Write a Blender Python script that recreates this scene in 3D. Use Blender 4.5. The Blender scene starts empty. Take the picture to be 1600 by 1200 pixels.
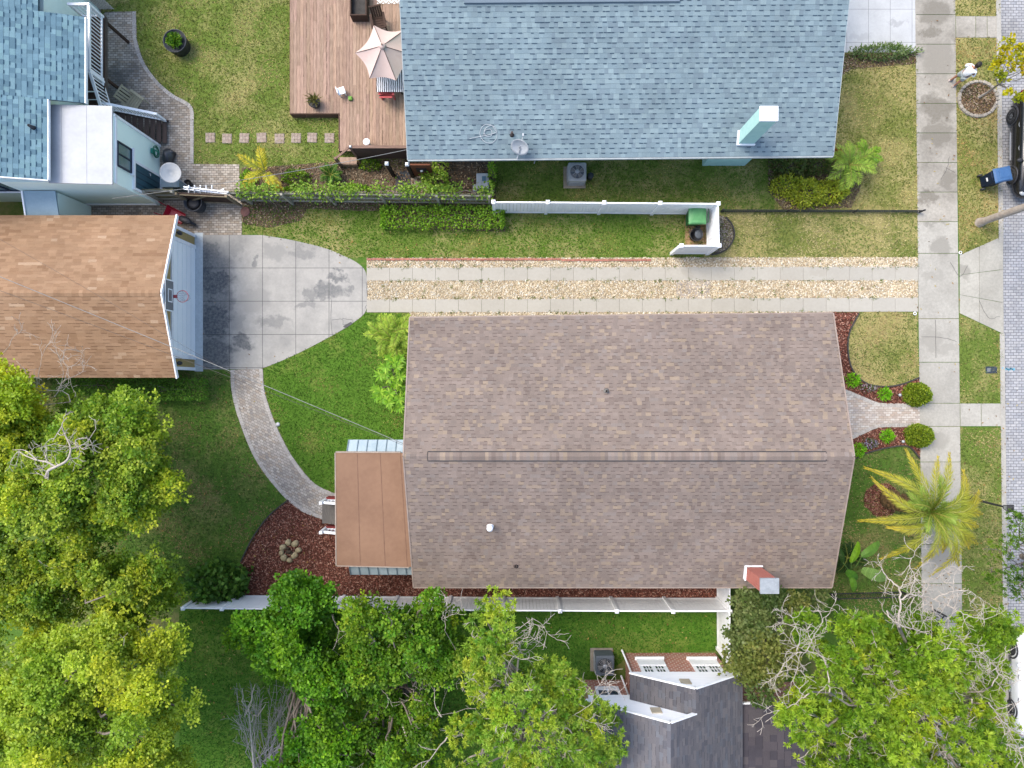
import bpy, bmesh, math, random
import numpy as np
from mathutils import Vector, Matrix
R = math.radians
rng = np.random.default_rng(7)
random.seed(7)
scene = bpy.context.scene
COL = scene.collection

# ---------------------------------------------------------------- camera, sky, sun, exposure
H = 31.0                       # drone height above the ground (m)
F = 1110.0                     # focal length in pixels of the 1600 px wide photograph
cam_d = bpy.data.cameras.new('camera'); cam = bpy.data.objects.new('camera', cam_d); COL.objects.link(cam)
cam.location = (0, 0, H); cam.rotation_euler = (0, 0, 0)
cam_d.sensor_width = 36.0; cam_d.lens = 36.0*F/1600.0; cam_d.clip_end = 2000; cam_d.clip_start = .1
scene.camera = cam
SUN_EL, SUN_DIR = R(56), Vector((-.84, .54))       # towards the sun, on the ground
world = bpy.data.worlds.new('World'); scene.world = world; world.use_nodes = True
wn = world.node_tree
sky = wn.nodes.new('ShaderNodeTexSky'); sky.sky_type = 'NISHITA'; sky.sun_disc = False
sky.sun_elevation = SUN_EL; sky.sun_rotation = math.atan2(SUN_DIR.x, SUN_DIR.y)
sky.air_density = 1.0; sky.dust_density = 3.0; sky.ozone_density = 1.0
wn.links.new(sky.outputs[0], wn.nodes['Background'].inputs[0])
wn.nodes['Background'].inputs[1].default_value = .15
sd = bpy.data.lights.new('sun', 'SUN'); sun = bpy.data.objects.new('sun', sd); COL.objects.link(sun)
sd.energy = 1.1; sd.angle = R(28); sd.color = (1, .95, .86)
_s = Vector((SUN_DIR.x, SUN_DIR.y, math.tan(SUN_EL)*SUN_DIR.length))
sun.rotation_euler = _s.to_track_quat('Z', 'Y').to_euler(); sun.location = (-30, 40, 60)
scene.view_settings.view_transform = 'Standard'; scene.view_settings.look = 'None'
scene.view_settings.gamma = 1; scene.view_settings.use_curve_mapping = False
scene.view_settings.exposure = 1.45
scene.render.engine = 'CYCLES'
scene.cycles.max_bounces = 6; scene.cycles.transparent_max_bounces = 8
try: scene.cycles.use_denoising = True
except Exception: pass

# ---------------------------------------------------------------- helpers
def P(px, py, z=0.0):
    k = (H - z)/F
    return ((px-800)*k, (600-py)*k, z)
def P2(px, py, z=0.0): return P(px, py, z)[:2]
def lin(c): return tuple((v/255/12.92 if v/255 <= .04045 else ((v/255+.055)/1.055)**2.4) for v in c)
K = 1.9
def D(r, g, b): return tuple(min(.85, v/K) for v in lin((r, g, b)))
def DL(r, g, b): return tuple(min(.7, v*1.55) for v in D(r, g, b))
def GR(r, g, b):
    c = DL(r, g, b); l = .3*c[0]+.6*c[1]+.1*c[2]; return tuple(x*.8+l*k_*.2 for x, k_ in zip(c, (1.02, .98, .62)))
ORI = {}
def origin(o): return ORI.get(o.name, (0, 0, 0))
def tag(o, label=None, cat=None, group=None, kind=None):
    if label: o['label'] = label
    if cat: o['category'] = cat
    if group: o['group'] = group
    if kind: o['kind'] = kind
    return o
def thing(name, label, cat, loc=(0, 0, 0), rotz=0, group=None):
    o = bpy.data.objects.new(name, None); COL.objects.link(o)
    o.empty_display_size = .3
    o.location = loc; o.rotation_euler = (0, 0, rotz); ORI[o.name] = tuple(loc)
    return tag(o, label, cat, group)
def _link(name, me, mat, parent):
    o = bpy.data.objects.new(name, me); COL.objects.link(o)
    if mat: me.materials.append(mat)
    if parent: o.parent = parent
    return o
class MB:
    """collects faces, then links them as one mesh object"""
    def __init__(s): s.v = []; s.f = []; s.c = []; s.smooth = []
    def add(s, vs, fs, col=None, smooth=False):
        b = len(s.v); s.v += [tuple(v) for v in vs]
        for f in fs: s.f.append([i+b for i in f]); s.c.append(col or (1, 1, 1)); s.smooth.append(smooth)
        return s
    def quad(s, a, b, c, d, col=None): return s.add([a, b, c, d], [(0, 1, 2, 3)], col)
    def poly(s, pts, col=None): return s.add(pts, [tuple(range(len(pts)))], col)
    def box(s, c, d, rz=0, col=None, taper=1.0, M=None):
        x, y, z = [q/2 for q in d]
        vs = [(-x, -y, -z), (x, -y, -z), (x, y, -z), (-x, y, -z), (-x*taper, -y*taper, z), (x*taper, -y*taper, z), (x*taper, y*taper, z), (-x*taper, y*taper, z)]
        m = (M if M else Matrix.Rotation(rz, 3, 'Z'))
        vs = [m @ Vector(v)+Vector(c) for v in vs]
        return s.add(vs, [(3, 2, 1, 0), (4, 5, 6, 7), (0, 1, 5, 4), (1, 2, 6, 5), (2, 3, 7, 6), (3, 0, 4, 7)], col)
    def bb(s, x0, x1, y0, y1, z0, z1, col=None):
        return s.box(((x0+x1)/2, (y0+y1)/2, (z0+z1)/2), (abs(x1-x0), abs(y1-y0), abs(z1-z0)), 0, col)
    def beam(s, a, b, w, h, col=None, up=(0, 0, 1)):
        a, b = Vector(a), Vector(b); d = (b-a); L = d.length; d.normalize()
        u = Vector(up)
        if abs(d.dot(u)) > .98: u = Vector((0, 1, 0))
        sx = d.cross(u).normalized(); uz = sx.cross(d).normalized()
        m = Matrix((d, sx, uz)).transposed()
        return s.box((a+b)/2, (L, w, h), 0, col, 1, m)
    def prism(s, pts, z0, z1, col=None):
        n = len(pts)
        if sum(pts[i][0]*pts[(i+1) % n][1]-pts[(i+1) % n][0]*pts[i][1] for i in range(n)) < 0: pts = pts[::-1]
        vs = [(p[0], p[1], z0) for p in pts]+[(p[0], p[1], z1) for p in pts]
        fs = [tuple(range(n))[::-1], tuple(range(n, 2*n))]+[(i, (i+1) % n, n+(i+1) % n, n+i) for i in range(n)]
        return s.add(vs, fs, col)
    def slab(s, pts, t, col=None):
        """solid under a planar 3-D polygon (counter-clockwise seen from above)"""
        n = len(pts); vs = [tuple(p) for p in pts]+[(p[0], p[1], p[2]-t) for p in pts]
        fs = [tuple(range(n)), tuple(range(n, 2*n))[::-1]]+[(i, n+i, n+(i+1) % n, (i+1) % n) for i in range(n)]
        return s.add(vs, fs, col)
    def tube(s, pts, r, n=6, col=None, closed=False, cap=True):
        pts = [Vector(p) for p in pts]; m = len(pts)
        rs = r if isinstance(r, (list, tuple)) else [r]*m
        vs = []; last = None
        for i, p in enumerate(pts):
            if closed: d = pts[(i+1) % m]-pts[i-1]
            else: d = pts[min(i+1, m-1)]-pts[max(i-1, 0)]
            if d.length < 1e-9: d = Vector((0, 0, 1))
            d.normalize()
            a = last if last is not None else (Vector((0, 0, 1)) if abs(d.z) < .9 else Vector((1, 0, 0)))
            u = d.cross(a)
            if u.length < 1e-6: u = d.cross(Vector((0, 1, 0)))
            u.normalize(); w = d.cross(u).normalized(); last = -w
            last = u.cross(d).normalized()
            for k in range(n):
                t = 2*math.pi*k/n
                vs.append(p+(u*math.cos(t)+w*math.sin(t))*rs[i])
        fs = []
        for i in range(m if closed else m-1):
            for k in range(n):
                a, b = i*n+k, i*n+(k+1) % n; j = (i+1) % m
                fs.append((a, b, j*n+(k+1) % n, j*n+k))
        if cap and not closed:
            fs.append(tuple(range(n))); fs.append(tuple(range((m-1)*n, m*n))[::-1])
        return s.add(vs, fs, col, n > 5)
    def lathe(s, prof, c=(0, 0, 0), n=20, col=None, M=None, smooth=True):
        """prof: list of (radius, z)"""
        vs = []
        for (r, z) in prof:
            for k in range(n):
                t = 2*math.pi*k/n; v = Vector((r*math.cos(t), r*math.sin(t), z))
                if M: v = M @ v
                vs.append(v+Vector(c))
        fs = [(i*n+k, i*n+(k+1) % n, (i+1)*n+(k+1) % n, (i+1)*n+k) for i in range(len(prof)-1) for k in range(n)]
        if prof[0][0] > 1e-4: fs.append(tuple(range(n))[::-1])
        if prof[-1][0] > 1e-4: fs.append(tuple(range((len(prof)-1)*n, len(prof)*n)))
        return s.add(vs, fs, col, smooth)
    def blob(s, c, d, col=None, jit=.12, sub=2, seed=0, rz=0):
        bm = bmesh.new(); bmesh.ops.create_icosphere(bm, subdivisions=sub, radius=1)
        rr = random.Random(seed); ph = [rr.uniform(0, 6) for _ in range(6)]
        m = Matrix.Rotation(rz, 3, 'Z'); vs = []
        for v in bm.verts:
            q = v.co; k = 1+jit*(math.sin(q.x*2.3+ph[0])+math.sin(q.y*2.7+ph[1])+math.sin(q.z*3+ph[2])+.5*math.sin(q.x*5+q.y*4+ph[3]))
            vs.append(m @ Vector((q.x*d[0]*k, q.y*d[1]*k, q.z*d[2]*k))+Vector(c))
        fs = [tuple(v.index for v in f.verts) for f in bm.faces]
        bm.free(); return s.add(vs, fs, col, True)
    def build(s, name, mat, parent=None, local=False, label=None, cat=None, group=None, kind=None, bevel=0):
        me = bpy.data.meshes.new(name)
        if parent is not None: o3 = (0, 0, 0) if local else origin(parent)
        elif local or not s.v: o3 = (0, 0, 0)
        else:
            a = np.array(s.v); o3 = (float(a[:, 0].mean()), float(a[:, 1].mean()), float(a[:, 2].min()))
        vs = [(v[0]-o3[0], v[1]-o3[1], v[2]-o3[2]) for v in s.v]
        me.from_pydata(vs, [], s.f)
        at = me.attributes.new('col', 'FLOAT_COLOR', 'FACE')
        at.data.foreach_set('color', np.array([c+(1,) for c in s.c], dtype=np.float32).ravel())
        me.polygons.foreach_set('use_smooth', s.smooth)
        me.update()
        o = _link(name, me, mat, parent)
        if parent is None: o.location = o3; ORI[o.name] = o3
        else: ORI[o.name] = origin(parent) if not local else (0, 0, 0)
        if bevel:
            b = o.modifiers.new('bevel', 'BEVEL'); b.width = bevel; b.segments = 2; b.limit_method = 'ANGLE'
        return tag(o, label, cat, group, kind)
class Q:
    """many small faces of equal size (leaves, chips, stones, blades)"""
    def __init__(s): s.v = []; s.c = []
    def add(s, V, C): s.v.append(np.asarray(V, dtype=np.float32)); s.c.append(np.asarray(C, dtype=np.float32))
    def build(s, name, mat, parent=None, label=None, cat=None, group=None, kind=None):
        V = np.concatenate(s.v); C = np.concatenate(s.c); n, k, _ = V.shape
        if parent is not None: o3 = np.array(origin(parent))
        else: o3 = np.array([V[..., 0].mean(), V[..., 1].mean(), V[..., 2].min()])
        V = (V-o3).reshape(-1, 3).astype(np.float32)
        me = bpy.data.meshes.new(name)
        me.vertices.add(n*k); me.vertices.foreach_set('co', V.ravel())
        me.loops.add(n*k); me.loops.foreach_set('vertex_index', np.arange(n*k, dtype=np.int32))
        me.polygons.add(n); me.polygons.foreach_set('loop_start', np.arange(0, n*k, k, dtype=np.int32))
        me.polygons.foreach_set('loop_total', np.full(n, k, dtype=np.int32))
        at = me.attributes.new('col', 'FLOAT_COLOR', 'FACE')
        at.data.foreach_set('color', np.concatenate([C, np.ones((n, 1), np.float32)], 1).astype(np.float32).ravel())
        me.update(calc_edges=True); me.validate()
        o = _link(name, me, mat, parent)
        if parent is None: o.location = o3.tolist(); ORI[o.name] = tuple(o3.tolist())
        else: ORI[o.name] = origin(parent)
        return tag(o, label, cat, group, kind)
def copy_tree(o, parent=None):
    c = o.copy(); COL.objects.link(c)
    if parent: c.parent = parent
    for ch in list(o.children): copy_tree(ch, c)
    return c
def unit(a): return a/np.maximum(np.linalg.norm(a, axis=-1, keepdims=True), 1e-9)
def spline(pts, n=8, closed=False):
    """Catmull-Rom through the given points"""
    out = []; m = len(pts); A = [np.array(p, float) for p in pts]
    for i in range(m if closed else m-1):
        p1, p2 = A[i], A[(i+1) % m]
        p0 = A[i-1] if (closed or i > 0) else 2*p1-p2
        p3 = A[(i+2) % m] if (closed or i+2 < m) else 2*p2-p1
        for t in np.linspace(0, 1, n, endpoint=False):
            out.append(tuple(.5*((2*p1)+(-p0+p2)*t+(2*p0-5*p1+4*p2-p3)*t*t+(-p0+3*p1-3*p2+p3)*t**3)))
    if not closed: out.append(tuple(A[-1]))
    return out
def W(pts, z=0): return [P2(x, y, z) for x, y in pts]
def inside(pts, poly):
    x, y = pts[:, 0], pts[:, 1]; r = np.zeros(len(pts), bool); n = len(poly)
    for i in range(n):
        x1, y1 = poly[i][:2]; x2, y2 = poly[i-1][:2]
        if y1 == y2: continue
        c = ((y1 > y) != (y2 > y)) & (x < (x2-x1)*(y-y1)/(y2-y1)+x1)
        r ^= c
    return r
def scatter(poly, dens, g=None):
    g = g or rng
    a = np.array([p[:2] for p in poly]); lo, hi = a.min(0), a.max(0)
    n = int((hi-lo).prod()*dens); q = lo+g.random((n, 2))*(hi-lo)
    return q[inside(q, poly)]

# ---------------------------------------------------------------- materials
def nt(name, rough=.8, spec=.3, metal=0):
    m = bpy.data.materials.new(name); m.use_nodes = True; t = m.node_tree
    b = t.nodes['Principled BSDF']; b.inputs['Roughness'].default_value = rough
    b.inputs['Specular IOR Level'].default_value = spec; b.inputs['Metallic'].default_value = metal
    return m, t, b
def N(t, typ, **kw):
    n = t.nodes.new(typ)
    for k, v in kw.items():
        if k in n.inputs: n.inputs[k].default_value = v
        else: setattr(n, k, v)
    return n
def L(t, a, b): t.links.new(a, b)
def math_(t, op, a, b=None, clamp=False):
    n = t.nodes.new('ShaderNodeMath'); n.operation = op; n.use_clamp = clamp
    for i, x in enumerate((a, b)):
        if x is None: continue
        if isinstance(x, (int, float)): n.inputs[i].default_value = x
        else: L(t, x, n.inputs[i])
    return n.outputs[0]
def mixc(t, f, a, b, op='MIX'):
    n = t.nodes.new('ShaderNodeMix'); n.data_type = 'RGBA'; n.blend_type = op
    for i, x in ((0, f), (6, a), (7, b)):
        if isinstance(x, (int, float)): n.inputs[i].default_value = x
        elif isinstance(x, tuple): n.inputs[i].default_value = x+(1,) if len(x) == 3 else x
        else: L(t, x, n.inputs[i])
    return n.outputs[2]
def noise(t, vec, scale, detail=4, rough=.55):
    n = N(t, 'ShaderNodeTexNoise'); n.inputs['Scale'].default_value = scale; n.inputs['Detail'].default_value = detail
    n.inputs['Roughness'].default_value = rough; L(t, vec, n.inputs['Vector']); return n.outputs['Fac']
def remap(t, x, a, b, c=0, d=1):
    n = t.nodes.new('ShaderNodeMapRange'); L(t, x, n.inputs[0])
    for i, v in enumerate((a, b, c, d)): n.inputs[i+1].default_value = v
    return n.outputs[0]
def pos(t): return t.nodes.new('ShaderNodeNewGeometry').outputs['Position']
def objc(t): return t.nodes.new('ShaderNodeTexCoord').outputs['Object']
def attr(t):
    n = t.nodes.new('ShaderNodeAttribute'); n.attribute_name = 'col'; return n.outputs['Color']
def bump(t, b, h, s, d=.01):
    n = t.nodes.new('ShaderNodeBump'); n.inputs['Strength'].default_value = s; n.inputs['Distance'].default_value = d
    L(t, h, n.inputs['Height']); L(t, n.outputs[0], b.inputs['Normal'])
_mc = {}
def mat(name, c1, c2=None, scale=4, rough=.7, spec=.3, metal=0, bmp=.15, usecol=False, wood=None):
    """plain painted / plastic / wooden surface with slight wear"""
    if name in _mc: return _mc[name]
    m, t, b = nt(name, rough, spec, metal); v = objc(t)
    c2 = c2 or tuple(x*.8 for x in c1)
    if wood is not None:
        mp = N(t, 'ShaderNodeMapping'); mp.inputs['Scale'].default_value = wood; L(t, v, mp.inputs[0]); v = mp.outputs[0]
    n1 = noise(t, v, scale, 6, .65); n2 = noise(t, v, scale*9, 3)
    f = remap(t, math_(t, 'ADD', math_(t, 'MULTIPLY', n1, .75), math_(t, 'MULTIPLY', n2, .25)), .36, .66)
    c = mixc(t, f, c1, c2)
    if usecol: c = mixc(t, 1.0, c, attr(t), 'MULTIPLY')
    L(t, c, b.inputs['Base Color'])
    if bmp: bump(t, b, n2, bmp, .01)
    _mc[name] = m; return m
def colmat(name, rough=.85, spec=.2, scale=25, amt=.3, bmp=.3):
    """colour comes from the face attribute, with a little grain"""
    if name in _mc: return _mc[name]
    m, t, b = nt(name, rough, spec); v = objc(t)
    n1 = noise(t, v, scale, 5, .7); n2 = noise(t, v, .5, 4)
    f = math_(t, 'ADD', remap(t, n1, .3, .7, 1-amt, 1+amt), remap(t, n2, .3, .7, -.13, .11))
    cb = t.nodes.new('ShaderNodeCombineColor')
    for i in range(3): L(t, f, cb.inputs[i])
    L(t, mixc(t, 1.0, attr(t), cb.outputs[0], 'MULTIPLY'), b.inputs['Base Color'])
    if bmp: bump(t, b, n1, bmp, .01)
    _mc[name] = m; return m
def leafmat(name, trans=.4, rough=.5, spec=.25):
    if name in _mc: return _mc[name]
    m, t, b = nt(name, rough, spec); a = attr(t)
    L(t, a, b.inputs['Base Color'])
    tr = N(t, 'ShaderNodeBsdfTranslucent'); L(t, mixc(t, 1.0, a, (1.25, 1.2, .5), 'MULTIPLY'), tr.inputs[0])
    mx = N(t, 'ShaderNodeMixShader'); mx.inputs[0].default_value = trans
    L(t, b.outputs[0], mx.inputs[1]); L(t, tr.outputs[0], mx.inputs[2])
    L(t, mx.outputs[0], t.nodes['Material Output'].inputs[0])
    _mc[name] = m; return m
def spots(t, v, lst):
    """irregular stains: (px, py, radius px x, radius px y, strength)"""
    tot = None; nz = N(t, 'ShaderNodeTexNoise'); nz.inputs['Scale'].default_value = 1.8; nz.inputs['Detail'].default_value = 8; nz.inputs['Roughness'].default_value = .65
    L(t, v, nz.inputs['Vector'])
    w = N(t, 'ShaderNodeVectorMath'); w.operation = 'SUBTRACT'; L(t, nz.outputs['Color'], w.inputs[0]); w.inputs[1].default_value = (.5, .5, .5)
    w2 = N(t, 'ShaderNodeVectorMath'); w2.operation = 'MULTIPLY'; L(t, w.outputs[0], w2.inputs[0]); w2.inputs[1].default_value = (1.5, 1.5, 0)
    w3 = N(t, 'ShaderNodeVectorMath'); w3.operation = 'ADD'; L(t, v, w3.inputs[0]); L(t, w2.outputs[0], w3.inputs[1])
    for (px, py, rx, ry, s) in lst:
        x, y, _ = P(px, py); k = H/F
        a = N(t, 'ShaderNodeVectorMath'); a.operation = 'SUBTRACT'; L(t, w3.outputs[0], a.inputs[0]); a.inputs[1].default_value = (x, y, 0)
        c = N(t, 'ShaderNodeVectorMath'); c.operation = 'MULTIPLY'; L(t, a.outputs[0], c.inputs[0]); c.inputs[1].default_value = (1/(rx*k), 1/(ry*k), 0)
        l = N(t, 'ShaderNodeVectorMath'); l.operation = 'LENGTH'; L(t, c.outputs[0], l.inputs[0])
        q = remap(t, l.outputs['Value'], .66, 1.1, s, 0)
        tot = q if tot is None else math_(t, 'MAXIMUM', tot, q)
    return tot
def concrete(name, light, dark, st=(), amount=.5, grain=.12, joints=None, big=.7):
    m, t, b = nt(name, .9, .2); v = pos(t)
    n1 = noise(t, v, big, 8, .62); n2 = noise(t, v, 9, 5, .7); n3 = noise(t, v, 60, 3)
    f = math_(t, 'MULTIPLY', remap(t, n1, .42, .72), amount)
    if st:
        f = math_(t, 'MAXIMUM', f, math_(t, 'MULTIPLY', spots(t, v, st), remap(t, n2, .25, .6, .45, 1)))
    c = mixc(t, math_(t, 'MINIMUM', f, 1.0), light, dark)
    g = math_(t, 'ADD', remap(t, n2, .3, .7, 1-grain, 1+grain), remap(t, n3, .3, .7, -grain*.7, grain*.7))
    cb = t.nodes.new('ShaderNodeCombineColor')
    for i in range(3): L(t, g, cb.inputs[i])
    c = mixc(t, 1.0, mixc(t, 1.0, c, cb.outputs[0], 'MULTIPLY'), attr(t), 'MULTIPLY')
    if joints:
        (x0, dx, y0, dy, w) = joints; sp = N(t, 'ShaderNodeSeparateXYZ'); L(t, v, sp.inputs[0]); jm = None
        for i, (o, d) in enumerate(((x0, dx), (y0, dy))):
            a = math_(t, 'DIVIDE', math_(t, 'SUBTRACT', sp.outputs[i], o), d)
            fr = math_(t, 'ABSOLUTE', math_(t, 'SUBTRACT', math_(t, 'FRACT', math_(t, 'ADD', a, .5)), .5))
            q = math_(t, 'LESS_THAN', math_(t, 'MULTIPLY', fr, d), w)
            jm = q if jm is None else math_(t, 'MAXIMUM', jm, q)
        c = mixc(t, math_(t, 'MULTIPLY', jm, .75), c, tuple(x*.35 for x in dark))
    L(t, c, b.inputs['Base Color']); bump(t, b, n3, .3, .005); return m
def pavers(name, cols, mortar, bw, bh, st=(), dark=(.1, .1, .1), rot=0, mort=.008, offs=.5):
    m, t, b = nt(name, .9, .2); v = pos(t)
    mp = N(t, 'ShaderNodeMapping'); mp.inputs['Rotation'].default_value = (0, 0, rot); L(t, v, mp.inputs[0])
    br = N(t, 'ShaderNodeTexBrick'); br.offset = offs; L(t, mp.outputs[0], br.inputs['Vector'])
    for k, x in (('Scale', 1), ('Mortar Size', mort), ('Mortar Smooth', .3), ('Brick Width', bw), ('Row Height', bh)): br.inputs[k].default_value = x
    br.inputs['Color1'].default_value = (0, 0, 0, 1); br.inputs['Color2'].default_value = (1, 1, 1, 1); br.inputs['Mortar'].default_value = (.5, .5, .5, 1)
    rp = N(t, 'ShaderNodeValToRGB'); L(t, br.outputs['Color'], rp.inputs[0])
    e = rp.color_ramp.elements
    while len(e) < len(cols): e.new(.5)
    for i, c in enumerate(cols): e[i].position = i/(len(cols)-1); e[i].color = c+(1,)
    n1 = noise(t, v, .8, 6, .6); n2 = noise(t, v, 14, 4, .7)
    c = rp.outputs[0]
    f = math_(t, 'MULTIPLY', remap(t, n1, .45, .75), .35)
    if st: f = math_(t, 'MAXIMUM', f, math_(t, 'MULTIPLY', spots(t, v, st), remap(t, n2, .3, .6, .5, 1)))
    c = mixc(t, f, c, dark)
    c = mixc(t, br.outputs['Fac'], c, mortar)
    cb = t.nodes.new('ShaderNodeCombineColor'); g = remap(t, n2, .3, .7, .85, 1.15)
    for i in range(3): L(t, g, cb.inputs[i])
    L(t, mixc(t, 1.0, c, cb.outputs[0], 'MULTIPLY'), b.inputs['Base Color'])
    bump(t, b, math_(t, 'SUBTRACT', 1.0, br.outputs['Fac']), .4, .01); return m
def grassmat(name, a, b_, dry, dryness=.5, st=()):
    m, t, b = nt(name, .95, .1); v = pos(t)
    n1 = noise(t, v, .55, 6, .6); n2 = noise(t, v, 2.6, 6, .7); n3 = noise(t, v, 28, 4, .8)
    c = mixc(t, remap(t, n3, .3, .7), a, b_)
    f = math_(t, 'ADD', math_(t, 'MULTIPLY', n1, .55), math_(t, 'MULTIPLY', n2, .45))
    n4 = noise(t, v, .23, 4, .6); f = math_(t, 'ADD', f, remap(t, n4, .35, .65, -.07, .07))
    f = remap(t, f, .56-.2*dryness, .72-.2*dryness, 0, .9)
    if st: f = math_(t, 'MAXIMUM', f, math_(t, 'MULTIPLY', spots(t, v, st), remap(t, n2, .3, .6, .3, 1)))
    f = math_(t, 'MULTIPLY', f, remap(t, n3, .3, .65, .55, 1))
    L(t, mixc(t, f, c, dry), b.inputs['Base Color']); bump(t, b, n3, .8, .03); return m
def soilmat(name, cols, scale=20):
    m, t, b = nt(name, .95, .1); v = pos(t)
    vo = N(t, 'ShaderNodeTexVoronoi'); vo.inputs['Scale'].default_value = scale; L(t, v, vo.inputs['Vector'])
    rp = N(t, 'ShaderNodeValToRGB'); sc = N(t, 'ShaderNodeSeparateColor'); L(t, vo.outputs['Color'], sc.inputs[0]); L(t, sc.outputs[0], rp.inputs[0])
    e = rp.color_ramp.elements
    while len(e) < len(cols): e.new(.5)
    for i, c in enumerate(cols): e[i].position = i/(len(cols)-1); e[i].color = c+(1,)
    n1 = noise(t, v, 1.2, 5)
    L(t, mixc(t, remap(t, n1, .4, .7, 0, .5), rp.outputs[0], cols[0]), b.inputs['Base Color'])
    bump(t, b, vo.outputs['Distance'], .8, .03); return m
LEAF = leafmat('leaf'); LEAFG = leafmat('glossy_leaf', .35, .5, .2)
WHITE = mat('white_vinyl', (.82, .83, .84), (.74, .75, .77), 2, .45, .4, bmp=.02)
WHITEP = mat('white_paint', (.8, .81, .82), (.66, .68, .7), 3, .55)
BLACKP = mat('black_plastic', (.02, .02, .022), (.045, .045, .05), 3, .5)
BARKW = mat('pale_bark', DL(190, 181, 170), DL(150, 140, 128), 6, .9)
BARK = mat('grey_bark', (.2, .17, .14), (.1, .085, .07), 6, .9, bmp=.5)
BROWNW = mat('brown_wood', D(96, 72, 58), D(70, 50, 42), 5, .8, wood=(1, 8, 8))
GREYW = mat('weathered_wood', D(150, 140, 125), D(95, 88, 74), 5, .9, wood=(6, 1, 1))
METAL = mat('grey_metal', (.4, .42, .44), (.3, .31, .33), 4, .45, .5, .3)
# ---------------------------------------------------------------- the ground
def kx(y, x0): return x0-.0112*y                    # the street runs a little off the picture's vertical
def sheet(name, pts, z, m, kind='structure', world=False, thick=0, cols=None):
    w = pts if world else W(pts)
    mb = MB()
    if thick: mb.prism(w, z-thick, z)
    else:
        if sum(w[i][0]*w[(i+1) % len(w)][1]-w[(i+1) % len(w)][0]*w[i][1] for i in range(len(w))) < 0: w = w[::-1]
        mb.poly([(p[0], p[1], z) for p in w])
    return mb.build(name, m, kind=kind)
G1, G2, GD = GR(104, 124, 46), GR(74, 98, 30), GR(158, 146, 92)
GRASS_DRY = grassmat('dry_lawn', GR(128, 134, 56), GR(92, 106, 38), GR(172, 156, 100), .75,
    [(1385, 110, 60, 14, .7), (1325, 190, 16, 60, .8), (1380, 175, 20, 20, .5), (1400, 240, 20, 40, .5), (1330, 345, 30, 12, .8), (1385, 375, 25, 8, .7), (1400, 530, 25, 20, .7), (1380, 500, 20, 8, .6), (1525, 330, 25, 40, .8), (1530, 240, 15, 50, .4), (1520, 720, 12, 60, .5)])
GRASS_MID = grassmat('mid_lawn', GR(112, 134, 44), GR(76, 104, 28), GR(164, 150, 96), .5,
    [(700, 345, 18, 14, .7), (870, 360, 30, 15, .5), (1060, 352, 14, 10, .9), (930, 380, 15, 8, .4), (560, 400, 14, 14, .5), (1050, 268, 40, 8, .6), (1130, 285, 30, 8, .5), (385, 30, 20, 20, .5), (330, 90, 15, 12, .5), (300, 200, 30, 10, .4), (430, 60, 15, 30, .5)])
GRASS_LUSH = grassmat('lush_lawn', GR(88, 128, 34), GR(56, 98, 20), GR(140, 128, 80), .42, [(330, 800, 40, 22, .8), (385, 760, 20, 20, .5), (300, 830, 20, 18, .5), (470, 635, 25, 10, .3)])
GRASS_FRESH = grassmat('fresh_lawn', DL(92, 126, 44), DL(68, 104, 32), DL(128, 136, 68), .2)
# ground sheet: west of the kerb, then the land beyond the far kerb
x_k = 21.36
sheet('ground', [(-400, -400), (kx(-400, x_k), -400), (kx(400, x_k), 400), (-400, 400)], 0, GRASS_LUSH, world=True)
sheet('ground', [(kx(-400, x_k)+7.2, -400), (400, -400), (400, 400), (kx(400, x_k)+7.2, 400)], 0, GRASS_DRY, world=True)
ROAD = pavers('road_brick', [D(180, 182, 186), D(198, 199, 202), D(208, 208, 208), D(188, 189, 192)], D(112, 113, 118), .235, .125, [(1590, 330, 12, 60, .4), (1580, 60, 30, 40, .5)], D(150, 146, 138), mort=.011)
sheet('road', [(kx(-400, x_k)-.02, -400), (kx(-400, x_k)+7.25, -400), (kx(400, x_k)+7.25, 400), (kx(400, x_k)-.02, 400)], -.12, ROAD, world=True)
CONC = concrete('old_concrete', D(206, 202, 191), D(150, 146, 136), [(1465, 345, 28, 12, .75), (1470, 385, 18, 22, .7), (1455, 530, 22, 22, .5), (1480, 545, 18, 10, .4), (1462, 430, 20, 12, .35), (1504, 425, 14, 10, .6), (1462, 690, 20, 12, .5), (1470, 850, 26, 60, .55)], .45)
CONCD = concrete('mossy_concrete', D(200, 194, 182), D(138, 132, 120), [(1462, 20, 28, 24, .8), (1450, 48, 22, 10, .9), (1465, 90, 30, 40, .55), (1465, 170, 30, 22, .9), (1465, 210, 30, 25, .8), (1480, 280, 14, 20, .7), (1450, 310, 20, 14, .9)], .7, .16)
mb = MB(); mb2 = MB(); ys = [17.4]
while ys[-1] > 7.6: ys.append(ys[-1]-1.29)
rr = random.Random(3)
def slabq(mb, xa, xb, ya, yb, z=.02, g=.012):
    c = rr.uniform(.9, 1.06)
    mb.prism([(kx(ya, xa)+g, ya-g), (kx(ya, xb)-g, ya-g), (kx(yb, xb)-g, yb+g), (kx(yb, xa)+g, yb+g)], -.05, z, (c, c, c*.99))
SW0, SW1 = 17.76, 19.53
for a, b in zip(ys, ys[1:]): slabq(mb2, SW0, SW1, a, b)
for a, b in zip([27, 24, 21, 19, 17.4], [24, 21, 19, 17.4]): slabq(mb2, SW0, SW1, a, b)
yy = ys[-1]; cuts = [yy, 5.7, 2.85, .95, -.84, -1.85, -3.4, -5.2, -7, -8.7, -10.4, -12.1, -13.8, -15.5, -17.2, -19, -21, -24]
for a, b in zip(cuts, cuts[1:]): slabq(mb, SW0, SW1, a, b)
for xa, xb, ya, yb in ((SW1, 20.45, -.84, -1.85), (20.45, x_k, -.84, -1.85)): slabq(mb, xa, xb, ya, yb)
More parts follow.
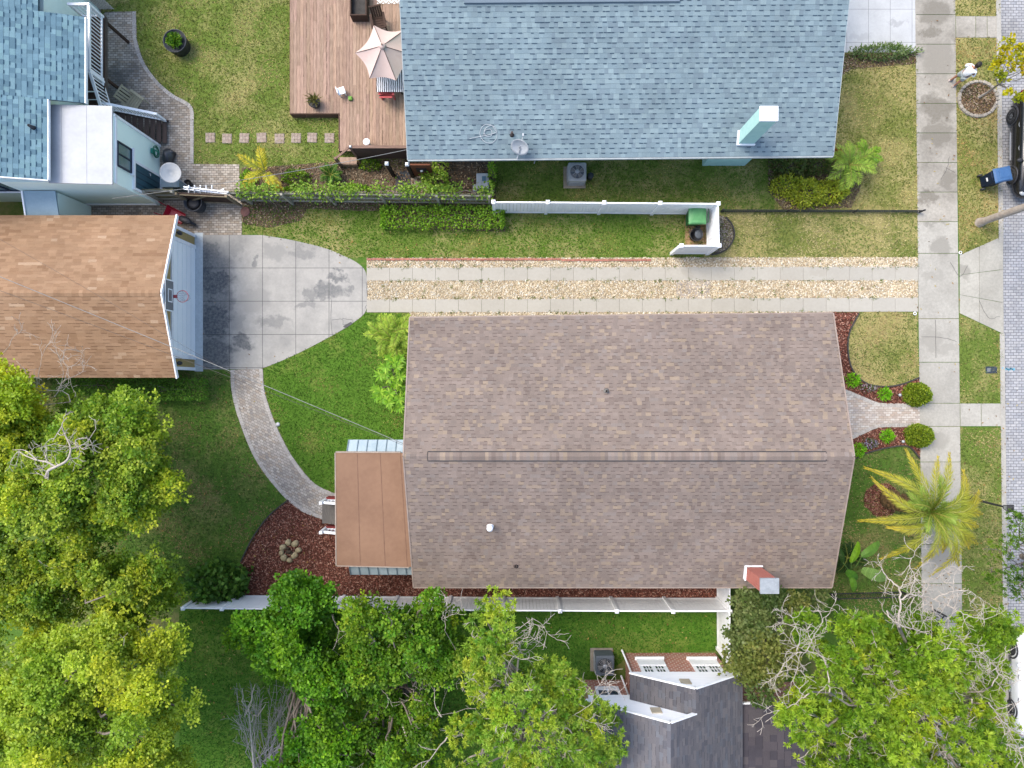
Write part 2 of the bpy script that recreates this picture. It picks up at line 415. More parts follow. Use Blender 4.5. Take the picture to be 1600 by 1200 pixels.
# driveway apron, flared towards the road
ap = [(1498, 399), (1562, 371), (1568, 377), (1568, 516), (1562, 519), (1499, 489)]
mb.build('sidewalk', CONC, kind='structure')
for a, b in ((SW1, 20.4), (20.4, 20.9), (20.9, x_k)): slabq(mb2, a, b, 16.05, 15.1)
mb2.build('sidewalk', CONCD, kind='structure')
mb = MB(); xs = [1500, 1530, 1568]
def apy(x): return (399+(371-399)*(x-1499)/63, 489+(519-489)*(x-1499)/63)
for (xa, xb) in ((1499.3, 1529.5), (1530, 1567)):
    for (fa, fb) in ((0, .34), (.345, .68), (.685, 1)):
        q = []
        for x, f in ((xa, fa), (xb, fa), (xb, fb), (xa, fb)):
            a, b = apy(x); q.append(P2(x, a+(b-a)*f))
        c = rr.uniform(.95, 1.08); mb.prism(q, -.05, .018, (c, c, c*.97))
mb.build('driveway_apron', CONC, kind='structure')
mb = MB(); mb.prism([(kx(60, x_k)-.06, 60), (kx(6.2, x_k)-.06, 6.2), (kx(6.2, x_k)+.14, 6.2), (kx(60, x_k)+.14, 60)], -.15, .03)
mb.prism([(kx(2.2, x_k)-.06, 2.2), (kx(-60, x_k)-.06, -60), (kx(-60, x_k)+.14, -60), (kx(2.2, x_k)+.14, 2.2)], -.15, .03)
mb.prism([(kx(6.2, x_k)-.0, 6.2), (kx(2.2, x_k)-.0, 2.2), (kx(2.2, x_k)+.14, 2.2), (kx(6.2, x_k)+.14, 6.2)], -.15, -.02)
mb.build('kerb', CONC, kind='structure')
sheet('driveway', [(1325, -150), (1428, -150), (1432, 82), (1312, 82)], .012, concrete('pale_concrete', D(226, 228, 228), D(188, 190, 190), [(1400, 35, 15, 5, .8), (1340, 60, 18, 8, .5)], .5, .05, joints=(14.6, .95, 14.9, 1.45, .008)), thick=.06)
# parking pad by the garage
pad = spline([(410, 367.5), (455, 375), (505, 387), (540, 401), (560, 412), (571, 424), (574, 445), (574, 468), (570, 489), (548, 507), (518, 525), (468, 551), (430, 568), (405, 577)], 6)
padw = [(300, 367)]+pad+[(300, 577)]
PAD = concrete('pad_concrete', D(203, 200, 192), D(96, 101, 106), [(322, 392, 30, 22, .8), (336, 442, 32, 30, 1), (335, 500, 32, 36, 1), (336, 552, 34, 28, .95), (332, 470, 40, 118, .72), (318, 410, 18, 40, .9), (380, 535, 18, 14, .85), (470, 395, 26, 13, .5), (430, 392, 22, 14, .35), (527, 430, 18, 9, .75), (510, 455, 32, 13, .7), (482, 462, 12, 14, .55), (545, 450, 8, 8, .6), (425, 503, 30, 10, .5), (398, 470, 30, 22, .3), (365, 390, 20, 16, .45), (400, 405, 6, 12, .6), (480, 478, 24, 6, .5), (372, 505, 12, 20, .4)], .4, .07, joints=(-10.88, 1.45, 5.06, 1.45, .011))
sheet('driveway_pad', padw, .02, PAD, thick=.08)
# crack in the pad
CRK = mat('crack', (.05, .05, .05), (.08, .08, .08))
mb = MB()
for cr in ([(518, 468), (517, 500), (519, 524)], [(518, 500), (535, 499), (537, 508), (552, 502)], [(535, 498), (552, 500)], [(572, 440), (574, 470), (570, 482)], [(1530, 470), (1545, 497), (1562, 494)], [(1485, 410), (1500, 432), (1512, 415)], [(1462, 500), (1462, 560)], [(1440, 526), (1475, 528), (1495, 534)], [(1483, 245), (1480, 262), (1470, 280)], [(1478, 262), (1492, 270)]):
    pts = [P(x+rr.uniform(-.5, .5), y+rr.uniform(-.5, .5), .025) for x, y in spline(cr, 4)]
    for a, b in zip(pts, pts[1:]): mb.beam(a, b, .013, .004)
mb.prism(W([(536, 510), (548, 503), (551, 506), (540, 513)]), .018, .026)
mb.build('crack', CRK, kind='structure')
# two concrete wheel strips
STRIP = concrete('strip_concrete', D(208, 203, 191), D(188, 181, 167), [(1075, 425, 12, 10, .5), (1280, 430, 15, 7, .5)], .4, .05)
for n, (ya, yb, yc, yd) in enumerate(((418.5, 438.5, 416.5, 438), (468, 488, 465, 487))):
    mb = MB(); x0, x1 = 573, 1434; k = 24
    for i in range(k):
        a = x0+(x1-x0)*i/k+.18; b = x0+(x1-x0)*(i+1)/k-.18
        f = lambda x, u, w: u+(w-u)*(x-x0)/(x1-x0)
        c = rr.uniform(.97, 1.03)
        mb.prism(W([(a, f(a, ya, yc)), (b, f(b, ya, yc)), (b, f(b, yb, yd)), (a, f(a, yb, yd))]), -.03, .03, (c, c, c*.985))
    mb.build('driveway_strip', STRIP, kind='structure')
GRAVB = soilmat('gravel_base', [D(206, 188, 152), D(232, 216, 184), D(160, 138, 104), D(240, 228, 204)], 24)
grav = [[(573, 403), (1434, 402), (1434, 418), (573, 419)], [(574, 438), (1434, 437), (1434, 466), (574, 469)], [(640, 487), (1300, 486), (1300, 510), (640, 510)]]
g = Q()
for gp in grav:
    sheet('gravel_bed', gp, .008, GRAVB)
    pts = scatter(W(gp), 420); n = len(pts)
    r = rng.uniform(.018, .04, n); a = rng.uniform(0, 6.28, n); pal = 1.25*np.array([D(236, 222, 196), D(226, 208, 176), D(242, 236, 220), D(206, 186, 152), D(190, 170, 140), D(232, 218, 188)])
    c = pal[rng.integers(0, 6, n)]*rng.uniform(.85, 1.1, (n, 1))
    ring = np.stack([np.stack([pts[:, 0]+np.cos(a+k*1.5708)*r*(1 if k % 2 else 1.5), pts[:, 1]+np.sin(a+k*1.5708)*r*(1 if k % 2 else 1.5), np.full(n, .012)], 1) for k in range(4)], 1)
    top = np.stack([pts[:, 0]+rng.normal(0, .006, n), pts[:, 1]+rng.normal(0, .006, n), .015+r*rng.uniform(.7, 1.2, n)], 1)
    for k in range(4): g.add(np.stack([ring[:, k], ring[:, (k+1) % 4], top], 1), c)
g.build('gravel', colmat('pebble', .8, .3), kind='stuff')
sheet('stepping_pad', [(1056, 439), (1110, 438.5), (1110, 465.5), (1056, 466)], .02, concrete('square_pavers', D(204, 192, 178), D(150, 142, 132), [(1068, 446, 8, 6, .8), (1105, 445, 6, 5, .8), (1075, 457, 10, 5, .6), (1100, 458, 8, 5, .6)], .5, .08, joints=(P(1056, 0)[0], .377, P(0, 439)[1], .377, .01)), thick=.05)
# pink brick edging along the gravel
mb = MB()
for i in range(60):
    x = 577+i*7.4; y = 405.5-.25*math.sin(i)+(1.2 if i > 40 else 0)
    x0, y0 = P2(x, y); c = rr.uniform(.8, 1.1)
    mb.box((x0, y0, .03), (.19, .085, .07), rr.uniform(-.06, .06), (D(206, 142, 122)[0]*c, D(206, 142, 122)[1]*c, D(206, 142, 122)[2]*c))
mb.build('brick_edging', colmat('edging_brick', .9), label='thin row of pink bricks edging the gravel beside the lawn', cat='edging')
# paver patio, path and front walk
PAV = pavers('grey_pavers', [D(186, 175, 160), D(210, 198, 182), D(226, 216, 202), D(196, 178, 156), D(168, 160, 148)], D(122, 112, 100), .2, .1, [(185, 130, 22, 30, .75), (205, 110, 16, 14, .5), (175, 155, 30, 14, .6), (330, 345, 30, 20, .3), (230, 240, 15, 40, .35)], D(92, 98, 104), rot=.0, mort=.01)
patio = [(130, -40), (158, -40), (158, 26), (165, 19), (213, 18)]+spline([(214, 62), (225, 96), (246, 126), (270, 147), (300, 166)], 6)+[(303, 200), (303, 256), (374, 257), (375, 300), (378, 320), (378, 368), (250, 368), (60, 335), (60, 320), (130, 200)]
sheet('patio', patio, .012, PAV)
PATHM = pavers('path_pavers', [D(190, 182, 172), D(212, 204, 194), D(226, 218, 206), D(202, 186, 168), D(176, 170, 164)], D(150, 142, 132), .16, .105, [(405, 640, 20, 30, .35), (455, 740, 20, 30, .35)], D(140, 138, 136), rot=.5, mort=.009)
path_l = spline([(360, 578), (362, 612), (373, 655), (398, 716), (436, 768), (470, 798), (507, 813)], 7)
path_r = spline([(411, 576), (414, 612), (430, 660), (455, 710), (488, 752), (516, 768), (530, 772)], 7)
sheet('path', path_l+[(530, 815)]+path_r[::-1], .016, PATHM)
FW = pavers('walk_pavers', [D(216, 204, 190), D(232, 220, 208), D(240, 232, 222), D(212, 192, 174), D(200, 192, 186)], D(176, 162, 148), .2, .1, (), (.3, .3, .3), mort=.009)
walk_n = spline([(1300, 598), (1322, 608), (1350, 620), (1378, 629.5), (1437, 630)], 6); walk_s = spline([(1300, 700), (1333, 686), (1356, 675), (1378, 668), (1437, 667.5)], 6)
sheet('front_walk', walk_n+walk_s[::-1], .014, FW)
def edge_band(pts, off, name, m, wid=.15, ln=.1):
    """soldier course of separate paver bricks along a curve"""
    mb = MB(); w = [Vector(P(x, y, 0)) for x, y in pts]; acc = 0
    for a, b in zip(w, w[1:]):
        d = (b-a); n = max(1, round(d.length/ln)); u = d.normalized(); s = Vector((-u.y, u.x, 0))
        for i in range(n):
            c = a+d*((i+.5)/n)+s*off; k = rr.uniform(.85, 1.1)
            mb.box((c.x, c.y, .015), (d.length/n*.92, wid, .03), math.atan2(u.y, u.x), tuple(q*k for q in D(214, 208, 200)))
    return mb.build(name, m, kind='structure')
edge_band(path_l, .09, 'path_border', colmat('border_paver', .9)); edge_band(path_r, -.09, 'path_border', colmat('border_paver', .9))
edge_band(walk_n, -.09, 'walk_border', colmat('border_paver', .9)); edge_band(walk_s, .09, 'walk_border', colmat('border_paver', .9))
edge_band(spline([(213, 18), (214, 62), (225, 96), (246, 126), (270, 147), (300, 166), (303, 200), (303, 256)], 6), -.08, 'patio_border', colmat('border_paver', .9))
# lawns (sheets a few mm apart) and their blades
lawns = [
 ('dry', [(213, 18), (214, 62), (225, 96), (246, 126), (270, 147), (300, 166), (303, 200), (303, 256), (380, 258), (400, 262), (640, 262), (640, -40), (158, -40), (158, 18)], GRASS_MID, .006, (GR(128, 142, 46), GR(96, 118, 34), GR(176, 164, 98)), .3),
 ('b', [(380, 320), (770, 318), (1100, 330), (1100, 402), (573, 402), (545, 403), (505, 387), (450, 373), (410, 366), (380, 366)], GRASS_MID, .004, (DL(100, 138, 40), DL(76, 116, 30), DL(150, 148, 80)), .16),
 ('c', [(1100, 330), (1434, 331), (1434, 402), (1100, 402)], GRASS_DRY, .004, (GR(124, 142, 64), GR(100, 126, 44), GR(188, 174, 124)), .4),
 ('d', [(775, 240), (1210, 240), (1210, 328), (775, 325)], GRASS_MID, .0042, (GR(106, 142, 32), GR(76, 118, 24), GR(166, 156, 84)), .16),
 ('e', [(1300, 82), (1432, 84), (1434, 328), (1210, 328), (1210, 240), (1300, 240)], GRASS_DRY, .0044, (GR(128, 140, 52), GR(104, 120, 44), GR(184, 168, 106)), .45),
 ('f', spline([(1432, 489), (1342, 489), (1327, 520), (1325, 550), (1332, 578), (1352, 598), (1382, 604), (1410, 600), (1436, 590)], 4), GRASS_DRY, .0046, (GR(122, 138, 60), GR(96, 118, 46), GR(180, 160, 108)), .4),
 ('g', [(1322, 720), (1360, 706), (1395, 698), (1420, 698), (1437, 716), (1440, 990), (1290, 990), (1300, 900)], GRASS_LUSH, .0048, (GR(98, 126, 44), GR(76, 104, 34), GR(156, 140, 92)), .34),
 ('v1', [(1490, -60), (1561, -60), (1561, 25), (1490, 25)], GRASS_DRY, .005, (GR(120, 134, 52), GR(92, 112, 36), GR(170, 156, 100)), .3),
 ('v2', [(1491, 58), (1561, 60), (1566, 370), (1499, 398)], GRASS_DRY, .005, (GR(120, 134, 48), GR(92, 112, 36), GR(178, 150, 92)), .4),
 ('v3', [(1499, 491), (1566, 522), (1566, 630), (1500, 630)], GRASS_MID, .005, (GR(116, 140, 46), GR(88, 116, 36), GR(170, 156, 96)), .25),
 ('v4', [(1500, 668), (1566, 668), (1570, 1250), (1503, 1250)], GRASS_MID, .005, (GR(112, 134, 46), GR(88, 116, 36), GR(172, 156, 104)), .3),
 ('h', [(411, 577), (414, 612), (430, 660), (455, 710), (488, 752), (516, 768), (640, 770), (640, 489), (573, 489), (548, 507), (518, 525), (468, 551), (430, 568)], GRASS_FRESH, .004, (DL(94, 132, 44), DL(72, 110, 32), DL(140, 144, 76)), .14),
 ('i', [(200, 590), (361, 580), (362, 612), (373, 655), (398, 716), (436, 768), (450, 782), (410, 820), (375, 880), (300, 940), (60, 940), (60, 590)], GRASS_LUSH, .0044, (GR(92, 130, 40), GR(66, 104, 30), GR(150, 134, 86)), .26),
 ('j', [(280, 952), (1124, 954), (1126, 1016), (985, 1022), (930, 1070), (930, 1220), (280, 1220)], GRASS_FRESH, .0044, (DL(76, 126, 36), DL(56, 104, 26), DL(118, 130, 60)), .06),
]
gr = Q(); bare = np.array([P2(420, 338)])
for i, (nm, pl, m, z, pal, dry) in enumerate(lawns):
    o = sheet('lawn', pl, z, m)
    w = W(pl); p = scatter(w, 330); n = len(p)
    a = rng.uniform(0, 6.28, n); ln = rng.uniform(.05, .11, n); wd = rng.uniform(.012, .026, n)
    d = np.stack([np.cos(a), np.sin(a)], 1); s = np.stack([-d[:, 1], d[:, 0]], 1)
    z0 = np.full((n, 1), z); zt = z+ln[:, None]*rng.uniform(.2, .9, (n, 1))
    # clumpy dryness
    cl = np.sin(p[:, 0]*2.1+np.sin(p[:, 1]*1.7)*1.5)+np.sin(p[:, 1]*2.6+np.sin(p[:, 0]*1.3)*2)+rng.normal(0, .9, n)
    isd = cl > np.quantile(cl, 1-dry)
    t = rng.random((n, 1)); c = np.array(pal[0])*t+np.array(pal[1])*(1-t); c[isd] = np.array(pal[2])
    c = c*rng.uniform(.5, 1.35, (n, 1))
    gr.add(np.stack([np.concatenate([p-s*wd[:, None], z0], 1), np.concatenate([p+s*wd[:, None], z0], 1), np.concatenate([p+d*ln[:, None]*.8, zt], 1)], 1), c)
# weeds in the gravel and along the slab edges
wp = []
for (xa, xb, yy_) in ((573, 1434, 438), (573, 1434, 418.5), (640, 1434, 466.5), (640, 1300, 488), (573, 1000, 403), (574, 640, 468)):
    for _ in range(int((xb-xa)/16)): wp.append(P2(rng.uniform(xa, xb), yy_+rng.normal(0, 1.2)))
for _ in range(60): wp.append(P2(rng.uniform(573, 1434), rng.choice([rng.uniform(439, 466), rng.uniform(404, 418)])))
wp = np.repeat(np.array(wp), 9, 0); n = len(wp); wp = wp+rng.normal(0, .035, (n, 2)); a = rng.uniform(0, 6.28, n); ln = rng.uniform(.03, .09, n)[:, None]; d = np.stack([np.cos(a), np.sin(a)], 1); s_ = np.stack([-d[:, 1], d[:, 0]], 1)*.012
gr.add(np.stack([np.concatenate([wp-s_, np.full((n, 1), .02)], 1), np.concatenate([wp+s_, np.full((n, 1), .02)], 1), np.concatenate([wp+d*ln, .03+ln*.6], 1)], 1), np.array(DL(110, 128, 52))*rng.uniform(.5, 1.2, (n, 1)))
gr.build('grass', leafmat('grass_blade', .3, .7, .15), kind='stuff')
# fallen leaves under and beside the trees
fl = Q()
for (px, py, sx, sy, m) in ((330, 760, 60, 110, 160), (340, 1020, 50, 70, 90), (1470, 920, 60, 60, 150), (1540, 760, 25, 120, 90), (1000, 990, 90, 20, 60), (430, 860, 40, 40, 60), (1590, 900, 14, 120, 70), (1530, 180, 25, 60, 60), (700, 380, 160, 15, 50), (1460, 300, 20, 200, 40)):
    p = np.array([P2(x_, y_) for x_, y_ in np.stack([rng.normal(px, sx, m), rng.normal(py, sy, m)], 1)]); a = rng.uniform(0, 6.28, m); l = rng.uniform(.03, .065, m)[:, None]; d = np.stack([np.cos(a), np.sin(a), rng.uniform(-.1, .3, m)], 1)*l; s_ = np.stack([-np.sin(a), np.cos(a), rng.uniform(-.3, .3, m)], 1)*l*.4; c0 = np.concatenate([p, np.full((m, 1), .05)], 1)
    c0[p[:, 0] > 21.6, 2] = -.1
    fl.add(np.stack([c0-d, c0+s_, c0+d, c0-s_], 1), np.array([D(190, 150, 84), D(150, 112, 72), D(206, 186, 110), D(120, 96, 66)])[rng.integers(0, 4, m)])
fl.build('fallen_leaves', colmat('dry_leaf', .9, .15), kind='stuff')
# mulch and soil beds
MULR = soilmat('red_mulch', [D(92, 56, 46), D(132, 84, 70), D(70, 46, 40), D(152, 104, 86)], 22)
SOIL = soilmat('garden_soil', [D(110, 96, 78), D(138, 122, 100), D(84, 74, 60), D(160, 146, 122)], 18)
bed_n = [(1296, 488), (1342, 488)]+spline([(1342, 489), (1327, 520), (1325, 550), (1332, 578), (1352, 598), (1382, 604), (1410, 600), (1436, 590)], 6)+[(1437, 630)]+walk_n[::-1]+[(1296, 560)]
bed_s = [(1437, 668)]+walk_s[::-1]+[(1310, 725)]+spline([(1336, 716), (1360, 706), (1395, 698), (1420, 698), (1437, 716)], 5)
bed_b = [(640, 770), (530, 770), (530, 815), (507, 813), (470, 798), (450, 781)]+spline([(448, 783), (420, 806), (395, 840), (376, 878)], 6)+[(372, 935), (1125, 935), (1125, 905), (640, 890)]
bed_p = [(1350+rr.uniform(-2, 2)+(27+27*math.cos(a)), 781+27*math.sin(a)+rr.uniform(-2, 2)) for a in np.linspace(0, 6.28, 22, endpoint=False)]
bed_e = [(1200, 244), (1345, 240), (1345, 290), (1330, 325), (1225, 328), (1200, 300)]
bed_t = [(1527+30*math.cos(a), 155+27*math.sin(a)) for a in np.linspace(0, 6.28, 28, endpoint=False)]
bed_w = [(374, 300), (378, 262), (400, 262), (530, 252), (640, 248), (775, 250), (775, 322), (660, 328), (575, 330), (480, 326), (470, 345), (420, 356), (380, 350)]
bed_x = [(1311, 84), (1432, 82), (1432, 100), (1380, 104), (1330, 108), (1313, 120), (1300, 240), (1290, 240)]
bed_h = [(590, 322), (786, 322), (790, 362), (600, 356)]
chips = Q()
def bed(nm, pl, m, z, pal, dens, ln=(.04, .09)):
    sheet(nm, pl, z, m); p = scatter(W(pl), dens); n = len(p)
    a = rng.uniform(0, 6.28, n); l = rng.uniform(*ln, n)[:, None]; w = l*rng.uniform(.25, .5, (n, 1))
    d = np.stack([np.cos(a), np.sin(a), rng.uniform(-.25, .25, n)], 1); s = np.stack([-np.sin(a), np.cos(a), rng.uniform(-.6, .6, n)], 1)
    c0 = np.concatenate([p, rng.uniform(z+.02, z+.05, (n, 1))], 1)
    pal = np.array(pal); c = pal[rng.integers(0, len(pal), n)]*rng.uniform(.75, 1.2, (n, 1))
    chips.add(np.stack([c0-d*l/2-s*w/2, c0+d*l/2-s*w/2, c0+d*l/2+s*w/2, c0-d*l/2+s*w/2], 1), c)
RM = [D(150, 92, 76), D(190, 134, 114), D(110, 68, 58), D(208, 164, 144), D(130, 80, 68), D(166, 108, 92)]
BM = [D(150, 120, 92), D(176, 146, 116), D(110, 84, 64), D(128, 104, 84), D(200, 178, 150)]
bed('mulch_bed', bed_n, MULR, .009, RM, 420); bed('mulch_bed', bed_s, MULR, .009, RM, 420); bed('mulch_bed', bed_b, MULR, .009, RM, 380)
bed('mulch_bed', bed_p, MULR, .010, RM, 420); bed('mulch_bed', bed_e, SOIL, .009, BM, 180); bed('mulch_bed', bed_t, SOIL, .010, BM, 420)
bed('soil_bed', bed_w, SOIL, .009, BM, 160); bed('soil_bed', bed_x, SOIL, .0095, BM, 200); bed('soil_bed', bed_h, SOIL, .0092, BM, 120)
bed('stone_bed', [(1124, 335), (1128, 338)]+spline([(1134, 339), (1144, 352), (1147, 368), (1140, 384), (1128, 394), (1114, 398)], 5)+[(1104, 396), (1104, 385), (1120, 384)], SOIL, .011, [D(190, 180, 166), D(160, 150, 138), D(210, 200, 188)], 500, (.03, .06))
chips.build('mulch_chips', colmat('chip', .9, .15), kind='stuff')
# dark plastic edging along the beds
EDG = mat('edging_plastic', (.03, .028, .026), (.06, .055, .05), 5, .8)
def edging(pts, label, h=.09):
    mb = MB(); w = [P(x, y, .05) for x, y in spline(pts, 6)]
    for a, b in zip(w, w[1:]): mb.beam(a, b, .05, h)
    return mb.build('garden_edging', EDG, label=label, cat='edging')
edging([(1342, 489), (1327, 520), (1325, 550), (1332, 578), (1352, 598), (1382, 604), (1410, 600), (1436, 590)], 'dark curved edging strip round the dry lawn circle north of the front walk')
edging([(1336, 716), (1360, 706), (1395, 698), (1420, 698), (1437, 716)], 'dark curved edging strip below the mulch bed south of the front walk')
edging([(450, 781), (420, 806), (395, 840), (376, 878)], 'dark edging strip between the shady lawn and the red mulch corner')
edging([(1134, 339), (1144, 352), (1147, 368), (1140, 384), (1128, 394), (1112, 398)], 'black curved edging round the small stone bed outside the white fence corner', .12)
# concrete pad and stone floor near the wooden gate; tan pavers in the bin enclosure
sheet('pavement', [(620, 268), (642, 266), (642, 300), (616, 300)], .014, concrete('dark_gravel', D(96, 100, 104), D(60, 64, 68), (), .6, .3))
sheet('pavement', [(642, 276), (668, 276), (668, 300), (642, 300)], .0135, concrete('tan_slab', D(190, 176, 158), D(160, 146, 130)))
sheet('pavement', [(668, 245), (772, 245), (772, 305), (668, 305)], .013, pavers('old_brick', [D(120, 104, 88), D(96, 84, 72), D(146, 128, 108)], D(70, 62, 54), .2, .1))
sheet('pavement', [(1070, 330), (1105, 330), (1105, 386), (1070, 386)], .013, pavers('tan_pavers', [D(190, 156, 116), D(176, 142, 104), D(206, 172, 132)], D(140, 112, 84), .3, .3, offs=0))
# ---------------------------------------------------------------- roofs of real shingle courses
def shingles(mb, a, b, c, d, course, tab, pal, wts, dash=None, dashp=.5, thick=.012, seed=1, drift=.0):
    """a,b = eave corners; d,c = matching upper corners. Each tab is a face of its own, each course laps the one below."""
    g = np.random.default_rng(seed); a, b, c, d = [np.array(q, float) for q in (a, b, c, d)]
    up = ((d-a)+(c-b))/2; Lv = np.linalg.norm(up); n = np.cross(b-a, up); n /= np.linalg.norm(n)
    if n[2] < 0: n = -n
    rows = max(1, int(round(Lv/course))); pal = np.array(pal); wts = np.array(wts)/np.sum(wts)
    wob = g.normal(0, .0, rows+1)
    for k in range(rows):
        v0, v1 = k/rows, min(1, (k+1.15)/rows)
        l0, r0 = a+(d-a)*v0, b+(c-b)*v0; l1, r1 = a+(d-a)*v1, b+(c-b)*v1
        L0 = np.linalg.norm(r0-l0); u = 0; off = g.uniform(0, tab[0])
        x = -off
        lastc = None; tog = g.random() < .5
        while x < L0:
            w = g.uniform(*tab); x2 = x+w; ua, ub = max(0, x)/L0, min(L0, x2)/L0
            if ub > ua+1e-4:
                ci = g.choice(len(pal), p=wts); cc = pal[ci]*g.uniform(.94, 1.06)
                if g.random() < .12 and lastc is not None: cc = lastc
                lastc = cc
                p0, p1 = l0+(r0-l0)*ua+n*thick, l0+(r0-l0)*ub+n*thick; q1, q0 = l1+(r1-l1)*ub+n*.002, l1+(r1-l1)*ua+n*.002
                mb.quad(p0, p1, q1, q0, tuple(cc))
                mb.quad(p0-n*thick*.9, p1-n*thick*.9, p1, p0, tuple(cc*.5))
                tog = (not tog) if g.random() < .85 else tog
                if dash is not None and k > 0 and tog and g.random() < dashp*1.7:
                    # shadow under the raised tabs painted as a dark strip, like their printed band
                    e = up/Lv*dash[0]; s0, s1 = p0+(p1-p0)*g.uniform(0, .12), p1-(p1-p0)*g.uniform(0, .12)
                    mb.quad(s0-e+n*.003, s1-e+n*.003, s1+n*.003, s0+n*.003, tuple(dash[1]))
            x = x2
SHING = colmat('shingle', .95, .12, 40, .16, .35)
def V3(*a): return np.array(a, float)

# ================================================================ the brown-roofed house in the middle
house = thing('house', 'large house with a mauve brown shingle roof in the middle of the lots', 'house', (4.3, -2.6, 0))
NW, NE = P(640, 497, 3.2), P(1302, 490, 3.2); SW, SE = P(646, 917, 3.2), P(1300, 917, 3.2)
RW, RE = P(630, 713, 5.0), P(1335, 714, 5.0)
BROWN = [D(155, 140, 130), D(150, 136, 127), D(159, 144, 134), D(145, 130, 121), D(167, 150, 134), D(156, 144, 136), D(173, 155, 136)]
BW = [.28, .26, .17, .08, .1, .08, .04]
mb = MB(); c0 = D(120, 96, 86)
_lo = lambda q: (q[0], q[1], q[2]-.05)
mb.slab([_lo(q) for q in (NE, NW, RW, RE)], .08, c0); mb.slab([_lo(q) for q in (SW, SE, RE, RW)], .08, c0)
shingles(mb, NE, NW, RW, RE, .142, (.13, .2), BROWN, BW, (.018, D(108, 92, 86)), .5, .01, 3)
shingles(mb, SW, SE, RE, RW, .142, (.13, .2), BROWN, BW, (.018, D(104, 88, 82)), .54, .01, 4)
roof = mb.build('roof', SHING, house)
mb = MB(); tr = (1, 1, 1)
for a, b in ((NW, RW), (RW, SW), (NE, RE), (RE, SE)):
    mb.beam((a[0], a[1], a[2]-.06), (b[0], b[1], b[2]-.06), .05, .16, tr)
for a, b in ((NW, NE), (SW, SE)):
    s = .03 if a is NW else -.03
    mb.beam((a[0], a[1]+s, a[2]-.07), (b[0], b[1]+s, b[2]-.07), .06, .12, tr)
mb.build('fascia', mat('beige_trim', D(190, 172, 158), D(160, 142, 130), 3, .6), roof)
# ridge vent with shingle caps between two dark slots
mb = MB(); g = np.random.default_rng(8); xa, xb = P(668, 0, 5)[0], P(1291, 0, 5)[0]; yr = RW[1]; x = RW[0]
while x < RE[0]-.05:
    x2 = min(RE[0], x+g.uniform(.08, .16)); cc = np.array(BROWN[g.choice(7, p=[.2, .2, .15, .1, .1, .2, .05])])*g.uniform(.85, 1.1)
    inb = xa < x < xb; h = 5.045 if inb else 5.008; w = .15; dz = w*.34
    yl = yr+.0; z = h
    for s in (1, -1):
        q = [(x, yl, z), (x2, yl, z), (x2, yl+s*w, z-dz), (x, yl+s*w, z-dz)]
        mb.poly(q if s < 0 else q[::-1], tuple(cc))
    x = x2
mb.build('ridge_cap', SHING, roof)
mb = MB()
for s in (1, -1):
    y = yr+s*.165; z = 5-.165*.34+.012
    mb.beam((xa, y, z+.0), (xb, y, z), .045, .07)
mb.beam((xb, yr-.16, 4.97), (xb, yr+.16, 4.97), .02, .08); mb.beam((xa, yr-.16, 4.97), (xa, yr+.16, 4.97), .02, .08)
mb.build('ridge_vent', mat('vent_dark', (.03, .028, .027), (.05, .045, .045)), roof)
def slope(x, y): return 5.0-abs(y-yr)*(1.8/((NW[1]-SW[1])/2))
def vent(px, py, r, h, m, capr=0, name='vent_pipe', label=None):
    x, y = P2(px, py, 4.2)
    for _ in range(4): x, y = P2(px, py, slope(x, y))
    z = slope(x, y); mb = MB()
    mb.lathe([(r*1.9, z-.03), (r*1.9, z+.03), (r, z+.05), (r, z+h), (r*.72, z+h), (r*.72, z+h-.1)], (x, y, 0), 16)
    if capr: mb.lathe([(capr, z+h), (capr, z+h+.05), (capr*.5, z+h+.1), (.001, z+h+.11)], (x, y, 0), 16)
    o = mb.build(name, m, house, label=label)
    if not capr: MB().lathe([(r*.7, z+h-.09), (.001, z+h-.09)], (x, y, 0), 12).build('opening', BLACKP, o)
    return o
vent(947, 611, .055, .22, mat('galvanised', D(150, 146, 140), D(110, 106, 102), 6, .6))
vent(766, 822, .07, .42, WHITEP, .12, label='white round roof vent with a cap')
vent(806, 884, .05, .1, mat('lead_boot', D(100, 88, 84), D(70, 60, 58), 6, .7))
# brick chimney with a pale cap
mb = MB(); cx, cy = 9.35, -7.33
mb.bb(cx-.3, cx+.3, cy-.24, cy+.24, 2.9, 5.15)
brk = pavers('red_brick', [D(206, 112, 96), D(188, 96, 82), D(220, 130, 112)], D(220, 170, 156), .2, .07, mort=.008)
_m, _t, _b = nt('chimney_brick', .9, .2); _v = objc(_t)
def brickwall(name, cols, mortar, bw=.22, bh=.075, mort=.01, axis='x'):
    """running-bond brick on an upright wall"""
    m, t, b = nt(name, .9, .2); v = pos(t); sp = N(t, 'ShaderNodeSeparateXYZ'); L(t, v, sp.inputs[0])
    cb = N(t, 'ShaderNodeCombineXYZ'); L(t, math_(t, 'ADD', sp.outputs[0], sp.outputs[1]), cb.inputs[0]); L(t, sp.outputs[2], cb.inputs[1])
    br = N(t, 'ShaderNodeTexBrick'); L(t, cb.outputs[0], br.inputs['Vector'])
    for k, x in (('Scale', 1), ('Mortar Size', mort), ('Mortar Smooth', .2), ('Brick Width', bw), ('Row Height', bh)): br.inputs[k].default_value = x
    br.inputs['Color1'].default_value = cols[0]+(1,); br.inputs['Color2'].default_value = cols[1]+(1,); br.inputs['Mortar'].default_value = mortar+(1,)
    n2 = noise(t, v, 7, 5, .7)
    L(t, mixc(t, remap(t, n2, .4, .7, 0, .4), br.outputs['Color'], cols[2]), b.inputs['Base Color'])
    bump(t, b, math_(t, 'SUBTRACT', 1.0, br.outputs['Fac']), .5, .01); return m
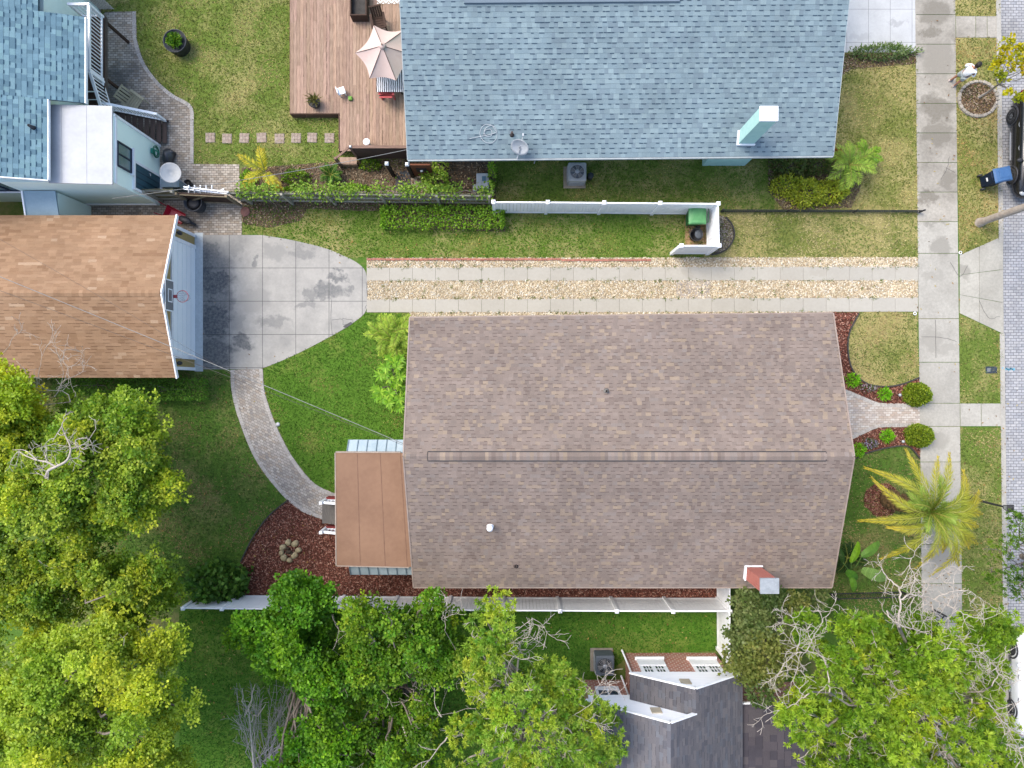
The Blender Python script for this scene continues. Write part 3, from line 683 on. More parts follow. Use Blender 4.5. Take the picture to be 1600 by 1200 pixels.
CHB = brickwall('chimney_red_brick', [D(214, 122, 106), D(196, 102, 88), D(228, 146, 128)], D(222, 168, 152), .2, .07)
ch = mb.build('chimney', CHB, house)
MB().bb(cx-.34, cx+.34, cy-.28, cy+.28, 5.15, 5.24).build('chimney_cap', mat('cap_cement', D(196, 204, 210), D(160, 168, 174), 4, .8), ch)
mb = MB(); z = slope(cx, cy)
mb.beam((cx-.34, cy+.29, z+.08), (cx+.34, cy+.29, z+.08), .05, .2); mb.beam((cx-.33, cy-.26, z+.04), (cx-.33, cy+.29, z+.16), .05, .2)
mb.build('flashing', WHITEP, ch)
# walls
WALLB = mat('pale_siding', D(206, 216, 218), D(184, 196, 200), 1.5, .7)
mb = MB(); x0, x1, y0, y1 = -3.55, 12.1, -7.5, 2.2
mb.prism([(x0, y0), (x1, y0), (x1, y1), (x0, y1)], 0, 3.05)
for x, s in ((x0, -1), (x1, 1)):
    q = [(x, y0, 3.05), (x, y1, 3.05), (x, yr, 4.8)]; mb.poly(q if s > 0 else q[::-1])
mb.build('wall', WALLB, house)
# back porch: flat membrane roof, two standing-seam awnings, steps with railings
PZ = 2.9
pr = [P(524.5, 707.5, PZ), P(640, 708, PZ), P(655, 886, PZ), P(526, 883.5, PZ)]
MEM = mat('brown_membrane', D(170, 134, 108), D(152, 118, 95), .7, .85, bmp=.05)
mb = MB(); mb.slab(pr[::-1], .12)
o = mb.build('porch_roof', MEM, house)
for fx in (.31, .64, .93):
    mb = MB()
    a = Vector(pr[0]).lerp(Vector(pr[1]), fx*.94); b = Vector(pr[3]).lerp(Vector(pr[2]), fx*.92)
    mb.beam((a.x, a.y-.02, PZ+.003), (b.x, b.y+.02, PZ+.003), .025, .008)
    mb.build('seam', mat('membrane_seam', D(152, 116, 94), D(128, 94, 76)), o)
mb = MB(); mb.beam((pr[0][0], pr[0][1]+.03, PZ-.05), (pr[1][0]-.35, pr[1][1]+.03, PZ-.05), .05, .15)
mb.beam((pr[0][0]-.02, pr[0][1], PZ-.05), (pr[3][0]-.02, pr[3][1], PZ-.05), .04, .14); mb.beam((pr[3][0], pr[3][1]-.02, PZ-.06), (pr[2][0]-.4, pr[2][1]-.02, PZ-.06), .04, .12)
mb.build('gutter', mat('gutter_trim', D(206, 190, 174), D(180, 160, 144), 3, .6), o)
mb = MB(); mb.prism([(-6.45, -2.75), (-3.5, -2.75), (-3.5, -7.15), (-6.45, -7.15)], 0, 2.78); mb.build('porch_wall', WALLB, house)
AWN = mat('awning_metal', D(204, 222, 230), D(180, 202, 212), 2, .4, .5, .0, bmp=.02)
for (xa, xb, ya, yb, za, zb, label) in ((P(545, 0, 2.35)[0], -3.5, -2.76, P(0, 687, 2.35)[1], 2.72, 2.35, 'pale metal awning strip on the lawn side'), (P(548, 0, 2.35)[0], -3.5, -7.14, P(0, 898, 2.35)[1], 2.72, 2.35, 'blue grey metal awning strip on the mulch side')):
    mb = MB(); q = [(xa, ya, za), (xb, ya, za), (xb, yb, zb), (xa, yb, zb)]
    if yb > ya: mb.slab(q, .03)
    else: mb.slab(q[::-1], .03)
    aw = mb.build('awning', AWN, house, label=label); n = 8
    for i in range(n+1):
        x = xa+(xb-xa)*i/n; MB().beam((x, ya, za+.018), (x, yb, zb+.018), .03, .035).build('seam', mat('awning_seam', D(150, 172, 184), D(130, 152, 164), 2, .4), aw)
st = thing('porch_steps', 'grey wooden steps with white railings at the end of the curved paver path', 'steps', P(515, 800, 0))
GT = mat('grey_treads', D(150, 144, 136), D(118, 112, 106), 5, .8, wood=(9, 1.2, 1))
for i in range(3):
    x = P(505, 0)[0]+i*.3; mb = MB(); mb.bb(x, x+.31, -6.05, -5.18, 0, .17*(i+1)); mb.build('tread', GT, st)
for (yy, nm) in ((-4.98, 'n'), (-6.22, 's')):
    mb = MB(); mb.bb(-8.0, -7.1, yy-.1, yy+.1, 0, .5); mb.build('side_base', mat('red_paint', D(168, 70, 66), D(140, 54, 52), 4, .7), st)
    rl = MB(); zr = 1.25
    rl.bb(-8.07, -7.95, yy-.06, yy+.06, 0, 1.3); rl.beam((-8.0, yy, 1.1), (-6.9, yy, 1.55), .1, .08); rl.beam((-8.0, yy, .5), (-6.9, yy, .75), .06, .06)
    for i in range(6): x = -7.82+i*.16; rl.beam((x, yy, .5), (x, yy, 1.14+.06*i), .035, .035)
    rl.build('railing', WHITE, st)
# ================================================================ the blue-roofed house
bh = thing('house', 'house with a light blue grey shingle roof beside the wooden deck', 'house', (4, 14, 0))
BN, BF = 3.4, 4.92
bSW, bSE = P(637, 249, BN), P(1302, 243, BN); bRW, bRE = P(624.5, -6, BF), P(1328, -10, BF)
dx = (bRW[1]-bSW[1]); bNW = (bSW[0]-.05, bRW[1]+dx, BN); bNE = (bSE[0], bRE[1]+dx, BN)
BLUE = [D(144, 165, 172), D(139, 160, 168), D(150, 171, 177), D(134, 153, 162), D(154, 175, 180), D(142, 162, 169)]
mb = MB(); c0 = D(100, 116, 126)
mb.slab([bSW, bSE, bRE, bRW], .1, c0); mb.slab([bNE, bNW, bRW, bRE], .1, c0)
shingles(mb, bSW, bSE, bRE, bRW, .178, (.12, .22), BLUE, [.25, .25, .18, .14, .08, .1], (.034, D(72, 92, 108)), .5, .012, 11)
shingles(mb, bNE, bNW, bRW, bRE, .3, (.3, .6), BLUE, [.25, .25, .18, .14, .08, .1], None, .5, .012, 12)
broof = mb.build('roof', SHING, bh)
mb = MB()
for a, b in ((bSW, bRW), (bSE, bRE), (bRW, bNW), (bRE, bNE)): mb.beam((a[0], a[1], a[2]-.07), (b[0], b[1], b[2]-.07), .05, .14)
mb.beam((bSW[0], bSW[1]-.03, BN-.06), (bSE[0], bSE[1]-.03, BN-.06), .06, .1)
mb.build('fascia', mat('pale_fascia', D(206, 214, 214), D(176, 186, 188), 3, .6), broof)
mb = MB(); mb.beam((P(725, 0, BF)[0], bRW[1]-.08, BF-.02), (P(1062, 0, BF)[0], bRW[1]-.02, BF-.02), .36, .1, D(130, 146, 158)); mb.build('ridge_vent', SHING, broof)
TEAL = mat('teal_siding', (.3, .52, .5), (.26, .46, .44), 1.5, .7)
mb = MB(); wx0, wx1, wy0, wy1 = bSW[0]+.5, bSE[0]-.45, 9.97, bNW[1]-.6
mb.prism([(wx0, wy0), (wx1, wy0), (wx1, wy1), (wx0, wy1)], 0, 3.3)
for x, s in ((wx0, -1), (wx1, 1)):
    q = [(x, wy0, 3.3), (x, wy1, 3.3), (x, bRW[1], 4.7)]; mb.poly(q if s > 0 else q[::-1])
mb.build('wall', TEAL, bh)
TEALC = mat('teal_stucco', (.34, .54, .5), (.29, .48, .45), 3, .85)
cx, cy = 9.03, 9.5
mb = MB(); mb.prism([(8.3, 9.52), (10.15, 9.52), (10.15, 9.96), (8.3, 9.96)], 0, 1.6)
mb.bb(cx-.3, cx+.3, cy-.24, cy+.24, 1.6, 5.98)
ch = mb.build('chimney', TEALC, bh)
mb = MB(); mb.bb(cx-.33, cx+.33, cy-.27, cy+.27, 5.98, 6.07); mb.build('chimney_cap', WHITEP, ch, bevel=.03)
mb = MB(); mb.bb(cx-.26, cx+.26, cy-.2, cy+.2, 5.9, 5.99); mb.build('flue_rim', mat('flue', D(150, 110, 96), D(120, 90, 80)), ch)
zc = BN+(cy-.24-bSW[1])*.29
mb = MB(); mb.beam((cx-.34, cy-.27, zc+.03), (cx+.34, cy-.27, zc+.03), .05, .12); mb.beam((cx-.33, cy-.27, zc+.03), (cx-.33, cy+.24, zc+.18), .05, .12)
mb.build('flashing', WHITEP, ch)
def bslope(y): return BN+(y-bSW[1])*(BF-BN)/(bRW[1]-bSW[1])
# satellite dish and cable coil on the blue roof
x, y = P2(812, 243, 3.5); z = bslope(y)
sdh = thing('satellite_dish', 'small grey white satellite dish on the lower edge of the light blue roof', 'satellite dish', (x, y, z))
DISH = mat('dish_white', D(226, 230, 232), D(200, 206, 210), 3, .5)
MB().tube([(x-.1, y-.1, z), (x-.02, y+.05, z+.35), (x, y+.2, z+.5)], .02, 6).build('mast', METAL, sdh)
Mx = Matrix.Rotation(R(-22), 3, 'Z') @ Matrix.Rotation(R(58), 3, 'X')
MB().lathe([(.001, -.02), (.15, .0), (.28, .04), (.36, .09), (.36, .075), (.28, .025), (.15, -.015), (.001, -.035)], (x+.02, y+.22, z+.5), 24, None, Mx).build('reflector', DISH, sdh)
MB().tube([(x+.0, y+.1, z+.42), (x+.1, y+.5, z+.62), (x+.12, y+.58, z+.68)], .014, 6).box((x+.12, y+.58, z+.7), (.06, .1, .06)).build('feed_arm', DISH, sdh)
pts = []
x0, y0 = P2(764, 207, 3.75); gz = np.random.default_rng(5)
for i in range(30):
    a = i*.55; r = .22+.11*math.sin(i*.21)+.012*gz.normal(); xx, yy = x0+r*1.1*math.cos(a), y0+r*math.sin(a)*1.05; pts.append((xx, yy, bslope(yy)+.03+.02*math.sin(i)))
pts = [(x0-.75, y0-.2, bslope(y0-.2)+.03)]+pts
MB().tube(spline(pts, 3), .011, 5).build('cable_coil', mat('white_cable', D(222, 228, 230), D(196, 204, 208)), label='loose tangle of white cable lying on the light blue roof', cat='cable')
mb = MB(); x, y = P2(800, 208, 3.8); z = bslope(y); mb.lathe([(.1, z-.02), (.06, z+.03), (.045, z+.25), (.03, z+.25)], (x, y, 0), 12); mb.build('vent_pipe', mat('lead_boot', D(100, 88, 84)), bh)
# small thing on the wall: utility box
mb = MB(); x, y = P2(840, 252); mb.box((x, y+.1, .6), (.22, .16, .4)); mb.tube([(x-.15, y-.1, .02), (x-.1, y, .4), (x, y+.05, .6)], .025, 6)
mb.build('hose_bib_box', METAL, label='small grey utility box low on the wall under the blue eave', cat='utility box')
# ================================================================ the mint house at the left
mh = thing('house', 'mint green raised house with a teal blue shingle roof in the left corner', 'house', (-19, 13, 0))
MINT = mat('mint_siding', (.76, .88, .8), (.7, .83, .76), 1.2, .75, bmp=.1)
mb = MB(); mb.bb(-32, -18.0, 7.95, 26, 0, 3.7); mb.build('wall', MINT, mh)
mb = MB(); mb.bb(-19.8, -15.36, 7.78, 10.39, 0, 3.64); ext = mb.build('side_wall', MINT, mh)
MB().beam((-19.82, 7.75, .3), (-15.33, 7.75, .3), .04, .16).build('sill_board', WHITEP, ext); MB().beam((-15.33, 7.76, 3.5), (-15.33, 10.42, 3.5), .04, .12).build('frieze_board', WHITEP, ext); MB().bb(-15.37, -15.31, 10.33, 10.43, 0, 3.6).build('corner_board', WHITEP, ext)
mb = MB(); z = 3.72
wr = [P(75, 163, z), P(175, 165.5, z), P(175.5, 288, z), P(76, 285.5, z)]
mb.slab(wr[::-1], .07); o = mb.build('porch_roof', mat('white_roofing', D(226, 228, 230), D(206, 208, 212), .8, .7, bmp=.05), mh)
mb = MB()
for f in (.21, .6): a, b = Vector(wr[0]).lerp(Vector(wr[1]), f), Vector(wr[3]).lerp(Vector(wr[2]), f); mb.beam((a.x, a.y-.02, z+.003), (b.x, b.y+.02, z+.003), .012, .006)
mb.build('seam', mat('roof_seam', D(196, 198, 202)), o)
TB = [D(128, 163, 177), D(118, 152, 167), D(139, 174, 185), D(108, 141, 156), D(134, 170, 179)]
mb = MB(); sl = .3; ex = -16.37; ez = 3.8; rx = -23.5
def mz(x): return ez+(ex-x)*sl
y_s, y_n = 7.72, 14.05; x_n = -17.85
y_m = 10.76; A, B, C, D_ = (ex, y_m, ez), (ex, y_n, ez), (rx, y_n, mz(rx)), (rx, y_m, mz(rx))
xs3 = -17.56; A3, B3, D3 = (xs3, y_s, mz(xs3)), (xs3, y_m, mz(xs3)), (rx, y_s, mz(rx))
A2, B2, C2 = (x_n, y_n, mz(x_n)), (x_n, 26, mz(x_n)), (rx, 26, mz(rx))
c0 = D(90, 110, 120)
mb.slab([A, B, C, D_], .09, c0); mb.slab([A2, B2, C2, (rx, y_n, mz(rx))], .09, c0); mb.slab([A3, B3, D_, D3], .09, c0); mb.slab([D3, C2, (-31, 26, mz(rx)-2.2), (-31, y_s, mz(rx)-2.2)], .09, c0)
MW = [.25, .3, .15, .15, .15]
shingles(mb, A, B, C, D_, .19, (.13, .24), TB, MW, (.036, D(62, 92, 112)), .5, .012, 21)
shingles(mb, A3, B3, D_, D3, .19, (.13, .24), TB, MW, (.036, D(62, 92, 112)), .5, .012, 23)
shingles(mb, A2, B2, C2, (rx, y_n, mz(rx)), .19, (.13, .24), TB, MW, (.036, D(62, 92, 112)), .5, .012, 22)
mr = mb.build('roof', SHING, mh)
mb = MB(); mb.beam((ex+.03, y_m, ez-.06), (ex+.03, y_n, ez-.06), .05, .13); mb.beam((xs3, y_s-.02, mz(xs3)-.06), (rx, y_s-.02, mz(rx)-.06), .04, .13); mb.beam((xs3+.02, y_s, mz(xs3)-.06), (xs3+.02, y_m, mz(xs3)-.06), .04, .13); mb.build('fascia', WHITEP, mr)
mb = MB(); xx, yy = P2(49, 198, 4.4); z = mz(xx); mb.lathe([(.1, z-.03), (.07, z+.05), (.05, z+.28), (.035, z+.28), (.035, z+.2), (.001, z+.2)], (xx, yy, 0), 12); mb.build('vent_pipe', BLACKP, mh)
# door and window of the east wall
FR = mat('navy_frame', D(52, 66, 90), D(40, 52, 72), 3, .5)
GLS = mat('window_glass', D(150, 176, 176), D(120, 150, 152), 1, .08, .6, bmp=0)
def yzq(mb, x, y0, y1, z0, z1, t=.05): mb.bb(x-t/2, x+t/2, y0, y1, z0, z1)
mb = MB(); yzq(mb, -15.34, 7.98, 8.98, .1, 2.15, .06); dr = mb.build('door', mat('teal_door', D(66, 112, 128), D(52, 94, 110), 3, .5, wood=(8, 8, .6)), mh)
mb = MB(); [mb.bb(-15.31, -15.30, y-.01, y+.01, .15, 2.1) for y in (8.2, 8.45, 8.7)]; mb.build('groove', FR, dr)
MB().tube([(-15.3, 8.86, 1.05), (-15.24, 8.86, 1.05), (-15.24, 8.76, 1.05)], .018, 6).build('handle', METAL, dr)
mb = MB(); yzq(mb, -15.33, 7.88, 7.98, 0, 2.25, .1); yzq(mb, -15.33, 8.98, 9.08, 0, 2.25, .1); yzq(mb, -15.33, 7.98, 8.98, 2.15, 2.25, .1); yzq(mb, -15.33, 7.98, 8.98, 0, .1, .16); mb.build('door_frame', WHITEP, dr)
mb = MB(); yzq(mb, -15.335, 8.5, 9.42, 2.46, 3.44, .03); wnd = mb.build('window', GLS, mh)
mb = MB()
for a in ((8.47, 9.45, 2.42, 2.48), (8.47, 9.45, 3.4, 3.46)): yzq(mb, -15.31, *a, .07)
for a in ((8.47, 8.53, 2.48, 3.4), (9.39, 9.45, 2.48, 3.4), (8.94, 8.99, 2.48, 3.4)): yzq(mb, -15.31, *a, .07)
mb.build('frame', FR, wnd); mb = MB(); yzq(mb, -15.29, 8.4, 9.5, 2.34, 2.42, .16); mb.build('sill', WHITEP, wnd)
# south window of the mint house, and the white board skirt below
mb = MB(); mb.bb(-21.0, -19.9, 7.91, 7.94, 2.0, 3.1); wnd = mb.build('window', GLS, mh)
mb = MB(); [mb.bb(a, b, 7.87, 7.93, c, d) for a, b, c, d in ((-21.06, -19.84, 1.94, 2.02), (-21.06, -19.84, 3.08, 3.16), (-21.06, -20.98, 2.02, 3.08), (-19.92, -19.84, 2.02, 3.08), (-20.5, -20.44, 2.02, 3.08))]; mb.build('frame', FR, wnd)
mb = MB(); mb.bb(-21.1, -19.8, 7.83, 7.93, 1.86, 1.94); mb.build('sill', WHITEP, wnd)
# lean-to panel shed against the mint house
ls = thing('lean_to', 'pale blue panelled lean-to between the mint house and the garage roof', 'lean-to', (-19.1, 7.3, 0))
mb = MB(); mb.bb(-19.55, -18.35, 6.78, 7.74, 0, 2.3); mb.build('wall', MINT, ls)
mb = MB(); mb.slab([(-19.62, 6.7, 2.3), (-18.3, 6.7, 2.3), (-18.3, 7.74, 2.55), (-19.62, 7.74, 2.55)], .06); lr = mb.build('roof', mat('pale_blue_panel', D(176, 206, 222), D(158, 190, 206), 1.5, .5, bmp=.03), ls)
mb = MB(); mb.beam((-19.62, 6.7, 2.3), (-19.62, 7.74, 2.55), .06, .1); mb.build('edge_trim', WHITEP, lr)
# raised wooden walkway with white railings and stairs
wk = thing('porch_deck', 'raised brown wooden porch deck with white railings beside the teal blue roof', 'deck', (-16.5, 13, 0))
DZ = 1.95; xo = -16.72
mb = MB()
for i in range(11): x = -17.55+i*.082; mb.bb(x, x+.074, 12.0, 15.05, DZ-.04, DZ)
mb.build('deck_floor', BROWNW, wk)
mb = MB(); mb.bb(xo-.02, xo+.03, 11.6, 15.1, DZ-.28, DZ+.01); mb.bb(-17.5, xo, 15.05, 15.1, DZ-.28, DZ); mb.build('rim_board', mat('grey_brown_board', D(120, 108, 100), D(96, 84, 78), 4, .85), wk)
for y in (14.9, 12.57): MB().bb(xo-.06, xo+.04, y-.05, y+.05, 0, DZ-.28).build('post', BROWNW, wk)
def railing(parent, a, b, h=.95, n=None, bot=.1):
    """white railing between two floor points"""
    a, b = Vector(a), Vector(b); d = b-a; n = n or max(2, int(d.length/.15)); up = Vector((0, 0, 1)); mb = MB()
    mb.beam(a+up*h, b+up*h, .1, .05); mb.beam(a+up*(h-.1), b+up*(h-.1), .05, .06); mb.beam(a+up*bot, b+up*bot, .05, .06)
    for i in range(n+1): p = a+d*(i/n); mb.beam(p+up*bot, p+up*(h-.1), .03, .03)
    for p in (a, b): mb.beam(p, p+up*(h+.04), .09, .09)
    return mb.build('railing', WHITE, parent)
railing(wk, (xo, 15.0, DZ), (xo, 12.45, DZ), 1.0); railing(wk, (-17.5, 15.0, DZ), (xo-.1, 15.0, DZ), 1.0)
railing(wk, (xo+.02, 12.35, DZ-.02), (xo+.02, 11.3, DZ-.75), 1.0)
for i in range(5):
    mb = MB(); y = 12.0-i*.26; mb.bb(-17.5, xo, y-.27, y, DZ-.16*(i+1)-.04, DZ-.16*(i+1)); mb.build('tread', BROWNW, wk)
LZ = 1.12
mb = MB(); mb.bb(-17.5, -15.95, 10.42, 10.75, LZ-.05, LZ); mb.bb(-17.2, -16.6, 10.75, 11.0, LZ-.05, LZ); mb.build('landing', BROWNW, wk)
mb = MB(); mb.bb(-17.45, -16.7, 10.45, 11.2, .0, .0+LZ-.06) ; mb.build('landing_base', BROWNW, wk)
n = 10
STB = mat('stair_boards', D(112, 96, 88), D(86, 72, 66), 4, .85, wood=(1, 8, 8))
for i in range(n):
    x = -17.05+i*.208; z = LZ-(i+1)*.1; mb = MB(); mb.bb(x, x+.19, 10.46, 11.5-.04*i*.3, max(.02, z), max(.06, z)+.04); mb.build('tread', STB, wk)
mb = MB(); mb.beam((-17.1, 11.52, LZ-.12), (-14.95, 11.45, .06), .05, .18); mb.build('stringer', STB, wk)
railing(wk, (-16.85, 11.55, LZ-.15), (-15.05, 11.42, .12), .85, 16)
# lattice skirt beyond the deck
mb = MB()
lx0, lx1, ly = -18.6, -17.35, 16.35
for i in range(-10, 16):
    for s in (1, -1):
        a = lx0+i*.12; p0 = (a, 0.02) if s > 0 else (a, 1.3); p1 = (a+1.28, 1.3) if s > 0 else (a+1.28, .02)
        ta = max(0, (lx0-a)/1.28); tb = min(1, (lx1-a)/1.28)
        if tb-ta < .04: continue
        f = lambda t: (p0[0]+(p1[0]-p0[0])*t, ly+(.006 if s > 0 else -.006), p0[1]+(p1[1]-p0[1])*t)
        mb.beam(f(ta), f(tb), .012, .035, up=(0, 1, 0))
mb.build('lattice_screen', mat('cream_lattice', D(222, 214, 196), D(196, 188, 172)), label='cream diagonal lattice screen beyond the mint house railing', cat='lattice')
# ================================================================ the garage
gh = thing('garage', 'tan brown shingle garage with a white roll-up door facing the driveway pad', 'garage', (-18, 3.5, 0))
gN, gS, gR = P(275, 336.5, 2.6), P(275, 590, 2.6), P(251, 458, 3.84)
wx = -30
ORG = [D(182, 148, 117), D(177, 143, 113), D(187, 153, 122), D(171, 137, 107), D(200, 170, 140), D(164, 130, 101)]
mb = MB(); c0 = D(110, 84, 66)
mb.slab([(gN[0], gN[1], 2.6), (wx, gN[1], 2.6), (wx, gR[1], 3.84), gR], .08, c0); mb.slab([(wx, gS[1], 2.6), gS, gR, (wx, gR[1], 3.84)], .08, c0)
GWt = [.36, .3, .18, .1, .03, .03]
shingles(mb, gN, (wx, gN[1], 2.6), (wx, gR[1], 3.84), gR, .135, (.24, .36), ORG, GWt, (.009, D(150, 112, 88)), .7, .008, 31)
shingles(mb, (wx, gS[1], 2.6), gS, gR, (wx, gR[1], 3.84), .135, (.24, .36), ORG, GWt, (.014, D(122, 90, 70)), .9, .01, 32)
groof = mb.build('roof', SHING, gh)
mb = MB()
mb.beam((gN[0]+.02, gN[1]+.02, 2.53), (gR[0]+.02, gR[1], 3.79), .05, .16); mb.beam((gR[0]+.02, gR[1], 3.79), (gS[0]+.02, gS[1]-.02, 2.53), .05, .16)
mb.build('rake_trim', WHITEP, groof)
mb = MB(); a = 0; g = np.random.default_rng(4); x = wx
while x < gR[0]-.05:
    x2 = x+.14; cc = tuple(np.array(ORG[g.integers(0, 4)])*g.uniform(.92, 1.05))
    for s in (1, -1):
        q = [(x, gR[1], 3.862), (x2, gR[1], 3.862), (x2, gR[1]+s*.13, 3.862-.05), (x, gR[1]+s*.13, 3.862-.05)]; mb.poly(q if s < 0 else q[::-1], cc)
    x = x2
mb.build('ridge_cap', SHING, groof)
TAN = mat('tan_siding', (.36, .27, .11), (.28, .21, .085), 3, .8, wood=(1, 1, 9))
GX = -13.84
mb = MB(); mb.bb(wx+.2, GX, .62, 6.5, 0, 2.55); mb.poly([(GX, .62, 2.55), (GX, 6.5, 2.55), (GX, gR[1], 3.7)]); mb.build('wall', TAN, gh)
for ya_, yb_2 in ((6.4, 6.53), (.59, .72)): MB().bb(GX, GX+.04, ya_, yb_2, 0, 2.55).build('corner_board', WHITEP, gh)
mb = MB(); mb.bb(GX, GX+.03, 1.22, 5.88, .03, 2.05)
DOOR = mat('garage_door_white', (.84, .87, .87), (.78, .82, .83), 1, .5, .4, bmp=.02)
gd = mb.build('garage_door', DOOR, gh)
mb = MB(); [mb.bb(GX+.03, GX+.036, 1.22, 5.88, z-.006, z+.006) for z in (.45, .85, 1.25, 1.65)]; mb.build('panel_groove', mat('door_groove', (.5, .56, .6)), gd)
mb = MB(); mb.bb(GX, GX+.06, 1.06, 1.22, 0, 2.05); mb.bb(GX, GX+.06, 5.88, 6.04, 0, 2.05); mb.bb(GX, GX+.06, 1.06, 6.04, 2.05, 2.2); mb.build('door_frame', WHITEP, gd)
for y in (6.22, .86):
    mb = MB(); mb.tube([(GX, y, 1.85), (GX+.15, y, 1.9)], .015, 6); mb.lathe([(.001, 1.6), (.07, 1.62), (.09, 1.78), (.05, 1.88), (.001, 1.92)], (GX+.15, y, 0), 12); mb.build('wall_lamp', mat('lamp_black', (.03, .03, .035), (.05, .05, .055)), gh)
mb = MB(); mb.bb(GX, GX+.36, .55, 6.6, -.02, .022); mb.build('threshold', concrete('threshold', (.42, .46, .47), (.28, .33, .35)), gh)
# basketball hoop
hp = thing('basketball_hoop', 'basketball backboard with a hoop mounted on the garage gable', 'basketball hoop', (-13.4, 3.47, 2.5))
bx = -13.36; by = P(0, 461.5, 3.3)[1]
mb = MB(); mb.bb(bx-.015, bx+.015, by-.62, by+.62, 2.95, 3.68); bb_ = mb.build('backboard', mat('backboard_grey', D(150, 154, 158), D(124, 128, 132), 2, .3), hp)
mb = MB(); [mb.bb(bx+.012, bx+.02, *a) for a in ((by-.62, by+.62, 2.95, 3.0), (by-.62, by+.62, 3.63, 3.68), (by-.62, by-.57, 3, 3.63), (by+.57, by+.62, 3, 3.63), (by-.26, by+.26, 3.08, 3.12), (by-.26, by+.26, 3.4, 3.44), (by-.26, by-.22, 3.12, 3.4), (by+.22, by+.26, 3.12, 3.4))]; mb.build('white_lines', WHITEP, bb_)
mb = MB(); mb.bb(bx-.4, bx, by-.2, by+.2, 3.1, 3.18); mb.bb(bx-.4, bx, by-.2, by+.2, 3.4, 3.46); mb.bb(bx-.1, bx-.02, by-.25, by+.25, 3.05, 3.5); mb.build('bracket', BLACKP, hp)
mb = MB(); mb.tube([(bx+.36+.23*math.cos(a), by+.23*math.sin(a), 2.98) for a in np.linspace(0, 6.28, 24, endpoint=False)], .012, 6, closed=True); mb.bb(bx+.015, bx+.14, by-.06, by+.06, 2.92, 3.0); mb.build('rim', mat('hoop_red', D(214, 90, 92), D(190, 76, 78), 3, .5), hp)
mb = MB()
for k in range(12):
    a = k*math.pi/6
    for s in (1, -1):
        mb.tube([(bx+.36+r*math.cos(a+s*t), by+r*math.sin(a+s*t), z) for r, t, z in ((.225, 0, 2.97), (.19, .26, 2.83), (.15, .52, 2.7), (.12, .8, 2.55))], .006, 4)
mb.build('net', mat('net_white', D(226, 226, 230), D(206, 206, 212)), hp)
# ================================================================ the brick house with dark roofs, bottom
dh = thing('house', 'red brick house with dark grey roofs and white gables at the bottom edge', 'house', (7, -15, 0))
DG = [D(122, 120, 124), D(116, 115, 120), D(128, 125, 128), D(110, 110, 117), D(120, 122, 129)]
DW = [.3, .25, .15, .15, .15]
def dz(x): return 5.06-.64*abs(x-5.8)
ye = -27
mb = MB(); c0 = D(60, 58, 62)
r1 = [(9.1, -11.45, dz(9.1)), (6.9, -11.45, dz(6.9)), (6.9, -12.4, dz(6.9)), (5.8, -12.4, 5.06), (5.8, ye, 5.06), (9.1, ye, dz(9.1))]
mb.slab([r1[0], r1[1], (6.9, ye, dz(6.9)), r1[5]], .08, c0); mb.slab([(6.9, -12.4, dz(6.9)), (5.8, -12.4, 5.06), (5.8, ye, 5.06), (6.9, ye, dz(6.9))], .08, c0)
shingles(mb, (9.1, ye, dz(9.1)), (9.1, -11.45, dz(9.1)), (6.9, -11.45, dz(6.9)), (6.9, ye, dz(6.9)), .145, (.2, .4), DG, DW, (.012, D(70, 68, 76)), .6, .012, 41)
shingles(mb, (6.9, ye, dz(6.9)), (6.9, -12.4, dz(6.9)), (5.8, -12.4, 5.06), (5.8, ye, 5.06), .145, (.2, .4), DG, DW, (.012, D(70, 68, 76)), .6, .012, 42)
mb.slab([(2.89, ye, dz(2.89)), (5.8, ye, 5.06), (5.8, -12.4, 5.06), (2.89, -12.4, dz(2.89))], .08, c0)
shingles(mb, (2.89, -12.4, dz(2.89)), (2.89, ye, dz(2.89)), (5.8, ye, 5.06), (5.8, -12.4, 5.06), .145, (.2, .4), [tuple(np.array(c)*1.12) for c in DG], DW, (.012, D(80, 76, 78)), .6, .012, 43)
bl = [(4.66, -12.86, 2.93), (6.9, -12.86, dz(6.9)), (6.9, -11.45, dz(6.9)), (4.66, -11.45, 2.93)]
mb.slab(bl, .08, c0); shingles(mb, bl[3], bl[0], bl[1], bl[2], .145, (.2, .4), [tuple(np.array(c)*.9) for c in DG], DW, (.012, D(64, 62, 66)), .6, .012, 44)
droof = mb.build('roof', SHING, dh)
mb = MB()
for (xp, xl, xr, y, zf) in ((6.9, 4.66, 9.1, -11.43, None), (5.8, 2.89, 6.9, -12.38, None)):
    zp = dz(xp) if xp > 5.9 else 5.06; zl = 2.93 if xp > 5.9 else dz(xl); zr = dz(xr)
    mb.beam((xl, y, zl-.06), (xp, y, zp-.06), .05, .15); mb.beam((xp, y, zp-.06), (xr, y, zr-.06), .05, .15)
mb.build('rake_trim', WHITEP, droof)
BRK = brickwall('facade_brick', [(.36, .13, .085), (.27, .09, .06), (.42, .18, .12)], (.5, .4, .34), .24, .14, .022)
GAB = mat('white_gable_siding', (.86, .87, .88), (.78, .79, .81), 2, .6, wood=(.4, .4, 6))
mb = MB(); mb.bb(4.95, 8.85, -12.9, -11.73, 0, 2.42); mb.bb(3.15, 8.85, ye, -12.9, 0, 2.95); mb.build('wall', BRK, dh)
mb = MB(); yb = -11.71
def gable(pts, y0, y1):
    n = len(pts); vs = [(x, y0, z) for x, z in pts]+[(x, y1, z) for x, z in pts]
    return MB().add(vs, [tuple(range(n)), tuple(range(n, 2*n))[::-1]]+[(i, n+i, n+(i+1) % n, (i+1) % n) for i in range(n)])
gb = gable([(4.85, 2.36), (4.85, 2.98), (6.9, 4.28), (8.95, 2.98), (8.95, 2.36)], -11.6, -12.5).build('gable', GAB, dh)
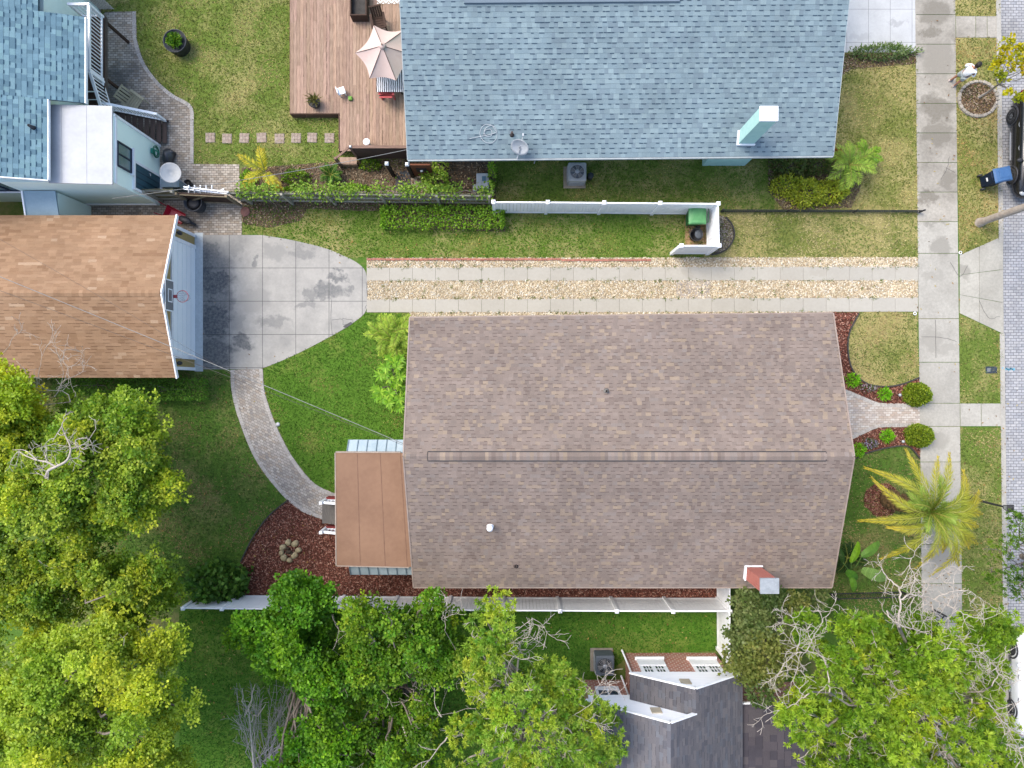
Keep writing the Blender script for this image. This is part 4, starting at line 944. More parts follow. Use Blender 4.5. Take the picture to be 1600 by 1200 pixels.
gb2 = gable([(3.05, 2.5), (3.05, 3.2), (5.8, 4.96), (7.2, 4.1), (7.2, 2.5)], -12.47, -13.3).build('gable', GAB, dh)
for (x, z, y, p) in ((6.75, 3.35, -11.59, gb), (5.5, 3.9, -12.46, gb2)):
    mb = MB(); mb.bb(x-.2, x+.2, y-.02, y+.03, z-.22, z+.22); mb.build('gable_vent', mat('vent_cream', D(226, 214, 190), D(196, 184, 160)), p)
PAN = mat('dark_pane', (.03, .045, .06), (.06, .08, .1), 2, .08, .7, bmp=0)
def cottage_window(x0, x1, y, z0, z1, zb):
    mb = MB(); mb.bb(x0, x1, y-.01, y+.03, z0, z1); o = mb.build('window', PAN, dh); mb = MB()
    mb.bb(x0-.14, x1+.14, y+.0, y+.07, zb, z0); mb.bb(x0-.14, x1+.14, y, y+.05, z1, z1+.1); mb.bb(x0-.14, x0, y, y+.05, z0, z1); mb.bb(x1, x1+.14, y, y+.05, z0, z1)
    xm = (x0+x1)/2; mb.bb(xm-.08, xm+.08, y, y+.05, z0, z1)
    for (a, b) in ((x0, xm-.08), (xm+.08, x1)):
        for f in (1/3, 2/3): xx = a+(b-a)*f; mb.bb(xx-.015, xx+.015, y+.02, y+.045, z0, z1)
        zz = (z0+z1)/2; mb.bb(a, b, y+.02, y+.044, zz-.015, zz+.015)
    mb.build('frame', WHITEP, o); MB().bb(x0-.2, x1+.2, y, y+.14, zb-.08, zb).build('sill', WHITEP, o)
cottage_window(5.42, 6.26, -11.73, 1.5, 2.18, .85); cottage_window(7.62, 8.5, -11.73, 1.5, 2.18, .85)
mb = MB(); mb.bb(3.6, 4.4, -12.9, -12.84, 1.2, 2.2); o = mb.build('window', PAN, dh)
mb = MB(); [mb.bb(*a) for a in ((3.5, 3.6, -12.88, -12.8, .9, 2.3), (4.4, 4.5, -12.88, -12.8, .9, 2.3), (3.6, 4.4, -12.88, -12.8, 2.2, 2.3), (3.6, 4.4, -12.88, -12.8, .9, 1.2), (3.97, 4.03, -12.86, -12.82, 1.2, 2.2))]; mb.build('frame', WHITEP, o)
mb = MB(); mb.tube([(4.8, -11.62, 0), (4.8, -11.62, 2.75), (4.78, -11.5, 2.9)], .04, 8); mb.tube([(4.75, -12.7, 0.1), (4.75, -12.7, 2.5)], .04, 8); mb.build('downspout', WHITEP, dh)
lw = [(9.1, -12.75, 2.75), (13.2, -12.75, 2.55), (13.2, ye, 2.55), (9.1, ye, 2.75)]
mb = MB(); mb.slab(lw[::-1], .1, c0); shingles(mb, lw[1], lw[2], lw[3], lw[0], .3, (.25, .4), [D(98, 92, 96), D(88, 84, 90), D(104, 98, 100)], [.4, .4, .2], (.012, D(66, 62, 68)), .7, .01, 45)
mb.build('side_roof', SHING, dh); MB().bb(9.05, 12.9, ye, -13.0, 0, 2.5).build('side_wall', BRK, dh)
mb = MB(); mb.beam((9.15, -12.72, 2.68), (13.2, -12.72, 2.5), .06, .12); mb.build('gutter', WHITEP, dh)
# ---------------------------------------------------------------- fences
def vinyl_fence(name, label, runs, h=1.83):
    t = thing(name, label, 'fence', (runs[0][0][0], runs[0][0][1], 0)); done = set()
    for pts in runs:
        for (x, y) in pts:
            kk = (round(x, 1), round(y, 1))
            if kk in done: continue
            done.add(kk); mb = MB(); mb.bb(x-.065, x+.065, y-.065, y+.065, 0, h+.04); p = mb.build('post', WHITE, t)
            mb = MB(); mb.bb(x-.08, x+.08, y-.08, y+.08, h+.04, h+.07); mb.box((x, y, h+.1), (.13, .13, .06), 0, None, .2); mb.build('post_cap', WHITE, p)
        for a, b in zip(pts, pts[1:]):
            d = Vector((b[0]-a[0], b[1]-a[1], 0)); u = d.normalized()*.066; A = Vector((a[0], a[1], 0))+u; B = Vector((b[0], b[1], 0))-u; up = Vector((0, 0, 1)); mb = MB()
            n = max(1, int(round((B-A).length/.15)))
            for i in range(n):
                p, q = A.lerp(B, (i+.03)/n), A.lerp(B, (i+.97)/n); mb.beam(p+up*(h/2), q+up*(h/2), .03, h-.2)
            mb.beam(A+up*(h-.07), B+up*(h-.07), .055, .14); mb.beam(A+up*.14, B+up*.14, .055, .14)
            mb.build('panel', WHITE, t)
    return t
vinyl_fence('vinyl_fence', 'white vinyl fence that ends in a corner around the green bin', [[(-.76, 7.47), (1.47, 7.46), (3.78, 7.44), (6.08, 7.42), (8.46, 7.4)], [(8.46, 7.4), (8.5, 5.68)], [(8.5, 5.68), (6.95, 5.68)]])
vinyl_fence('vinyl_fence', 'long white vinyl fence south of the brown roof, partly under trees', [[(8.94, -9.33), (6.61, -9.33), (4.3, -9.32), (1.97, -9.31), (-.35, -9.3), (-2.67, -9.28), (-4.98, -9.27), (-7.3, -9.25), (-9.6, -9.24), (-11.9, -9.22), (-13.5, -9.2)], [(8.94, -9.33), (8.94, -7.62)], [(8.94, -9.33), (8.95, -11.5)]])
FENW = mat('green_grey_board', DL(150, 146, 112), DL(108, 106, 80), 4, .9, wood=(6, 6, .6))
FENR = mat('fence_rail', DL(178, 174, 158), DL(134, 130, 114), 5, .9, wood=(.7, 6, 6))
def wood_fence(name, label, x0, x1, y0, y1, h, posts, gap=.03, south_rails=True, bw=.13, slope=0):
    t = thing(name, label, 'fence', (x0, y0, 0)); mb = MB(); g = np.random.default_rng(int(abs(x0)*10)); x = x0
    while x < x1:
        f = (x-x0)/(x1-x0); y = y0+(y1-y0)*f; hh = h*g.uniform(.97, 1.01); k = g.uniform(.8, 1.1)
        mb.box((x+bw/2, y, hh/2), (bw-gap, .022, hh), 0, (k, k, k)); x += bw
    mb.build('picket', mat('fence_picket', DL(152, 148, 114), DL(112, 108, 84), 4, .9, usecol=True, wood=(6, 6, .6)), t).name = 'pickets'
    for z in (.28, .85, h-.14):
        mb = MB(); mb.beam((x0, y0-.04, z), (x1, y1-.04, z), .05, .09); mb.build('rail', FENR, t)
    for px in posts:
        f = (px-x0)/(x1-x0); y = y0+(y1-y0)*f-.1; mb = MB(); mb.bb(px-.05, px+.05, y-.05, y+.05, 0, h+.03); mb.build('post', FENR, t)
    return t
k = H/F
wood_fence('wooden_fence', 'weathered grey wooden picket fence overgrown with green vines', (375-800)*k, (770-800)*k, 7.98, 7.86, 1.6, [(x-800)*k for x in (394, 458, 525, 605, 688, 766)])
wood_fence('wooden_gate', 'old greenish board gate between the mint wall and the black planter', (252-800)*k, (296-800)*k, 8.05, 8.05, 1.65, [(254-800)*k, (296-800)*k], .008)
t = thing('wooden_gate', 'brown boarded gate leaning open beside the white picket trellis', 'gate', ((305-800)*k, 8.0, 0))
mb = MB(); mb.beam(((300-800)*k, 7.95, .75), ((375-800)*k, 7.85, .75), .04, 1.4); mb.build('board_panel', BROWNW, t)
mb = MB()
for z in (.25, 1.35): mb.beam(((300-800)*k, 7.9, z), ((375-800)*k, 7.8, z), .04, .1)
for x, y in ((300, 7.9), (375, 7.8)): mb.beam(((x-800)*k, y, 0), ((x-800)*k, y, 1.55), .1, .1)
mb.beam(((300-800)*k, 7.88, .3), ((340-800)*k, 7.84, 1.3), .03, .09)
mb.build('frame', mat('tan_frame', D(186, 170, 140), D(140, 124, 98), 5, .9), t)
t = thing('picket_trellis', 'short white picket trellis leaning on the boarded gate', 'trellis', ((318-800)*k, 8.1, 0))
mb = MB()
for z in (1.35, 1.62): mb.beam(P(287, 292+ (1.62-z)*12, z), P(357, 300+(1.62-z)*12, z), .05, .05)
mb.build('rail', WHITEP, t)
mb = MB()
for i in range(5):
    x = 295+i*9; a = P(x, 302, 1.2); b = P(x, 290, 1.75); mb.beam(a, b, .06, .03)
mb.beam(P(340, 300, 1.4), P(350, 295, 1.5), .05, .03)
mb.build('pickets', WHITEP, t)
# posts with white caps in the garden corner and the brown panel with a mailbox-like light
DKW = mat('dark_post', D(74, 62, 52), D(52, 44, 38), 5, .85)
for (px, py, lb) in ((604, 255, 'dark wooden garden post with a white cap, the left one of two'), (636, 256, 'dark wooden garden post with a white cap at the end of the brown panel')):
    x, y = P2(px, py, 1.75); t = thing('garden_post', lb, 'post', (x, y, 0), group='garden posts with white caps')
    mb = MB(); mb.bb(x-.07, x+.07, y-.07, y+.07, 0, 1.7); mb.build('shaft', DKW, t); MB().box((x, y, 1.74), (.16, .16, .08), 0, None, .5).build('post_cap', WHITEP, t)
x0, y0 = P2(640, 257, 1.7); x1, _ = P2(672, 257, 1.7)
t = thing('wooden_screen', 'brown wooden panel with a dark plaque between garden post and vine', 'panel', (x0, y0, 0))
mb = MB(); mb.bb(x0, x1, y0-.03, y0+.03, .2, 1.7); mb.build('board', mat('red_brown_board', D(150, 92, 62), D(126, 76, 52), 4, .8, wood=(1, 6, 6)), t)
xm = (x0+x1)/2; mb = MB(); mb.bb(xm-.22, xm+.22, y0-.06, y0-.03, .85, 1.3); pl = mb.build('plaque', mat('plaque', D(64, 60, 58), D(50, 46, 46)), t); MB().blob((xm, y0-.09, 1.12), (.06, .04, .08)).build('light_knob', WHITEP, pl)
# dark steel picket fences
IRON = mat('black_iron', (.02, .02, .022), (.04, .04, .042), 5, .6)
def iron_fence(label, a, b, h, step=.12):
    t = thing('iron_fence', label, 'fence', (a[0], a[1], 0)); a, b = Vector((*a, 0)), Vector((*b, 0)); d = b-a; up = Vector((0, 0, 1)); n = int(d.length/step); mb = MB()
    for i in range(n+1): p = a+d*(i/n); mb.beam(p, p+up*h, .018, .018)
    mb.build('pickets', IRON, t)
    for z in (.1, h-.08): MB().beam(a+up*z, b+up*z, .035, .035).build('rail', IRON, t)
    m = max(1, int(d.length/2.2))
    for i in range(m+1): p = a+d*(i/m); MB().beam(p, p+up*(h+.05), .055, .055).build('post', IRON, t)
iron_fence('low black iron fence across the front lawn from the white fence to the sidewalk', (P2(1126, 331)), (P2(1436, 332)), .42, .1)
iron_fence('black iron picket fence below the banana leaves at the bottom right', (P2(1295, 927)), (P2(1408, 924)), .9, .12)
iron_fence('black iron gate fence in the shade by the sidewalk under pale branches', (P2(1444, 970)), (P2(1458, 952)), .9, .1)
# ---------------------------------------------------------------- vegetation
def leaves(q, p, dirs, ln, wd, col, flat=.6, g=rng):
    """diamond leaves with base p, direction dirs"""
    n = len(p); dirs = unit(dirs); nrm = unit(g.normal(0, .5, (n, 3))+np.array([0, 0, flat*2]))
    s = unit(np.cross(dirs, nrm)); ln = np.broadcast_to(np.asarray(ln, float), (n,))[:, None]; wd = np.broadcast_to(np.asarray(wd, float), (n,))[:, None]
    mid = p+dirs*ln*.5+np.cross(s, dirs)*ln*.06
    q.add(np.stack([p, mid+s*wd, p+dirs*ln, mid-s*wd], 1), col)
def tuft_cols(pal, n, m, g, jit=.16):
    pal = np.array(pal); t = g.dirichlet(np.full(len(pal), .4), n) @ pal
    c = np.repeat(t, m, 0); return c*g.uniform(1-jit, 1+jit, (len(c), 1))
def crown(q, clumps, pal, leaf, tufts, per, tr, g, shell=(.55, 1.05), star=False, zs=.75):
    for (x, y, z, r) in clumps:
        n = max(3, int(tufts*r*r)); d = unit(g.normal(0, 1, (n, 3))); d[:, 2] = np.where(d[:, 2] < -.35, -d[:, 2], d[:, 2])
        rad = r*g.uniform(shell[0], shell[1], (n, 1))*(1+.18*g.normal(0, 1, (n, 1)))
        c = np.array([x, y, z])+d*rad*np.array([1, 1, zs])
        cc = np.repeat(c, per, 0); m = len(cc)
        u_ = g.random(); cp = np.array(pal)*g.uniform(.88, 1.12)*(np.array([.62, .74, .62]) if u_ < .25 else np.array([1.22, 1.08, .8]) if u_ > .78 else 1.0); col = tuft_cols(cp, n, per, g)
        o = unit(g.normal(0, 1, (m, 3))+np.repeat(d, per, 0)*.5+np.array([0, 0, .25]))
        base = cc+o*tr*(.05 if star else 1)*g.uniform(.2, 1, (m, 1))
        dr = o if star else unit(o+g.normal(0, .7, (m, 3)))
        leaves(q, base, dr, leaf[0]*g.uniform(.7, 1.25, m), leaf[1]*g.uniform(.8, 1.2, m), col, .7, g)
def limb(mb, a, b, r0, r1, g, seg=5, wob=.12, n=6):
    a, b = np.array(a, float), np.array(b, float); Ld = np.linalg.norm(b-a); pts = []
    for i in range(seg+1):
        t = i/seg; p = a+(b-a)*t; p[2] += Ld*.1*math.sin(math.pi*t)
        if 0 < i < seg: p += g.normal(0, wob*Ld*.3, 3)
        pts.append(tuple(p))
    mb.tube(pts, [r0+(r1-r0)*i/seg for i in range(seg+1)], n); return pts
def twigs(mb, p, d, Lg, r, depth, g, curl=.5, n=4, up=.12):
    """a bare branch that forks as it goes"""
    p = np.array(p, float); d = unit(np.array(d, float)); seg = 5; pts = [tuple(p)]
    for i in range(seg):
        d = unit(d+g.normal(0, curl*.45, 3)*np.array([1, 1, .6])+np.array([0, 0, up*.15])); p = p+d*Lg/seg; pts.append(tuple(p))
        if depth > 0 and i in (1, 2, 3) and g.random() < .55:
            twigs(mb, p, d+g.normal(0, .8, 3)*np.array([1, 1, .5]), Lg*g.uniform(.45, .7), r*.6, depth-1, g, curl, n, up)
    mb.tube(pts, [max(.006, r*(1-.6*i/seg)) for i in range(seg+1)], n)
    if depth > 0:
        for _ in range(2): twigs(mb, p, d+g.normal(0, .6, 3)*np.array([1, 1, .5]), Lg*g.uniform(.55, .8), r*.55, depth-1, g, curl, n, up)
def fill(poly, zc, ze, r, n, g, holes=()):
    n = int(n*1.75)
    """clump centres inside a crown outline drawn at its own height: higher in the middle"""
    c = np.mean(np.array(poly, float), 0); a = np.array(poly, float); lo, hi = a.min(0), a.max(0); out = []; tries = 0
    while len(out) < n and tries < 6000:
        tries += 1; p = lo+g.random(2)*(hi-lo)
        if not inside(p[None], poly)[0]: continue
        if any(((p[0]-hx)/hr)**2+((p[1]-hy)/hr)**2 < 1 for hx, hy, hr in holes): continue
        e = min(np.hypot(*(p-np.array(poly[i])-(np.array(poly[i-1])-np.array(poly[i]))*np.clip(np.dot(p-np.array(poly[i]), np.array(poly[i-1])-np.array(poly[i]))/max(1e-6, np.sum((np.array(poly[i-1])-np.array(poly[i]))**2)), 0, 1))) for i in range(len(poly)))
        t = min(1, e/60); z = ze+(zc-ze)*t**.7+g.normal(0, .5); rr_ = r*.72*g.uniform(.65, 1.35)
        if e < rr_/.026*.55: continue
        if any(np.hypot(p[0]-o[4], p[1]-o[5]) < r/.026*.44 for o in out): continue
        x, y, _ = P(p[0], p[1], z); out.append((x, y, z, rr_, p[0], p[1]))
    return [o[:4] for o in out]
def tree(name, label, base, clumps, pal, leaf=(.13, .045), tufts=34, per=10, tr=.16, tk=.22, bark=BARK, group=None, seed=1, star=False, bare=(), lm=None, fork=.35, shell=(.55, 1.05), twig=0, cat='tree', zs=.75, drawn=(), dz=7, lift=0, sketch=()):
    g = np.random.default_rng(seed); t = thing(name, label, cat, (base[0], base[1], 0), group=group)
    q = Q(); crown(q, clumps, pal, leaf, tufts, per, tr, g, shell, star, zs); q.build('crown', lm or LEAF, t)
    zc = np.mean([c[2] for c in clumps]); fz = zc*fork; mb = MB()
    mx, my = np.mean([c[0] for c in clumps]), np.mean([c[1] for c in clumps])
    fx, fy = base[0]+(mx-base[0])*.3, base[1]+(my-base[1])*.3
    mb.tube([(base[0], base[1], -.05), (base[0]*.6+fx*.4+.05, base[1]*.6+fy*.4, fz*.5), (fx, fy, fz)], [tk*1.25, tk, tk*.85], 8)
    ends = []
    for c in clumps:
        if g.random() < .85:
            pts = limb(mb, (fx, fy, fz), (c[0], c[1], c[2]), tk*.4, tk*.1, g); ends.append((c, pts))
    for c, pts in ends:
        for _ in range(twig): twigs(mb, pts[-1] if g.random() < .5 else pts[-2], g.normal(0, 1, 3)*np.array([1, 1, .4])+np.array([0, 0, .35]), c[3]*.8, .022, 1, g)
    mb.build('trunk', bark, t)
    for j, (ln_, r0, root) in enumerate(sketch):
        mb = MB(); w = [P(x_, y_, 7.6+.25*math.sin(j*1.7+i_*.9)) for i_, (x_, y_) in enumerate(ln_)]; sp_ = [tuple(np.array(p_)+g.normal(0, .018, 3)) for p_ in spline(w, 4)]
        mb.tube(sp_, [max(.007, .8*r0*(1-.7*i_/len(sp_))) for i_ in range(len(sp_))], 5)
        for i_ in range(2, len(sp_), 2): twigs(mb, sp_[i_], g.normal(0, 1, 3)*np.array([1, 1, .4]), .42, .011, 1, g)
        twigs(mb, sp_[-1], np.array(sp_[-1])-np.array(sp_[-3]), .45, .012, 2, g)
        if root: limb(mb, (fx, fy, fz+.3), sp_[0], r0*1.8, r0, g, 6, .06, 6)
        mb.build('bare_branch', BARKW, t)
    if drawn:
        mb = MB()
        for j, ln_ in enumerate(drawn):
            w = [P(x_, y_, dz+.12*math.sin(j+i_*.8)) for i_, (x_, y_) in enumerate(ln_)]; r0 = .05 if j == 0 else (.034 if len(ln_) > 4 else .02); sp_ = spline(w, 4); mb.tube(sp_, [max(.01, r0*(1-.8*i_/len(sp_))) for i_ in range(len(sp_))], 6)
            for i_ in range(3, len(sp_), 3): twigs(mb, sp_[i_], g.normal(0, 1, 3)*np.array([1, 1, .4]), .35, .013, 1, g)
        mb.tube([P(72, 745, dz), (fx, fy, fz)], [.07, .1], 6); mb.build('bare_branch', BARKW, t)
    for (px, py, z, ang, Ln, r, dep) in bare:
        mb = MB(); st0 = P(px, py, z+lift*.6); r *= .55; twigs(mb, st0, (math.cos(R(ang)), math.sin(R(ang)), .05), Ln, r, dep, g, .55, 5, .05)
        limb(mb, (fx, fy, fz+.3), st0, r*1.7, r, g, 6, .08, 6); mb.build('bare_branch', BARKW, t)
    return t
YG = [DL(176, 196, 56), DL(144, 176, 46), DL(200, 212, 80), DL(104, 146, 40), DL(74, 114, 34)]
YEL = [DL(214, 216, 50), DL(196, 200, 44), DL(172, 194, 44), DL(150, 176, 44), DL(214, 196, 56)]
MG = [DL(124, 156, 38), DL(94, 136, 32), DL(152, 178, 50), DL(72, 110, 28), DL(54, 90, 24)]
DGc = [DL(94, 130, 40), DL(72, 108, 32), DL(122, 156, 48), DL(56, 88, 28), DL(104, 140, 44)]
BG = [DL(96, 154, 30), DL(72, 128, 24), DL(130, 180, 42), DL(50, 100, 20), DL(80, 118, 28)]
LW = [DL(150, 184, 62), DL(126, 172, 54), DL(176, 200, 84), DL(100, 152, 46), DL(164, 180, 62)]
g = np.random.default_rng(101)
c = fill([(-70, 560), (0, 545), (35, 560), (60, 590), (70, 620), (80, 660), (60, 690), (0, 700), (-80, 690)], 6.6, 5.2, .75, 17, g)
tree('backyard_tree', 'yellowish leafy tree at the left edge below the tan garage roof', P2(-25, 640), c, YEL[:4]+[YG[0], YG[1]], (.105, .043), 165, 17, .17, .16, seed=11, group='leafy trees of the left back yard', bare=[(110, 628, 5.6, 110, 1.3, .03, 3), (85, 620, 5.4, 60, 1.2, .028, 3), (60, 590, 5.2, 80, .8, .02, 2), (15, 540, 5.2, 80, .7, .018, 2)])
g = np.random.default_rng(102)
c = fill([(60, 660), (105, 620), (150, 635), (180, 612), (222, 612), (258, 645), (252, 685), (285, 740), (280, 775), (258, 790), (265, 810), (255, 835), (205, 850), (150, 860), (90, 850), (-40, 850), (-70, 700), (0, 690)], 7.2, 4.8, .78, 46, g, [(148, 742, 24), (155, 775, 14), (120, 805, 14)])
tree('backyard_tree', 'bright green tree with a bare white forked branch above the shady lawn', P2(90, 730), c, YG, (.105, .043), 165, 17, .17, .24, seed=12, group='leafy trees of the left back yard', bare=[(112, 848, 6.6, 70, .8, .02, 2)], drawn=[((72, 745), (76, 735), (88, 729), (104, 720), (110, 706), (109, 695), (104, 684), (97, 664), (105, 652)), ((86, 729), (74, 722), (58, 719), (40, 712), (28, 706), (16, 722)), ((58, 719), (40, 704), (20, 703)), ((74, 722), (70, 708), (74, 700), (66, 698)), ((110, 702), (124, 697), (136, 690), (150, 670)), ((124, 697), (130, 702), (138, 700)), ((97, 666), (88, 680), (82, 690)), ((120, 698), (118, 688), (130, 684)), ((76, 736), (75, 750))], dz=8.5)
g = np.random.default_rng(103)
c = fill([(-60, 850), (60, 846), (140, 855), (200, 850), (255, 865), (298, 885), (300, 915), (288, 945), (262, 965), (200, 975), (120, 970), (-60, 965)], 6.4, 4.4, .75, 30, g, [(110, 862, 14)])
tree('backyard_tree', 'mid green tree just west of the white fence end beside the shrub', P2(120, 890), c, MG+[YG[0], YG[2]], (.105, .043), 165, 17, .17, .2, seed=13, group='leafy trees of the left back yard', bare=[(60, 875, 6.6, -40, .6, .018, 1)])
g = np.random.default_rng(104)
c = fill([(-60, 970), (60, 985), (150, 975), (190, 965), (232, 990), (285, 985), (292, 1030), (268, 1060), (322, 1085), (328, 1115), (292, 1125), (296, 1200), (290, 1260), (-80, 1260)], 7.6, 4.8, .82, 50, g, [(18, 1025, 22), (248, 1052, 12), (150, 1125, 10)])
tree('backyard_tree', 'large yellow green tree filling the bottom left corner', P2(110, 1080), c, YG[:3]+[YG[0], LW[2], MG[0], MG[2]], (.105, .043), 165, 17, .17, .28, seed=14, group='leafy trees of the left back yard', bare=[(185, 1000, 7, 20, .5, .02, 1), (115, 1155, 7, 30, .4, .02, 0)])
g = np.random.default_rng(105)
c = fill([(432, 925), (450, 893), (480, 892), (520, 915), (530, 960), (512, 1000), (540, 1030), (560, 1075), (500, 1100), (440, 1062), (420, 1060), (380, 1030), (345, 990), (372, 960), (415, 955)], 4.8, 3.4, .64, 36, g)
c += fill([(470, 1110), (530, 1085), (560, 1160), (520, 1240), (420, 1240), (420, 1190), (450, 1130)], 4.2, 3.2, .6, 14, g)
tree('fig_tree', 'glossy bright green tree spilling over the white fence beside the red mulch', P2(470, 1010), c, BG, (.125, .05), 140, 15, .17, .2, seed=15, lm=LEAFG)
g = np.random.default_rng(106)
c = fill([(535, 940), (590, 930), (640, 945), (660, 930), (690, 922), (712, 960), (730, 1010), (712, 1050), (690, 1080), (620, 1080), (560, 1085), (520, 1070), (540, 1010), (530, 970)], 5.2, 3.6, .66, 36, g)
c += fill([(530, 1080), (620, 1080), (690, 1090), (690, 1240), (540, 1240), (530, 1140)], 3.6, 2.6, .66, 24, g)
tree('fig_tree', 'darker green bushy tree in the middle of the bottom tree row', P2(620, 1040), c, MG+[BG[0], BG[1]], (.12, .045), 125, 15, .17, .18, seed=16, lm=LEAFG, twig=1, bare=[(595, 1025, 5.3, 40, 1.0, .03, 2), (565, 1075, 4.6, 45, 1.4, .035, 2), (520, 1015, 4.6, 50, .8, .02, 1), (640, 1165, 3.8, 60, 1.6, .05, 3), (530, 1180, 3.6, 10, 1.6, .03, 2), (690, 1120, 4.5, 100, 1.0, .04, 2)])
g = np.random.default_rng(107)
c = fill([(715, 965), (745, 945), (790, 930), (832, 960), (825, 1000), (850, 1030), (885, 1030), (905, 1010), (930, 1045), (920, 1080), (975, 1100), (970, 1180), (965, 1250), (700, 1250), (690, 1150), (735, 1100), (700, 1040)], 6.6, 4.6, .66, 44, g)
tree('willowy_tree', 'pale yellow green tree with fine pale branches beside the brick gables', P2(820, 1110), c, LW, (.16, .022), 120, 20, .1, .2, bark=BARKW, seed=17, star=True, twig=2, lift=.6, bare=[(695, 985, 5.2, 80, .8, .02, 2), (735, 1060, 6.2, 40, 1.5, .04, 3), (790, 1000, 6.2, 30, 1.2, .03, 3), (700, 1150, 5, 250, 1.0, .05, 2), (880, 1130, 6.2, 60, 1.2, .03, 3), (790, 1180, 6.2, 100, 1.1, .03, 3), (900, 1195, 6, 120, 1, .03, 2)])
g = np.random.default_rng(108)
c = fill([(1205, 985), (1245, 955), (1300, 960), (1345, 950), (1380, 970), (1440, 965), (1500, 960), (1565, 945), (1600, 985), (1570, 1030), (1560, 1100), (1600, 1160), (1600, 1260), (1260, 1260), (1240, 1150), (1200, 1130), (1195, 1095), (1245, 1070), (1250, 1020)], 7.4, 4.8, .8, 60, g, [(1400, 1075, 20), (1460, 1150, 18), (1360, 1160, 14), (1480, 1050, 12)])
SKETCH = [([(1406, 980), (1404, 963), (1407, 939), (1405, 920), (1397, 912), (1385, 900), (1378, 889)], 0.05, 1), ([(1407, 936), (1422, 929), (1439, 932), (1459, 936), (1480, 946), (1495, 954), (1516, 963), (1536, 967)], 0.035, 0), ([(1439, 932), (1449, 918), (1452, 908), (1465, 903)], 0.02, 0), ([(1459, 936), (1474, 929), (1495, 923), (1516, 924), (1529, 933)], 0.024, 0), ([(1422, 929), (1430, 903), (1422, 883), (1430, 862)], 0.024, 0), ([(1427, 933), (1422, 951), (1427, 966), (1439, 972)], 0.02, 0), ([(1439, 933), (1456, 946), (1459, 960), (1453, 969)], 0.02, 0), ([(1385, 955), (1393, 969), (1406, 976), (1427, 983), (1450, 989)], 0.03, 1), ([(1406, 920), (1415, 908), (1424, 900)], 0.018, 0), ([(1480, 946), (1486, 933), (1490, 912)], 0.016, 0), ([(1495, 954), (1483, 966), (1482, 975)], 0.016, 0), ([(1455, 1038), (1471, 1034), (1486, 1019), (1499, 1010), (1511, 1022)], 0.032, 1), ([(1471, 1034), (1480, 1052), (1501, 1069), (1519, 1074), (1526, 1052), (1525, 1034)], 0.03, 0), ([(1471, 1035), (1476, 1064), (1474, 1081), (1486, 1102)], 0.022, 0), ([(1471, 1035), (1474, 1022), (1495, 1012)], 0.02, 0), ([(1480, 1052), (1498, 1049), (1507, 1034)], 0.018, 0), ([(1431, 1068), (1442, 1096), (1446, 1117), (1439, 1124), (1421, 1132), (1410, 1144)], 0.034, 1), ([(1446, 1117), (1465, 1135), (1477, 1153), (1498, 1163)], 0.025, 0), ([(1442, 1096), (1456, 1102), (1471, 1117), (1492, 1129)], 0.022, 0), ([(1439, 1096), (1430, 1113), (1400, 1111)], 0.02, 0), ([(1465, 1135), (1462, 1156), (1468, 1173)], 0.02, 0), ([(1519, 1093), (1526, 1123), (1536, 1144), (1554, 1159), (1575, 1164)], 0.036, 1), ([(1526, 1123), (1529, 1150), (1528, 1173), (1542, 1191)], 0.024, 0), ([(1525, 1120), (1513, 1129)], 0.016, 0), ([(1544, 1098), (1560, 1117), (1575, 1141), (1593, 1170)], 0.03, 1), ([(1551, 1111), (1572, 1105), (1590, 1096)], 0.02, 0), ([(1557, 1120), (1569, 1138), (1566, 1156)], 0.018, 0), ([(1566, 1126), (1587, 1144), (1605, 1150)], 0.02, 0), ([(1551, 1072), (1560, 1055), (1578, 1059), (1593, 1064)], 0.024, 1), ([(1560, 1055), (1554, 1040), (1545, 1028), (1534, 1019)], 0.018, 0), ([(1572, 1010), (1569, 1028), (1557, 1043)], 0.014, 0), ([(1366, 1129), (1376, 1153), (1367, 1170), (1373, 1197)], 0.026, 1), ([(1369, 1135), (1355, 1147), (1341, 1153)], 0.02, 0), ([(1376, 1153), (1382, 1173), (1391, 1185)], 0.02, 0), ([(1296, 1081), (1295, 1061), (1290, 1037), (1278, 1022), (1261, 1016), (1244, 1010)], 0.03, 1), ([(1261, 1016), (1269, 998), (1278, 983), (1292, 961)], 0.022, 0), ([(1261, 1016), (1243, 1022), (1228, 1034), (1219, 1049)], 0.02, 0), ([(1244, 1019), (1249, 995), (1238, 963)], 0.02, 0), ([(1269, 1004), (1261, 986), (1243, 980)], 0.016, 0), ([(1269, 1081), (1252, 1093), (1231, 1105), (1207, 1111)], 0.03, 1), ([(1256, 1087), (1240, 1064), (1243, 1046), (1222, 1049)], 0.02, 0), ([(1415, 1064), (1391, 1064), (1385, 1058), (1367, 1052), (1353, 1034)], 0.022, 1), ([(1391, 1064), (1394, 1078), (1382, 1090)], 0.016, 0), ([(1406, 1004), (1412, 1022), (1422, 1034)], 0.016, 1), ([(1430, 1028), (1433, 1013), (1445, 1004)], 0.016, 1), ([(1436, 1022), (1453, 1018)], 0.013, 0), ([(1335, 1135), (1338, 1123), (1344, 1105)], 0.016, 1)]
tree('street_tree', 'big light green tree tangled with bare white branches at the bottom right', P2(1395, 1060), c, [DL(160, 190, 52), DL(132, 172, 46), DL(184, 204, 68), DL(110, 150, 40), DL(84, 122, 34)], (.17, .021), 140, 24, .1, .3, bark=BARKW, seed=18, star=True, twig=1, lift=.7,
     bare=[(1330, 985, 6.2, 120, .9, .025, 2), (1250, 1185, 6, 30, 1, .025, 3)], sketch=SKETCH)
g = np.random.default_rng(109)
c = fill([(1545, 830), (1575, 795), (1640, 770), (1680, 900), (1640, 950), (1560, 935), (1520, 905), (1530, 870)], 5.4, 4.2, .55, 16, g)
